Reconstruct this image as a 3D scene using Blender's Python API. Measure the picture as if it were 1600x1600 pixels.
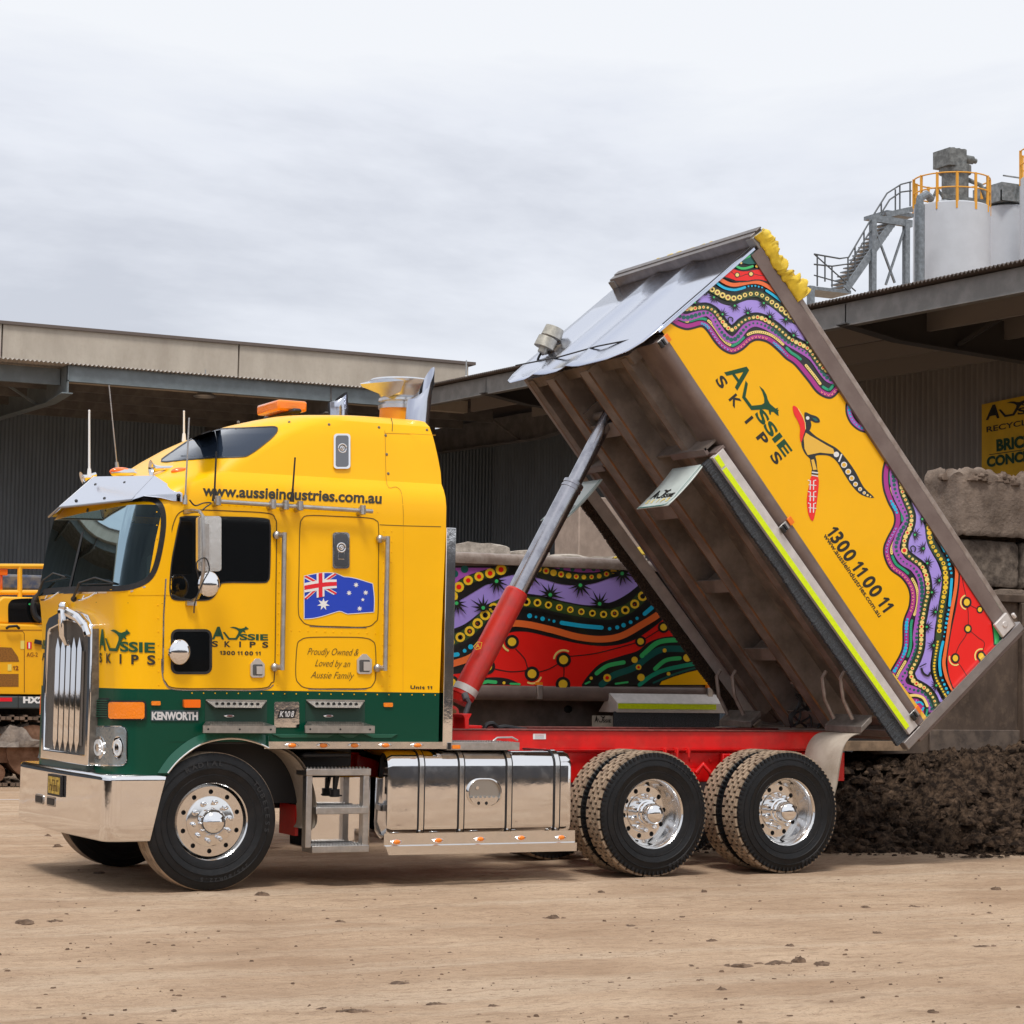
import bpy, bmesh, math, random
from math import sin, cos, pi, radians, sqrt, atan2, hypot, exp
from mathutils import Vector, Matrix, noise
from mathutils.geometry import tessellate_polygon
from mathutils.bvhtree import BVHTree
random.seed(7)
V = Vector
S = bpy.context.scene
for o in list(bpy.data.objects): bpy.data.objects.remove(o)

# ------------------------------------------------------------------ camera
FPX = 3463.17
YAW, PIT, ROL = .4698, .075, .0167
CAM = V((-5.6258, -15.9837, 1.6225))
fw = V((sin(YAW)*cos(PIT), cos(YAW)*cos(PIT), sin(PIT)))
r0 = V((cos(YAW), -sin(YAW), 0)); u0 = r0.cross(fw)
CR = cos(ROL)*r0 + sin(ROL)*u0
CU = -sin(ROL)*r0 + cos(ROL)*u0
cd = bpy.data.cameras.new('camera'); cam = bpy.data.objects.new('camera', cd)
S.collection.objects.link(cam); S.camera = cam
cam.matrix_world = Matrix(((CR.x, CU.x, -fw.x, CAM.x), (CR.y, CU.y, -fw.y, CAM.y), (CR.z, CU.z, -fw.z, CAM.z), (0, 0, 0, 1)))
cd.sensor_width = 36; cd.lens = FPX/1600*36; cd.clip_end = 2000; cd.clip_start = .1

# ------------------------------------------------------------------ world, sun, exposure
SUN_EL, SUN_AZ = radians(62), radians(215)      # azimuth measured from +Y towards +X
W = bpy.data.worlds.new("World"); S.world = W; W.use_nodes = True
nt = W.node_tree; N = nt.nodes; L = nt.links; N.clear()
wo = N.new('ShaderNodeOutputWorld'); bg = N.new('ShaderNodeBackground')
sky = N.new('ShaderNodeTexSky'); sky.sky_type = 'NISHITA'; sky.sun_disc = False
sky.sun_elevation = SUN_EL; sky.sun_rotation = SUN_AZ
tc = N.new('ShaderNodeTexCoord'); mp = N.new('ShaderNodeMapping'); mp.inputs['Scale'].default_value = (1.2, 1.2, 4.2)
mp.inputs['Location'].default_value = (.35, .1, .2)
nz = N.new('ShaderNodeTexNoise'); nz.inputs['Scale'].default_value = 1.9; nz.inputs['Detail'].default_value = 7; nz.inputs['Roughness'].default_value = .58
nz.inputs['Distortion'].default_value = .35
cr = N.new('ShaderNodeValToRGB')
cr.color_ramp.elements[0].position = .39; cr.color_ramp.elements[0].color = (4.0, 4.15, 4.6, 1)
cr.color_ramp.elements[1].position = .64; cr.color_ramp.elements[1].color = (5.95, 6.05, 6.25, 1)
e = cr.color_ramp.elements.new(.52); e.color = (5.3, 5.45, 5.85, 1)
mx = N.new('ShaderNodeMix'); mx.data_type = 'RGBA'; mx.inputs[0].default_value = .93
L.new(tc.outputs['Generated'], mp.inputs[0]); L.new(mp.outputs[0], nz.inputs['Vector'])
dp = N.new('ShaderNodeVectorMath'); dp.operation = 'DOT_PRODUCT'; dp.inputs[1].default_value = (.16, -.08, .62); L.new(tc.outputs['Generated'], dp.inputs[0])
ma_ = N.new('ShaderNodeMath'); ma_.operation = 'ADD'; sb_ = N.new('ShaderNodeMath'); sb_.operation = 'SUBTRACT'; sb_.inputs[1].default_value = .08
L.new(nz.outputs[0], ma_.inputs[0]); L.new(dp.outputs['Value'], ma_.inputs[1]); L.new(ma_.outputs[0], sb_.inputs[0]); L.new(sb_.outputs[0], cr.inputs[0])
L.new(sky.outputs[0], mx.inputs[6]); L.new(cr.outputs[0], mx.inputs[7]); L.new(mx.outputs[2], bg.inputs[0])
L.new(bg.outputs[0], wo.inputs[0]); bg.inputs[1].default_value = .1
sd = bpy.data.lights.new('sun', 'SUN'); sd.energy = 1.5; sd.angle = radians(14); sd.color = (1, .96, .9)
so = bpy.data.objects.new('sun', sd); S.collection.objects.link(so)
sdir = V((sin(SUN_AZ)*cos(SUN_EL), cos(SUN_AZ)*cos(SUN_EL), sin(SUN_EL)))
so.rotation_euler = sdir.to_track_quat('Z', 'Y').to_euler(); so.location = (0, -8, 20)
vs = S.view_settings; vs.view_transform = 'Standard'; vs.look = 'None'; vs.gamma = 1; vs.exposure = .66
S.render.engine = 'CYCLES'

# ------------------------------------------------------------------ pixel -> point on a real plane
def ray(x, y): return CR*((x-800)/FPX) - CU*((y-800)/FPX) + fw
def at(x, y, X=None, Y=None, Z=None):
    d = ray(x, y)
    if X is not None: t = (X-CAM.x)/d.x
    elif Y is not None: t = (Y-CAM.y)/d.y
    else: t = (Z-CAM.z)/d.z
    return CAM + d*t

# ------------------------------------------------------------------ materials
MATS = {}
def mat(name, col, rough=.5, metal=0., spec=.5, var=0., vscale=3., col2=None, bump=0., bscale=30., coat=0., mask=(.42, .62), emit=0., stretch=(1, 1, 1), rvar=0., dust=0.):
    if name in MATS: return MATS[name]
    m = bpy.data.materials.new(name); m.use_nodes = True; t = m.node_tree; n = t.nodes; l = t.links
    b = n['Principled BSDF']; b.inputs['Base Color'].default_value = (*col, 1)
    b.inputs['Roughness'].default_value = rough; b.inputs['Metallic'].default_value = metal
    b.inputs['Specular IOR Level'].default_value = spec; b.inputs['Coat Weight'].default_value = coat; b.inputs['Coat Roughness'].default_value = .05
    if emit: b.inputs['Emission Color'].default_value = (*col, 1); b.inputs['Emission Strength'].default_value = emit
    tcn = n.new('ShaderNodeTexCoord'); mpn = n.new('ShaderNodeMapping'); mpn.inputs['Scale'].default_value = stretch
    l.new(tcn.outputs['Object'], mpn.inputs[0])
    src = None
    if col2 or var or rvar or dust:
        nn = n.new('ShaderNodeTexNoise'); nn.inputs['Scale'].default_value = vscale; nn.inputs['Detail'].default_value = 8; nn.inputs['Roughness'].default_value = .62
        l.new(mpn.outputs[0], nn.inputs['Vector']); src = nn
        rp = n.new('ShaderNodeValToRGB'); rp.color_ramp.elements[0].position = mask[0]; rp.color_ramp.elements[1].position = mask[1]
        l.new(nn.outputs[0], rp.inputs[0])
        if col2: a, c = col, col2
        else: a, c = [x*(1-var) for x in col], [min(1, x*(1+var)) for x in col]
        rp.color_ramp.elements[0].color = (*a, 1); rp.color_ramp.elements[1].color = (*c, 1)
        out = rp.outputs[0]
        if dust:
            g = n.new('ShaderNodeTexNoise'); g.inputs['Scale'].default_value = 9; g.inputs['Detail'].default_value = 10; g.inputs['Roughness'].default_value = .7
            l.new(tcn.outputs['Object'], g.inputs['Vector'])
            mr = n.new('ShaderNodeMapRange'); mr.inputs[1].default_value = .5; mr.inputs[2].default_value = .75; mr.inputs[4].default_value = dust
            l.new(g.outputs[0], mr.inputs[0])
            mm = n.new('ShaderNodeMix'); mm.data_type = 'RGBA'; l.new(mr.outputs[0], mm.inputs[0]); l.new(out, mm.inputs[6]); mm.inputs[7].default_value = (.3, .21, .14, 1)
            out = mm.outputs[2]
        if col2 or var or dust: l.new(out, b.inputs['Base Color'])
        if rvar:
            mr = n.new('ShaderNodeMapRange'); mr.inputs[1].default_value = .3; mr.inputs[2].default_value = .7
            mr.inputs[3].default_value = max(0, rough-rvar); mr.inputs[4].default_value = rough+rvar
            l.new(nn.outputs[0], mr.inputs[0]); l.new(mr.outputs[0], b.inputs['Roughness'])
    if bump:
        bn = n.new('ShaderNodeTexNoise'); bn.inputs['Scale'].default_value = bscale; bn.inputs['Detail'].default_value = 6; bn.inputs['Roughness'].default_value = .6
        l.new(mpn.outputs[0], bn.inputs['Vector'])
        bb = n.new('ShaderNodeBump'); bb.inputs['Strength'].default_value = bump; bb.inputs['Distance'].default_value = .02
        l.new(bn.outputs[0], bb.inputs['Height']); l.new(bb.outputs[0], b.inputs['Normal'])
    MATS[name] = m; return m
YEL = mat('truck yellow paint', (.96, .5, .0), .34, coat=.12, spec=.3, var=.02, vscale=1.5, bump=.02, bscale=3)
GRN = mat('truck green paint', (.0, .055, .03), .3, coat=.1, spec=.25)
GRN2 = mat('green flare paint', (.004, .085, .05), .3, coat=.2)
BLK = mat('black', (.008, .008, .01), .5)
RUB = mat('black rubber', (.013, .013, .015), .5, var=.3, vscale=14, bump=.1, bscale=60)
TYR = mat('tyre rubber', (.005, .0055, .007), .5, spec=.35, var=.2, vscale=8, bump=.15, bscale=40, dust=.03)
TRD = mat('dusty tread rubber', (.22, .16, .115), .9, col2=(.44, .33, .23), vscale=12, mask=(.3, .6), bump=.3, bscale=60)
CHR = mat('polished chrome', (.86, .86, .87), .06, 1., bump=.045, bscale=3.2, rvar=.04, vscale=5)
ALU = mat('polished aluminium', (.8, .79, .78), .13, 1., bump=.02, bscale=8, rvar=.05, vscale=12)
TNK = mat('polished tank metal', (.82, .82, .83), .07, 1., bump=.07, bscale=1.9, rvar=.05, vscale=7, stretch=(1, 1, 1))
BRU = mat('brushed aluminium', (.5, .48, .46), .36, 1., var=.1, vscale=12, bump=.1, bscale=60, dust=.2)
GLS = mat('dark tinted glass', (.004, .005, .006), .03, spec=.6)
RGL = mat('blue tinted glass', (.03, .045, .075), .05, spec=.9, metal=.35)
ORG = mat('amber lens', (.9, .23, .004), .18, coat=.6, spec=.5, bump=.25, bscale=60)
RDL = mat('orange red lens', (.92, .16, .003), .2, coat=.6)
RED = mat('red chassis paint', (.78, .006, .006), .34, coat=.15, col2=(.62, .006, .006), vscale=5, dust=.12)
REDR = mat('red ram paint', (.55, .02, .014), .35, coat=.2, col2=(.42, .03, .025), vscale=6, bump=.05)
RAMC = mat('hydraulic steel', (.42, .42, .46), .22, 1., col2=(.3, .3, .34), vscale=9, rvar=.08)
STL = mat('brown grey body steel', (.17, .125, .112), .42, spec=.5, col2=(.215, .165, .148), vscale=4, metal=.25, bump=.06, bscale=12)
STP = mat('pale rubbed rail steel', (.36, .3, .265), .5, metal=.3, col2=(.26, .2, .17), vscale=10, bump=.1, bscale=40)
UND = mat('underbody steel', (.15, .122, .105), .5, metal=.15, col2=(.26, .215, .19), vscale=3, bump=.15, bscale=18, dust=.25)
RST = mat('rusty steel', (.13, .06, .03), .8, col2=(.24, .13, .08), vscale=6, bump=.3, bscale=30)
WHT = mat('white metal strip', (.62, .58, .56), .35, var=.08, vscale=10, metal=.2)
HIV = mat('fluorescent yellow tape', (.72, .9, .0), .45, var=.05, vscale=30)
BRS = mat('black brush bristle', (.03, .034, .04), .8, col2=(.07, .078, .09), vscale=90, bump=.3, bscale=150)
BRSF = mat('dirty brush bristle', (.02, .012, .008), .9, col2=(.07, .045, .03), vscale=60, bump=.6, bscale=80)
TRP = mat('yellow tarpaulin', (.72, .5, .03), .42, var=.15, vscale=9, bump=.15, bscale=20)
MLV = mat('mural lavender', (.4, .3, .82), .3, coat=.3); MBK = mat('mural black', (.011, .012, .014), .3, coat=.3)
MMG = mat('mural magenta', (.42, .02, .27), .3, coat=.3); MOR = mat('mural orchid', (.4, .1, .5), .3, coat=.3)
MDG = mat('mural dark green', (.035, .075, .02), .3, coat=.3); MTL = mat('mural teal', (.006, .12, .105), .3, coat=.3)
MGR = mat('mural green', (.05, .55, .16), .3, coat=.3); MEM = mat('mural emerald', (.01, .33, .19), .3, coat=.3)
MYE = mat('mural yellow', (.93, .6, .03), .3, coat=.3); MRD = mat('mural red', (.88, .012, .008), .3, coat=.3)
MOG = mat('mural orange', (.9, .17, .035), .3, coat=.3); MCY = mat('mural cyan', (.01, .5, .82), .3, coat=.3)
MWH = mat('white paint', (.8, .8, .8), .4); MPK = mat('mural pink', (.9, .3, .28), .3, coat=.3)
MLY = mat('mural pale yellow', (.93, .72, .22), .3, coat=.3); MGO = mat('mural gold', (.85, .5, .05), .3, coat=.3)
LGN = mat('logo green', (.006, .07, .025), .4); FBL = mat('flag blue', (.01, .05, .5), .35); FRD = mat('flag red', (.75, .01, .025), .35)
BRN = mat('dark brown lettering', (.09, .05, .01), .5)
HLG = mat('headlamp glass', (.32, .35, .36), .08, metal=.6, spec=.6, bump=.15, bscale=30)
PERF = mat('perforated step metal', (.42, .4, .37), .4, 1., dust=.2, var=.1, vscale=20)
FLP = mat('white mudflap', (.52, .58, .56), .4, var=.06, vscale=5)
FLD = mat('dusty mudflap', (.55, .48, .4), .6, col2=(.42, .35, .28), vscale=3, bump=.15, bscale=50, dust=.35)
SEAT = mat('seat fabric', (.16, .17, .18), .8); DASH = mat('dashboard plastic', (.03, .035, .04), .6)

# see-through windscreen glass: mostly transparent, glossy on top
def glass_mat():
    m = bpy.data.materials.new('windscreen glass'); m.use_nodes = True; t = m.node_tree; n = t.nodes; l = t.links; n.clear()
    o = n.new('ShaderNodeOutputMaterial'); tr = n.new('ShaderNodeBsdfTransparent'); tr.inputs[0].default_value = (.62, .78, .74, 1)
    g = n.new('ShaderNodeBsdfGlossy'); g.inputs['Roughness'].default_value = .02; g.inputs[0].default_value = (.42, .56, .62, 1)
    f = n.new('ShaderNodeFresnel'); f.inputs[0].default_value = 1.42
    ad = n.new('ShaderNodeMath'); ad.operation = 'ADD'; ad.inputs[1].default_value = .02; ad.use_clamp = True
    x = n.new('ShaderNodeMixShader'); l.new(f.outputs[0], ad.inputs[0]); l.new(ad.outputs[0], x.inputs[0]); l.new(tr.outputs[0], x.inputs[1]); l.new(g.outputs[0], x.inputs[2])
    l.new(x.outputs[0], o.inputs[0]); return m
WGL = glass_mat()

# ------------------------------------------------------------------ mesh builder
WL = {}
SPLIT = {'wheel_arch_panel', 'floor_runner', 'floor_cross_member', 'canopy_purlin', 'visor_bolt', 'roof_bolt', 'moulded_ledge', 'front_grab_hook', 'inner_sun_shade', 'chassis_bolt', 'upright_rib', 'mudguard_stay', 'wheel_nut', 'floor_plate', 'runner_edge', 'stair_landing', 'headlamp_reflector_', 'stair_tread', 'support_frame'}
def frame(n):
    n = n.normalized(); a = V((0, 0, 1)) if abs(n.z) < .9 else V((1, 0, 0))
    x = a.cross(n).normalized(); return x, n.cross(x), n
class MB:
    def __init__(s): s.v = []; s.f = []; s.m = []
    def add(s, vs, fs, mi=0):
        o = len(s.v); s.v += [V(p) for p in vs]; s.f += [tuple(i+o for i in f) for f in fs]; s.m += [mi]*len(fs); return s
    def box(s, x0, x1, y0, y1, z0, z1, mi=0):
        return s.add([(x, y, z) for x in (x0, x1) for y in (y0, y1) for z in (z0, z1)],
                     [(0, 1, 3, 2), (4, 6, 7, 5), (0, 4, 5, 1), (2, 3, 7, 6), (0, 2, 6, 4), (1, 5, 7, 3)], mi)
    def obox(s, c, ax, h, mi=0):
        c = V(c); pts = [c+ax[0]*(i*h[0])+ax[1]*(j*h[1])+ax[2]*(k*h[2]) for i in (-1, 1) for j in (-1, 1) for k in (-1, 1)]
        return s.add(pts, [(0, 1, 3, 2), (4, 6, 7, 5), (0, 4, 5, 1), (2, 3, 7, 6), (0, 2, 6, 4), (1, 5, 7, 3)], mi)
    def bar(s, p, q, w, h, mi=0, up=None):
        p, q = V(p), V(q); d = (q-p); z = d.normalized(); a = up or (V((0, 0, 1)) if abs(z.z) < .9 else V((0, 1, 0)))
        x = a.cross(z).normalized(); y = z.cross(x)
        return s.obox((p+q)/2, (x, y, z), (w/2, h/2, d.length/2), mi)
    def cyl(s, p, q, r, r2=None, n=16, mi=0, caps=True):
        p, q = V(p), V(q); r2 = r if r2 is None else r2; x, y, z = frame(q-p)
        pts = [p+(x*cos(2*pi*i/n)+y*sin(2*pi*i/n))*r for i in range(n)]+[q+(x*cos(2*pi*i/n)+y*sin(2*pi*i/n))*r2 for i in range(n)]
        fs = [(i, (i+1) % n, n+(i+1) % n, n+i) for i in range(n)]
        if caps: fs += [tuple(range(n))[::-1], tuple(range(n, 2*n))]
        return s.add(pts, fs, mi)
    def tube(s, pts, r, n=8, mi=0, closed=False):
        pts = [V(p) for p in pts]; k = len(pts); vs = []; x = None
        for i, p in enumerate(pts):
            a = pts[(i-1) % k] if (closed or i) else p; b = pts[(i+1) % k] if (closed or i < k-1) else p
            t = (b-a).normalized()
            if x is None: x, y, _ = frame(t)
            else: x = (x-t*x.dot(t)).normalized(); y = t.cross(x)
            rr = r[i] if isinstance(r, (list, tuple)) else r
            vs += [p+(x*cos(2*pi*j/n)+y*sin(2*pi*j/n))*rr for j in range(n)]
        fs = []
        for i in range(k if closed else k-1):
            i2 = (i+1) % k
            fs += [(i*n+j, i*n+(j+1) % n, i2*n+(j+1) % n, i2*n+j) for j in range(n)]
        if not closed: fs += [tuple(range(n))[::-1], tuple(range((k-1)*n, k*n))]
        return s.add(vs, fs, mi)
    def lathe(s, prof, o, axis, n=48, mi=0, arc=None):
        # prof: (radius, distance along axis)
        o = V(o); x, y, z = frame(V(axis)); k = len(prof); vs = []; full = arc is None
        A = [2*pi*i/n for i in range(n)] if full else [arc[0]+(arc[1]-arc[0])*i/n for i in range(n+1)]
        for a in A: vs += [o+z*d+(x*cos(a)+y*sin(a))*r for r, d in prof]
        fs = []
        for i in range(n):
            j = (i+1) % len(A) if full else i+1
            fs += [(i*k+q, i*k+q+1, j*k+q+1, j*k+q) for q in range(k-1)]
        return s.add(vs, fs, mi)
    def sph(s, c, r, n=16, mi=0, sc=(1, 1, 1)):
        c = V(c); m = n//2
        vs = [c+V((r*sc[0]*sin(pi*i/m)*cos(2*pi*j/n), r*sc[1]*sin(pi*i/m)*sin(2*pi*j/n), r*sc[2]*cos(pi*i/m))) for i in range(m+1) for j in range(n)]
        return s.add(vs, [(i*n+j, i*n+(j+1) % n, (i+1)*n+(j+1) % n, (i+1)*n+j) for i in range(m) for j in range(n)], mi)
    def poly(s, pts, mi=0, holes=()):
        loops = [[V(p) for p in pts]]+[[V(p) for p in h] for h in holes]
        return s.add([p for l in loops for p in l], [tuple(t) for t in tessellate_polygon(loops)], mi)
    def prism(s, pts, vec, mi=0, holes=()):
        vec = V(vec); loops = [[V(p) for p in pts]]+[[V(p) for p in h] for h in holes]
        al = [p for l in loops for p in l]; n = len(al); T = [tuple(t) for t in tessellate_polygon(loops)]
        fs = T+[tuple(i+n for i in t[::-1]) for t in T]; o = 0
        for l in loops:
            k = len(l); fs += [(o+i, o+(i+1) % k, n+o+(i+1) % k, n+o+i) for i in range(k)]; o += k
        return s.add(al+[p+vec for p in al], fs, mi)
    def loft(s, rings, mi=0, closed=True, skip=None, mif=None, cap0=False, cap1=False):
        k = len(rings[0]); vs = [p for r in rings for p in r]; o = len(s.v); s.v += [V(p) for p in vs]
        for i in range(len(rings)-1):
            for j in range(k if closed else k-1):
                if skip and skip(i, j): continue
                j2 = (j+1) % k
                s.f.append((o+i*k+j, o+i*k+j2, o+(i+1)*k+j2, o+(i+1)*k+j)); s.m.append(mif(i, j) if mif else mi)
        if cap0: s.f.append(tuple(o+j for j in range(k))[::-1]); s.m.append(mi)
        if cap1: s.f.append(tuple(o+(len(rings)-1)*k+j for j in range(k))); s.m.append(mif(len(rings)-2, 0) if mif else mi)
        return s
    def build(s, name, mats, parent=None, *a, **k):
        if name not in SPLIT: return s.build1(name, mats, parent, *a, **k)
        par = list(range(len(s.v)))
        def fd(i):
            while par[i] != i: par[i] = par[par[i]]; i = par[i]
            return i
        for f in s.f:
            for q in f[1:]: par[fd(q)] = fd(f[0])
        G_ = {}
        for f, m in zip(s.f, s.m): G_.setdefault(fd(f[0]), []).append((f, m))
        o = None
        for fl in G_.values():
            ids = sorted({i for f, _ in fl for i in f}); mp_ = {i: n for n, i in enumerate(ids)}
            t = MB(); t.v = [s.v[i] for i in ids]; t.f = [tuple(mp_[i] for i in f) for f, _ in fl]; t.m = [m for _, m in fl]; o = t.build1(name, mats, parent, *a, **k)
        return o
    def build1(s, name, mats, parent=None, ang=35, bevel=0, seg=2, weld=True, origin=None, recalc=True, solid=0):
        if not isinstance(mats, (list, tuple)): mats = [mats]
        lo = V([min(p[i] for p in s.v) for i in range(3)]); hi = V([max(p[i] for p in s.v) for i in range(3)])
        c = V(origin) if origin is not None else ((lo+hi)/2 if parent is not None else V(((lo.x+hi.x)/2, (lo.y+hi.y)/2, lo.z)))
        me = bpy.data.meshes.new(name); me.from_pydata([p-c for p in s.v], [], s.f)
        for m in mats: me.materials.append(m)
        me.polygons.foreach_set('material_index', s.m)
        if recalc or weld:
            bm = bmesh.new(); bm.from_mesh(me)
            if weld: bmesh.ops.remove_doubles(bm, verts=bm.verts, dist=1e-5)
            if recalc: bmesh.ops.recalc_face_normals(bm, faces=bm.faces)
            bm.to_mesh(me); bm.free()
        if ang: me.polygons.foreach_set('use_smooth', [True]*len(me.polygons)); me.set_sharp_from_angle(angle=radians(ang))
        o = bpy.data.objects.new(name, me); S.collection.objects.link(o)
        if parent is not None: o.parent = parent; o.location = c-WL[parent]
        else: o.location = c
        WL[o] = c
        if bevel:
            b = o.modifiers.new('bevel', 'BEVEL'); b.width = bevel; b.segments = seg; b.limit_method = 'ANGLE'; b.angle_limit = radians(40)
        return o
def tag(o, label=None, cat=None, group=None, kind=None):
    if label: o['label'] = label
    if cat: o['category'] = cat
    if group: o['group'] = group
    if kind: o['kind'] = kind
    return o
def thing(name, loc, label, cat, group=None):
    o = bpy.data.objects.new(name, None); S.collection.objects.link(o); o.location = loc; o.empty_display_size = .2
    WL[o] = V(loc); return tag(o, label, cat, group)
def lift(o, to):
    """hang o from another part, keeping its place"""
    w = WL[o]; o.parent = to; o.location = w-WL[to]
def copy_tree(o, parent=None, loc=None):
    c = o.copy(); S.collection.objects.link(c); c.parent = parent
    if loc is not None: c.location = loc
    WL[c] = V(c.location)+(WL[parent] if parent is not None else V((0, 0, 0)))
    for ch in [x for x in o.children]: copy_tree(ch, c)
    return c

def smooth(pts, n=6, closed=False):
    P = [tuple(p) for p in pts]; out = []; k = len(P)
    for i in range(k if closed else k-1):
        a = P[(i-1) % k] if (closed or i) else P[i]; b = P[i]; c = P[(i+1) % k]; d = P[(i+2) % k] if (closed or i+2 < k) else c
        for j in range(n):
            t = j/n; out.append(tuple(.5*(2*b[q]+(c[q]-a[q])*t+(2*a[q]-5*b[q]+4*c[q]-d[q])*t*t+(3*b[q]-a[q]-3*c[q]+d[q])*t**3) for q in range(len(b))))
    if not closed: out.append(P[-1])
    return out
def resample(pts, step, off=0):
    out = []; acc = -off
    for a, b in zip(pts, pts[1:]):
        d = hypot(b[0]-a[0], b[1]-a[1])
        while acc <= d and d > 0:
            if acc >= 0: t = acc/d; out.append((a[0]+(b[0]-a[0])*t, a[1]+(b[1]-a[1])*t, (b[0]-a[0])/d, (b[1]-a[1])/d))
            acc += step
        acc -= d
    return out
def rrect(x0, y0, x1, y1, r, n=5):
    out = []
    for cx, cy, a0 in ((x1-r, y1-r, 0), (x0+r, y1-r, 90), (x0+r, y0+r, 180), (x1-r, y0+r, 270)):
        out += [(cx+r*cos(radians(a0+90*i/n)), cy+r*sin(radians(a0+90*i/n))) for i in range(n+1)]
    return out
FC = {}
def text_mesh(s, bold=0., shear=0., space=1.):
    key = (s, bold, shear, space)
    if key in FC: return FC[key]
    if '1' in s:      # figure one drawn with its flag, the rest from the font
        x = 0; V_ = []; F_ = []
        for ch in s:
            if ch == ' ': x += .2; continue
            if ch == '1': q = [(0, .50), (.17, .69), (.3, .69), (.3, 0), (.16, 0), (.16, .5), (.06, .41)]; f = [(6, 0, 1, 5), (1, 2, 3, 4, 5)]; adv = .30
            else:
                q, f = text_mesh(ch, bold, shear); m0 = min(a for a, b in q); q = [(a-m0, b) for a, b in q]; adv = max(a for a, b in q)
            o = len(V_); V_ += [(a+x, b) for a, b in q]; F_ += [tuple(i+o for i in g) for g in f]; x += adv+.1
        FC[key] = (V_, F_); return V_, F_
    c = bpy.data.curves.new('t', 'FONT'); c.body = s; c.size = 1; c.offset = bold; c.shear = shear; c.space_character = space; c.resolution_u = 4
    o = bpy.data.objects.new('t', c); S.collection.objects.link(o)
    bpy.context.view_layer.update()
    me = bpy.data.meshes.new_from_object(o.evaluated_get(bpy.context.evaluated_depsgraph_get()))
    vs = [(v.co.x, v.co.y) for v in me.vertices]; fs = [tuple(p.vertices) for p in me.polygons]
    bpy.data.objects.remove(o); bpy.data.curves.remove(c); bpy.data.meshes.remove(me)
    FC[key] = (vs, fs); return vs, fs
def subtri(pts, T, s):
    """split triangles until no edge is longer than s pixels"""
    pts = list(pts); T = [tuple(t) for t in T]
    for _ in range(9):
        mid = {}; out = []; any_ = False
        def M(a, b):
            k = (min(a, b), max(a, b))
            if hypot(pts[a][0]-pts[b][0], pts[a][1]-pts[b][1]) <= s: return None
            if k not in mid: mid[k] = len(pts); pts.append(((pts[a][0]+pts[b][0])/2, (pts[a][1]+pts[b][1])/2))
            return mid[k]
        for a, b, c in T:
            x, y, z = M(a, b), M(b, c), M(c, a)
            if x is None and y is None and z is None: out.append((a, b, c)); continue
            any_ = True
            if x is not None and y is not None and z is not None: out += [(a, x, z), (x, b, y), (z, y, c), (x, y, z)]
            elif x is not None and y is not None: out += [(x, b, y), (a, x, y), (a, y, c)]
            elif y is not None and z is not None: out += [(y, c, z), (a, b, y), (a, y, z)]
            elif x is not None and z is not None: out += [(a, x, z), (x, b, c), (x, c, z)]
            elif x is not None: out += [(a, x, c), (x, b, c)]
            elif y is not None: out += [(a, b, y), (a, y, c)]
            else: out += [(a, b, z), (z, b, c)]
        T = out
        if not any_: break
    return pts, T
class Paint(MB):
    """thin paint / vinyl layers laid on a real surface; f maps a photo pixel + layer to a point on that surface"""
    def __init__(s, f, sub=0): super().__init__(); s.P = f; s.sub = sub
    def fill(s, pts, lay, mi):
        Q = [V((p[0], p[1], 0)) for p in pts]; T = [tuple(t) for t in tessellate_polygon([Q])]
        if s.sub: pts, T = subtri([(p[0], p[1]) for p in pts], T, s.sub)
        return s.add([s.P(p[0], p[1], lay) for p in pts], T, mi)
    def stroke(s, pts, w, lay, mi, caps=True, closed=False):
        k = len(pts); vs = []; fs = []
        for i, p in enumerate(pts):
            a = pts[(i-1) % k] if (closed or i) else p; b = pts[(i+1) % k] if (closed or i < k-1) else p
            dx, dy = b[0]-a[0], b[1]-a[1]; d = hypot(dx, dy) or 1; ww = (w[i] if isinstance(w, (list, tuple)) else w)/2
            vs += [s.P(p[0]-dy/d*ww, p[1]+dx/d*ww, lay), s.P(p[0]+dy/d*ww, p[1]-dx/d*ww, lay)]
        for i in range(k if closed else k-1):
            j = (i+1) % k; fs.append((2*i, 2*i+1, 2*j+1, 2*j))
        s.add(vs, fs, mi)
        if caps and not closed and not isinstance(w, (list, tuple)):
            s.dot(pts[0][0], pts[0][1], w/2, lay+.3, mi, 10); s.dot(pts[-1][0], pts[-1][1], w/2, lay+.3, mi, 10)
        return s
    def dot(s, x, y, r, lay, mi, n=12, sy=1.):
        return s.add([s.P(x+r*cos(2*pi*i/n), y+r*sy*sin(2*pi*i/n), lay) for i in range(n)], [tuple(range(n))], mi)
    def text(s, t, a, b, h, lay, mi, up=None, bold=0., shear=0., space=1., cap=.7):
        """baseline from pixel a to pixel b, capital height h pixels"""
        vs, fs = text_mesh(t, bold, shear, space); x0 = min(v[0] for v in vs); x1 = max(v[0] for v in vs)
        ex = V((b[0]-a[0], b[1]-a[1])); ey = V(up).normalized() if up else V((ex.y, -ex.x)).normalized()
        return s.add([s.P(a[0]+ex.x*(v[0]-x0)/(x1-x0)+ey.x*h*v[1]/cap, a[1]+ex.y*(v[0]-x0)/(x1-x0)+ey.y*h*v[1]/cap, lay) for v in vs], fs, mi)
ROO = [(380, 386), (396, 382), (412, 384), (424, 389), (436, 391), (447, 388), (455, 386), (458, 378), (461, 384), (464, 379), (465, 384), (476, 391), (470, 394), (459, 396), (454, 402), (460, 408), (456, 410), (446, 405), (438, 412), (430, 425), (420, 440), (416, 446), (374, 446), (346, 409), (356, 409), (379, 437), (408, 437), (416, 424), (423, 412), (424, 403), (414, 395), (398, 389)]
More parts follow.
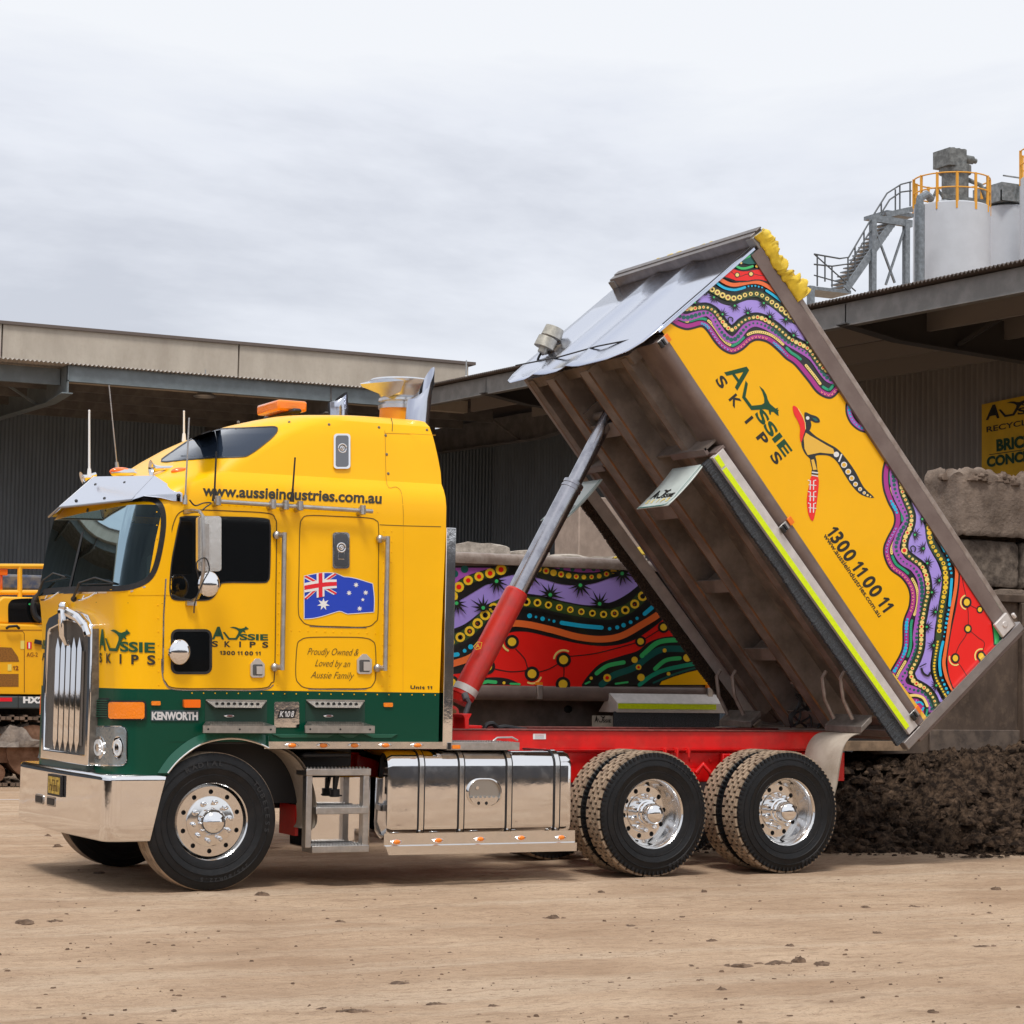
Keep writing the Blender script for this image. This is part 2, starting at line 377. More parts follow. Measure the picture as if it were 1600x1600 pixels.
def logo(pt, O, EX, EY, lay, m1, m2, second='SKIPS'):
    """the AUSSIE SKIPS mark inside the parallelogram O, EX (width), EY (height)"""
    def M(x, y): a = (x-292)/280; b = (y-380)/100; return (O[0]+EX[0]*a+EY[0]*b, O[1]+EX[1]*a+EY[1]*b)
    A = [(293, 445), (322, 384), (330, 384), (350, 445), (340, 445), (333, 424), (313, 424), (309, 432), (331, 432), (331, 431)]
    w = abs(EX[0]+EX[1]*0) if 0 else hypot(*EX)/280
    pt.fill([M(292, 446), M(319, 383), M(331, 383), M(352, 446), M(341, 446), M(335, 431), M(308, 431), M(312, 423), M(332, 423), M(324.5, 400), M(303.5, 446)], lay, m1)
    pt.fill([M(*p) for p in ROO], lay+.4, m1)
    up = (-EY[0], -EY[1]); hy = hypot(*EY)/100
    pt.text('SSIE', M(430, 445), M(571, 445), 28*hy, lay, m1, up=up, bold=.035)
    if second:
        n = len(second); cw = 30 if n < 6 else 24; step = (280-cw)/(n-1)
        for i, ch in enumerate(second):
            x = 292+step*i; ww = cw*.28 if ch == 'I' else cw
            pt.text(ch, M(x+(cw-ww)/2, 481), M(x+(cw+ww)/2, 481), 27*hy, lay, m2, up=up, bold=.03)
# ================================================================== the tipper truck
TR = thing('tipper_truck', (2.4, 1.25, 0), 'yellow and green cab-over tipper truck with its painted body raised on a red chassis', 'truck')
W2 = 2.49
# ---- cab shell: rings at rising heights
def ring(z, xf, ins, xb, cx, cy, bow=.03, cut=False):
    if z < 2.9: cy = .25; cx = .25
    """plan outline: near side back to front, corner, front, far corner, far side"""
    y0, y1 = ins, W2-ins; P = []
    for i in range(5): P.append((xb+(xf+cx-xb)*i/5, y0))
    for i in range(12):
        a = pi/2*i/12; P.append((xf+cx-cx*sin(a), y0+cy-cy*cos(a)))
    for i in range(9):
        t = i/8; y = y0+cy+(y1-y0-2*cy)*t; P.append((xf-bow*sin(pi*t), y))
    for i in range(1, 13):
        a = pi/2*(1-i/12); P.append((xf+cx-cx*sin(a), y1-cy+cy*cos(a)))
    for i in range(1, 5): P.append((xf+cx+(xb-xf-cx)*i/4, y1))
    return [V((x, y, z)) for x, y in P]
xf0 = -.72
R = [ring(1.11, xf0, 0, 1.87, .34, .55), ring(1.50, xf0, 0, 1.87, .34, .55), ring(2.0, xf0-.01, 0, 1.88, .34, .55), ring(2.17, xf0-.03, 0, 1.885, .33, .5, .04),
     ring(2.24, -.77, 0, 1.885, .36, .5, .04), ring(2.40, -.75, 0, 1.89, .35, .5, .04), ring(2.60, -.72, 0, 1.895, .34, .5, .04), ring(2.80, -.68, 0, 1.9, .33, .5, .04), ring(2.88, -.66, 0, 1.9, .33, .5, .04),
     ring(2.98, -.62, .0, 1.9, .36, .5), ring(3.06, -.56, .02, 1.9, .4, .5), ring(3.12, -.46, .055, 1.9, .45, .5), ring(3.17, -.34, .1, 1.9, .5, .5), ring(3.27, -.19, .12, 1.9, .5, .5),
     ring(3.38, -.03, .14, 1.885, .5, .5), ring(3.49, .15, .16, 1.865, .5, .5), ring(3.57, .31, .18, 1.85, .5, .5), ring(3.64, .48, .21, 1.835, .5, .5), ring(3.685, .66, .27, 1.82, .5, .5), ring(3.71, .88, .38, 1.8, .5, .45), ring(3.72, 1.1, .6, 1.78, .4, .3)]
NR = len(R[0])
GL0, GL1 = 4, 8          # glass rows between ring 4 and ring 8
GJ0, GJ1 = 6, 35         # columns of the glazed band
cabm = MB().loft(R, mif=lambda i, j: 1 if i == 0 else 0, skip=lambda i, j: GL0 <= i < GL1 and GJ0 <= j < GJ1, cap0=True, cap1=True)
cab = cabm.build('cab', [YEL, GRN], TR, ang=28)
full = MB().loft(R, cap0=True, cap1=True)
# front skirt below the cab floor (green)
SK = []
for z in (.865, .9, 1.11):
    rr = ring(z, xf0, 0, -.34, .34, .55)
    SK.append([p for p in rr])
skm = MB().loft(SK, cap0=True)
skm.build('front_skirt', [GRN], cab, ang=28)
full.loft(SK)
BVH = BVHTree.FromPolygons([tuple(p) for p in full.v], full.f)
def drape(x, y, lay=1.):
    d = ray(x, y); h = BVH.ray_cast(CAM, d)
    if h[0] is None: return at(x, y, Y=-.0008*lay)
    n = h[1]
    if n.dot(d) > 0: n = -n
    return h[0]+n*(.0015+.0008*lay)
def patch(m, pts, off, mi=0, s=7):
    """raised plate that follows the curved skin"""
    Q = tessellate_polygon([[V((p[0], p[1], 0)) for p in pts]]); q, T = subtri([(p[0], p[1]) for p in pts], [tuple(t) for t in Q], s)
    m.add([dep(x, y, off) for x, y in q], T, mi)
    b = []
    for a, c in zip(pts, pts[1:]+pts[:1]):
        n = max(1, int(hypot(c[0]-a[0], c[1]-a[1])/s)+1); b += [(a[0]+(c[0]-a[0])*i/n, a[1]+(c[1]-a[1])*i/n) for i in range(n)]
    m.loft([[dep(x, y, off) for x, y in b], [dep(x, y, -.004) for x, y in b]], mi); return m
def dep(x, y, off):
    """point off metres in front of the cab skin under that pixel"""
    h = BVH.ray_cast(CAM, ray(x, y)); n = h[1]
    if n is None: return at(x, y, X=-.74)+V((-off, 0, 0))
    if n.dot(ray(x, y)) > 0: n = -n
    return h[0]+n*off
# lower side panels with the wheel arch cut
arch = [at(x, y, Y=0) for x, y in smooth([(260, 1209), (280, 1187), (312, 1165), (346, 1156), (377, 1156), (405, 1163), (419, 1170)], 4)]
pan = [V((p.x, 0, p.z)) for p in arch]+[V((1.87, 0, 1.115)), V((1.87, 0, 1.13)), V((-.36, 0, 1.13)), V((-.36, 0, .87))]
pan = [V((p.x, 0, max(.8, min(p.z, 1.13)))) for p in pan]
MB().prism([p+V((0, .003, 0)) for p in pan], (0, .05, 0)).prism([p+V((0, W2-.053, 0)) for p in pan], (0, .05, 0)).build('wheel_arch_panel', GRN, cab, ang=30)
fl = MB()
outer = smooth([(246, 1208), (268, 1178), (303, 1152), (340, 1143), (378, 1142), (405, 1146), (420, 1150)], 4)
inner = smooth([(262, 1208), (281, 1186), (312, 1164), (346, 1155), (377, 1155), (405, 1162), (420, 1169)], 4)
for o_, i_ in zip(zip(outer, outer[1:]), zip(inner, inner[1:])):
    a, b, c, d = at(*o_[0], Y=-.004), at(*o_[1], Y=-.004), at(*i_[1], Y=-.03), at(*i_[0], Y=-.03)
    fl.add([a, b, c, d, a+V((0, .05, 0)), b+V((0, .05, 0)), c+V((0, .08, 0)), d+V((0, .08, 0))], [(0, 1, 2, 3), (3, 2, 6, 7), (0, 3, 7, 4), (1, 5, 6, 2)])
fl.build('wheel_arch_flare', GRN2, cab)
MB().tube([at(*p, Y=-.032) for p in inner], .007, 6).build('arch_trim', ALU, cab)
# moulded ledges under the steps
lg = MB()
for a, b in ((425, 522), (528, 562), (568, 622)):
    P = [(a, 1147), (b, 1147), (b-10, 1153), (a+14, 1153)]
    lg.prism([at(x, y, Y=-.012) for x, y in P], (0, .02, 0))
lg.build('moulded_ledge', GRN2, cab, bevel=.004)

# ---- windscreen, cab interior
gl = MB(); gb = [[R[i][j]*1 for j in range(GJ0, GJ1+1)] for i in range(GL0, GL1+1)]
gl.loft(gb, closed=False)
ws = gl.build('windscreen', WGL, cab, ang=60, recalc=False)
gk = MB()
edge = [(72, 924), (110, 921), (160, 920), (200, 918), (226, 909), (240, 893), (249, 862), (255, 822), (253, 795), (243, 783), (225, 780), (190, 782)]
gk.stroke = None
pk = Paint(drape, 9)
pk.stroke(smooth(edge, 5), 8.5, 5, 0)
for x0, y0 in ():
    pass
# fill the square corners of the glazed band with paint-coloured metal
cor = Paint(drape, 9)
cor.fill(smooth([(200, 921), (226, 911), (241, 894), (250, 862), (257, 820), (254, 793), (244, 782)], 4)+[(262, 778), (268, 790), (268, 930), (200, 930)], 2, 0)
cor.build('windscreen_pillar', YEL, cab, weld=False)
pk.stroke([(138, 796), (124, 858), (109, 921)], 3.2, 5, 0)
pk.stroke([(69, 929), (110, 926), (165, 925.5), (205, 924), (226, 917)], 2.5, 6, 1)
pk.build('windscreen_seal', [RUB, ALU], cab, weld=False)
# interior
inn = MB(); inn.prism([(-.7, .55, 2.2), (-.38, .25, 2.3), (-.3, .12, 2.3), (-.3, 2.37, 2.3), (-.38, 2.24, 2.3), (-.7, 1.94, 2.2)], (0, 0, -.06)); inn.box(-.1, .7, .06, 2.42, 1.7, 1.75)
inn.build('dashboard', DASH, cab)
inb = MB(); inb.box(.72, .76, .04, W2-.04, 1.6, 3.0); inb.box(-.25, .75, .035, .05, 1.7, 2.9); inb.box(-.25, .75, W2-.05, W2-.035, 1.7, 2.9); inb.box(-.45, .75, .05, W2-.05, 2.96, 2.98)
inb.build('cab_lining', mat('cab lining', (.10, .105, .11), .8), cab)
for yc in (.62, 1.87):
    st = MB(); st.box(.1, .25, yc-.26, yc+.26, 2.0, 2.62); st.box(-.2, .2, yc-.26, yc+.26, 1.95, 2.1); st.box(.12, .22, yc-.14, yc+.14, 2.62, 2.8)
    st.build('seat', SEAT, cab, bevel=.04, seg=3)
sw = MB(); c = V((-.28, .72, 2.3)); ax = V((-.5, 0, .85)).normalized(); x_, y_, _ = frame(ax)
sw.tube([c+(x_*cos(t)+y_*sin(t))*.23 for t in [2*pi*i/28 for i in range(28)]], .016, 8, closed=True); sw.bar(c-x_*.22, c+x_*.22, .03, .02); sw.cyl(c, c-ax*.3, .03)
sw.build('steering_wheel', BLK, cab)
sv = MB()
for a, b in ((.2, 1.15), (1.32, 2.25)): sv.box(-.62, -.6, a, b, 2.76, 2.9)
sv.build('inner_sun_shade', mat('inner shade', (.12, .08, .05), .7), cab)
# wipers
for a, b, c2 in (((119, 935), (134, 912), (182, 912)), ((61, 938), (77, 908), (108, 902))):
    wp = MB(); wp.tube([dep(*a, .03), dep(*b, .05)], .011, 6); wp.tube([dep(b[0], b[1], .05), dep((b[0]+c2[0])/2, (b[1]+c2[1])/2-8, .05), dep(*c2, .03)], .006, 6); wp.tube([dep(b[0]-2, b[1]+2, .025), dep(c2[0], c2[1]+1, .022)], .005, 5)
    wp.sph(dep(*a, .02), .025, 8)
    wp.build('wiper', BLK, cab)
gh = MB()
for x0 in (70, 128):
    gh.tube([dep(x0, 936, .03), dep(x0+10, 935, .05), dep(x0+20, 931, .045), dep(x0+24, 926, .01)], .008, 6)
    gh.tube([dep(x0+6, 930, .01), dep(x0+7, 937, .04)], .007, 6)
gh.build('front_grab_hook', CHR, cab)

# ---- front: yellow panel seams
sm = Paint(drape); T1 = 1.1
sm.stroke([(150, 941), (200, 942), (254, 943)], .8, 1, 0, caps=False)
door = smooth([(254, 1047), (259, 1066), (274, 1075), (340, 1076), (409, 1075.5), (424, 1067), (429, 1050), (431, 922), (432, 829), (430, 811), (418, 802), (360, 798.5), (302, 796.5), (286, 798), (275, 808), (267, 835), (259, 890), (256, 960)], 5, True)
sm.stroke(door, 1.5, 1, 0, closed=True)
sm.stroke(smooth([(252.5, 1030), (253, 1050), (258, 1068), (274, 1077.5), (340, 1078.5), (410, 1078), (427, 1070)], 4), 1.6, 2, 1)
sm.stroke([(259, 905), (255.5, 960), (254.5, 1050)], 2.2, 3, 1)
slp = smooth([(483.7, 805.5), (530, 807), (572, 809), (587, 813), (591.5, 826), (591, 900), (590.5, 960), (586, 972), (572, 979.5), (530, 979), (485, 977), (471, 969), (466, 953), (467, 900), (468.4, 828), (472, 811)], 5, True)
sm.stroke(slp, 1.3, 1, 0, closed=True); sm.stroke([p for p in slp if p[1] > 940 and p[1] < 990 and 1][:0] or [(484, 978.8), (530, 980.8), (572, 981)], 1.2, 2, 1)
lbx = smooth([(484, 996), (530, 995.5), (566, 996.5), (581, 1001), (586.5, 1012), (587, 1055), (583, 1069), (572, 1075.5), (530, 1076), (482, 1075.5), (467, 1068), (462, 1054), (464, 1010), (470, 1000)], 5, True)
sm.stroke(lbx, 1.3, 1, 0, closed=True); sm.stroke([(482, 1077), (530, 1077.6), (572, 1077)], 1.2, 2, 1)
sm.stroke([(593, 820), (630, 821.5), (689, 823)], 1, 1, 0, caps=False)
sm.stroke(smooth([(601, 673), (602, 690), (604.5, 757), (619, 761), (627, 770), (630, 800), (630, 822)], 4), .9, 1, 2)
sm.stroke(smooth([(611, 654), (613, 662), (612.5, 674)], 4), 1.1, 2, 0)
sm.stroke([(601, 677), (640, 678), (681, 680)], .8, 1, 2, caps=False)
sm.stroke([(629.5, 1079), (630, 950), (630, 824)], .8, 1, 3, caps=False)
sm.build('panel_seam', [mat('seam shadow gap', (.08, .04, .005), .6), ALU, mat('paint seam', (.5, .24, .003), .5), mat('soft seam', (.8, .4, .003), .4)], cab, weld=False)
rv = MB()
def rivs(a, b, n):
    for i in range(n):
        t = i/(n-1); h = dep(a[0]+(b[0]-a[0])*t, a[1]+(b[1]-a[1])*t, .0)
        rv.sph(h, .006, 6)
rivs((300, 786), (590, 800), 26); rivs((437, 830), (433, 1070), 16); rivs((600, 830), (597, 1072), 16); rivs((612, 830), (609, 1072), 16); rivs((455, 985), (600, 990), 12); rivs((300, 1083), (680, 1086), 22); rivs((245, 800), (248, 1070), 14)
tag(rv.build('rivet', YEL, cab), kind='stuff')
rb = MB()
for x, y in ((602.5, 680.5), (604, 710), (606.5, 740), (514, 663.5), (592, 668), (373, 660), (452, 660), (667, 672)): rb.sph(dep(x, y, .002), .012, 8, sc=(1, .6, 1))
rb.build('roof_bolt', mat('bolt grey', (.25, .22, .18), .4, .8), cab)

# windows
wn = Paint(drape, 9)
win = smooth([(288, 807.5), (350, 808), (412, 810.5), (421, 818), (422, 840), (421, 895), (418, 907), (408, 910), (352, 910), (343, 916), (336, 929), (325, 937), (300, 937.5), (274, 937), (266.5, 930), (265.5, 912), (268, 880), (274, 847), (281, 815)], 4, True)
wn.fill(win, 2, 0); wn.stroke(win, 2.2, 3, 1, closed=True)
wn.build('door_window', [GLS, RUB], cab, weld=False)
rw = Paint(drape, 9)
rwp = smooth([(252, 721.5), (270, 706), (300, 686), (322, 675.5), (345, 671), (380, 669.5), (415, 667.8), (429, 667.5), (433.5, 671), (428, 681), (405, 700), (390, 710), (378, 714), (330, 716), (290, 719)], 3, True)
rw.fill(rwp, 3, 0); rw.stroke(rwp, 1.8, 5, 1, closed=True)
rw.build('roof_window', [RGL, RUB], cab, weld=False)
pw = Paint(drape, 9); q = rrect(268.5, 985, 329, 1051.5, 9)
pw.fill(q, 3, 0); pw.stroke(q, 4, 5, 1, closed=True); pw.build('lower_door_window', [GLS, RUB], cab, weld=False)
mm = MB(); c = at(281, 1018.7, Y=-.07)
mm.cyl(c, c+V((0, .02, 0)), .085, .07, 24); mm.sph(c, .085, 24, sc=(.95, .3, 1.12)); mm.bar(at(262, 1018, Y=-.05), at(272, 1019, Y=-.04), .03, .03); mm.bar(at(266, 1019, Y=-.01), at(266, 1019, Y=-.06), .03, .05)
mm.build('round_blind_spot_mirror', CHR, cab)

# lettering and flag
tx = Paint(drape, 9)
tx.text('www.aussieindustries.com.au', (316, 774), (596, 786.5), 16.5, 2, 0, bold=.03)
tx.P = lambda x, y, l: drape(156.5+86*max(0, (x-153.5)/90)**1.4, y, l); tx.sub = 5; logo(tx, (153.5, 981), (90, 4), (0, 53), 6, 1, 0); tx.P = drape; tx.sub = 9
logo(tx, (331, 978), (88, 1.5), (0, 32), 2, 1, 0)
tx.text('1300 11 00 11', (343, 1023), (407, 1024), 6, 2, 0, bold=.035)
tx.text('Unit 11', (641, 1076), (675, 1077), 5, 2, 0, bold=.035)
tx.text('Proudly Owned &', (480, 1023), (560, 1024.5), 11, 2, 2, shear=.45, bold=-.008)
tx.text('Loved by an', (492, 1041), (547, 1042.5), 11, 2, 2, shear=.45, bold=-.008)
tx.text('Aussie Family', (485, 1059.5), (553, 1061), 11, 2, 2, shear=.45, bold=-.008)
logo(tx, (61, 985), (16, 2), (0, 46), 2, 1, 0) if 0 else None
tx.build('lettering', [mat('dark lettering', (.03, .025, .012), .4), LGN, BRN], cab, weld=False)
fg = Paint(drape, 9)
def F(u, v):
    """waving flag: u 0..1 across, v 0..1 down"""
    x = 475+u*107+1.5*sin(pi*v)*(1 if u > .9 else 0)+u*2*v
    top = 900-4.5*sin(u*pi*1.5)*1.15+ (6.5 if u > .47 else 0)*min(1, (u-.47)*9)*(1-.35*sin((u-.47)*6)) - (2.5*sin((u-.45)*5.7) if u > .45 else 0)
    bot = 967-12*sin(min(u, .55)*pi*.95)**1.2*min(1, u*2) + (5 if u > .53 else 0)*min(1, (u-.53)*12) - (4*(u-.55)*2 if u > .55 else 0)
    return (x, top+(bot-top)*v)
def fq(pts, lay, mi, n=6):
    out = []
    for a, b in zip(pts, pts[1:]+pts[:1]): out += [(a[0]+(b[0]-a[0])*i/n, a[1]+(b[1]-a[1])*i/n) for i in range(n)]
    fg.fill([F(*p) for p in out], lay, mi)
fq([(0, 0), (1, 0), (1, 1), (0, 1)], 2, 1, 24)
fb = [(0, 0), (1, 0), (1, 1), (0, 1)]
fg.stroke([F(*p) for a, b in zip(fb, fb[1:]+fb[:1]) for p in [(a[0]+(b[0]-a[0])*i/24, a[1]+(b[1]-a[1])*i/24) for i in range(24)]], 1.0, 3, 2, closed=True)
cw_, ch_ = .47, .55
def C(x, y): return (x*cw_, y*ch_)
def band(a, b, w, lay, mi):
    dx, dy = b[0]-a[0], b[1]-a[1]; d = hypot(dx, dy); px, py = -dy/d*w/2, dx/d*w/2
    fq([C(min(1, max(0, a[0]+px)), min(1, max(0, a[1]+py))), C(min(1, max(0, b[0]+px)), min(1, max(0, b[1]+py))), C(min(1, max(0, b[0]-px)), min(1, max(0, b[1]-py))), C(min(1, max(0, a[0]-px)), min(1, max(0, a[1]-py)))], lay, mi)
band((0, 0), (1, 1), .26, 4, 2); band((1, 0), (0, 1), .26, 4.7, 2); band((.03, .0), (1, .97), .09, 5.4, 0); band((1, .03), (.03, 1), .09, 6.1, 0)
fq([C(.38, 0), C(.62, 0), C(.62, 1), C(.38, 1)], 6.8, 2); fq([C(0, .3), C(1, .3), C(1, .7), C(0, .7)], 7.5, 2)
fq([C(.44, 0), C(.56, 0), C(.56, 1), C(.44, 1)], 8.2, 0); fq([C(0, .41), C(1, .41), C(1, .59), C(0, .59)], 8.9, 0)
def star(x, y, r, n=7):
    fg.fill([(x+(r if i % 2 == 0 else r*.45)*sin(pi*i/n), y-(r if i % 2 == 0 else r*.45)*cos(pi*i/n)) for i in range(2*n)], 5, 2)
star(505, 944, 10); star(556, 914, 4.4); star(545, 926.5, 4.4); star(571, 926, 4.4); star(566.5, 937, 3.2, 5); star(561.5, 951, 4.4)
fg.build('flag_decal', [FRD, FBL, MWH], cab, weld=False)

# badges / sleeper marker lamps
for (x0, y0, x1, y1) in ((518, 832, 544.5, 888.5), (520, 679, 545.8, 733.5)):
    b = MB(); q = rrect(x0, y0, x1, y1, 5); b.prism([dep(x, y, .022) for x, y in q], (0, .02, 0), 0)
    q = rrect(x0+3, y0+3, x1-3, y1-3, 4); b.prism([dep(x, y, .026) for x, y in q], (0, .01, 0), 1)
    bx = (x0+x1)/2
    for ry, rr in ((y0+(y1-y0)*.42, 7), ): 
        cc = dep(bx, ry, .028); b.tube([cc+V((cos(t), 0, sin(t)))*.034 for t in [2*pi*i/20 for i in range(20)]], .006, 6, 0, True); b.tube([cc+V((cos(t), 0, sin(t)))*.016 for t in [2*pi*i/12 for i in range(12)]], .005, 6, 0, True); b.sph(cc, .01, 8)
        b.tube([cc+V((-.024, 0, -.035)), cc+V((-.024, 0, -.09)), cc+V((.024, 0, -.09)), cc+V((.024, 0, -.035))], .004, 6, 0)
    b.build('sleeper_side_badge', [CHR, mat('badge dark chrome', (.2, .2, .21), .15, 1.)], cab)
def paddle(x0, y0, x1, y1):
    b = MB(); m = (x0+x1)/2; P = [(x0, y1-3), (x0+3, y1), (x1-3, y1), (x1, y1-3), (x1, y0+9), (m+3, y0), (m-3, y0), (x0, y0+9)]
    b.prism([dep(x, y, .014) for x, y in P], (0, .012, 0), 0); q = rrect(x0+3.5, y0+9, x1-3.5, y1-3, 2)
    b.prism([dep(x, y, .017) for x, y in q], (0, .008, 0), 1); b.prism([dep(x, y, .03) for x, y in rrect(m-2.5, y0+12, x1-4.5, y1-5, 1)], (0, .01, 0), 0)
    b.build('paddle_latch', [mat('satin latch metal', (.75, .72, .68), .28, .85), mat('latch recess', (.12, .12, .12), .4, .6)], cab, bevel=.002)
paddle(390.5, 1029, 412.5, 1058.5); paddle(557, 1022, 580, 1053)
gr = MB()
for (x0, y0, x1, y1) in ((444.5, 832, 441, 1047), (605.8, 838, 601.8, 1048)):
    a, b = at(x0, y0, Y=-.085), at(x1, y1, Y=-.085); g = MB()
    g.cyl(a, b, .019, n=12)
    for p in (a+V((0, 0, -.02)), b+V((0, 0, .02))): g.cyl(p, V((p.x-.05, -.0, p.z)), .022, n=10); g.sph(p+V((-.04, .06, 0)), .034, 10)
    g.build('grab_rail', BRU, cab)
rl = MB(); a, b = at(334, 783, Y=-.07), at(582, 799, Y=-.07); rl.cyl(a, b, .017, n=12)
for t in (.02, .36, .44, .53, .93):
    p = a+(b-a)*t; rl.sph(p, .036, 10); rl.cyl(p, V((p.x, 0, p.z-.02)), .02, n=8); rl.cyl(p-V((0, .02, .03)), p+V((0, -.02, .04)), .025, n=8)
rl.build('side_light_bar', BRU, cab)
def ant(x0, y0, x1, y1, Y, r, m, base=.02, nm='antenna'):
    a = MB(); p, q = at(x0, y0, Y=Y), at(x1, y1, Y=Y); a.cyl(q, p, r*1.2, r, n=8); a.cyl(q, q+(p-q).normalized()*.07, base, base*.7, n=8); a.sph(p, r*1.3, 6); a.build(nm, m, cab)
ant(338, 707, 334.5, 783, -.07, .007, BLK); ant(461, 716, 456, 784, -.07, .007, BLK)
ant(295.5, 654, 289, 788, -.03, .006, BRU)
ant(139.5, 642, 139.5, 746, 1.1, .008, MWH); ant(287.5, 643, 287.5, 690, 2.2, .008, MWH); ant(170.5, 603, 183.5, 735, 1.8, .005, BRU)
# cable on the bracket
cb = MB(); cb.tube([at(*p, Y=-.09) for p in smooth([(296, 781), (305, 790), (318, 786), (330, 786), (322, 792), (316, 797)], 5)], .006, 6); cb.build('aerial_cable', BLK, cab)

# mirrors
mr = MB(); pl = at(327, 850, Y=-.32)
q = rrect(309.5, 806.5, 346, 892.5, 5); mr.prism([at(x, y, Y=-.36) for x, y in q], (0, .05, 0), 0)
q = rrect(313, 810, 342.5, 889, 4); mr.prism([at(x, y, Y=-.364) for x, y in q], (0, .006, 0), 0)
mr.prism([at(x, y, Y=-.385) for x, y in rrect(318, 818, 327, 884, 2)], (0, .02, 0), 1)
mr.build('rear_view_mirror', [mat('satin mirror chrome', (.85, .82, .78), .2, .9, bump=.05, bscale=10), BRU], cab, bevel=.004)
ma = MB(); ma.tube([at(*p, Y=Y) for p, Y in (((288, 801), -.0), ((300, 798), -.1), ((312, 799), -.3), ((317, 806), -.4), ((319, 850), -.42), ((318, 892), -.42), ((316, 902), -.4), ((313, 925), -.36), ((309, 934), -.2), ((301, 938), -.04), ((299, 941), 0))], .013, 8)
ma.box(*sorted((at(289, 946, Y=0).x, at(304, 940, Y=0).x)), -.05, 0, *sorted((at(289, 946, Y=0).z, at(304, 940, Y=0).z))); ma.bar(at(290, 800, Y=-.02), at(302, 798, Y=-.1), .03, .03)
ma.build('mirror_arm', BRU, cab)
cm = MB(); c = at(326.5, 912.5, Y=-.36); cm.sph(c, .085, 20, sc=(1, .35, 1.12)); cm.cyl(c+V((0, .02, 0)), c+V((0, .1, 0)), .03, n=8); cm.build('round_wide_mirror', CHR, cab)
cb = MB(); cb.tube([at(*p, Y=-.44) for p in smooth([(311, 905), (307, 880), (321, 872), (327, 890), (318, 908), (305, 940), (303, 958)], 5)], .005, 6); cb.build('mirror_cable', BLK, cab)

# ---- lights and trim on the green band
def lens(x0, y0, x1, y1, m, off=.03, fr=True, nm='marker_lamp', r=1.5):
    b = MB()
    if fr: patch(b, rrect(x0-2.4, y0-2.4, x1+2.4, y1+2.4, r+1), off*.6, 1)
    patch(b, rrect(x0, y0, x1, y1, r), off, 0)
    b.build(nm, [m, BLK], cab)
lens(176, 1097, 226, 1123, ORG, .035, nm='turn_signal', r=4); lens(236, 1095.5, 250, 1102, ORG, .015, False); lens(285.5, 1093, 311, 1105.5, RDL, .035, False); lens(599, 1098, 613, 1104.5, ORG, .012, False)
vg = MB()
patch(vg, rrect(150, 1091, 171, 1122, 1.5), .004, 1)
for i in range(8): y = 1094+i*3.6; vg.bar(dep(151, y, .01), dep(170.5, y+.4, .01), .012, .007, 0)
vg.build('side_vent', [GRN2, BLK], cab)
hl = MB(); P = rrect(146, 1136, 198, 1195, 9)
patch(hl, rrect(144, 1134, 200, 1197, 11), .008, 1, 5); patch(hl, P, .013, 0, 5)
hl.build('headlight', [HLG, CHR], cab)
for x, rx in ((157.5, 9), (186.5, 8)):
    n = 20; hd = MB()
    for k, (s_, m_, o_) in enumerate(((1., 0, .018), (.72, 1, .024), (.35, 0, .03))):
        patch(hd, [(x+rx*s_*cos(2*pi*i/n), 1168+18*s_*sin(2*pi*i/n)) for i in range(n)], o_, m_, 5)
    hd.build('headlamp_reflector', [CHR, mat('headlamp lens', (.75, .78, .8), .1, metal=.2, spec=.8)], cab)
kp = MB(); patch(kp, rrect(235, 1109.5, 310, 1126.5, 2), .008, 0)
kp.build('name_plate', [mat('name plate', (.03, .06, .07), .3)], cab)
kt = Paint(lambda x, y, l: dep(x, y, .009+.0008*l)); kt.text('KENWORTH', (236.5, 1124), (308.5, 1124.5), 11.5, 1, 0, bold=.05); kt.build('name_plate_lettering', [mat('silver letters', (.7, .7, .72), .3, .3)], cab, weld=False)
kb = MB(); kb.prism([dep(x, y, .008) for x, y in rrect(428, 1096.5, 467, 1136.5, 3)], V((0, .02, 0)), 0); kb.build('model_plate', [CHR], cab)
kt = Paint(lambda x, y, l: dep(x, y, .0085+.0008*l)); kt.fill([(433, 1122), (437, 1109), (463, 1108.5), (459, 1122)], 1, 1); kt.text('K108', (436, 1120), (459, 1120), 9, 2, 0, shear=.3, bold=.02); kt.stroke([(433, 1122), (437, 1109), (463, 1108.5), (459, 1122)], .9, 2.5, 1, closed=True)
kt.build('model_plate_lettering', [mat('silver letters', (.7, .7, .72), .3, .3), MBK], cab, weld=False)
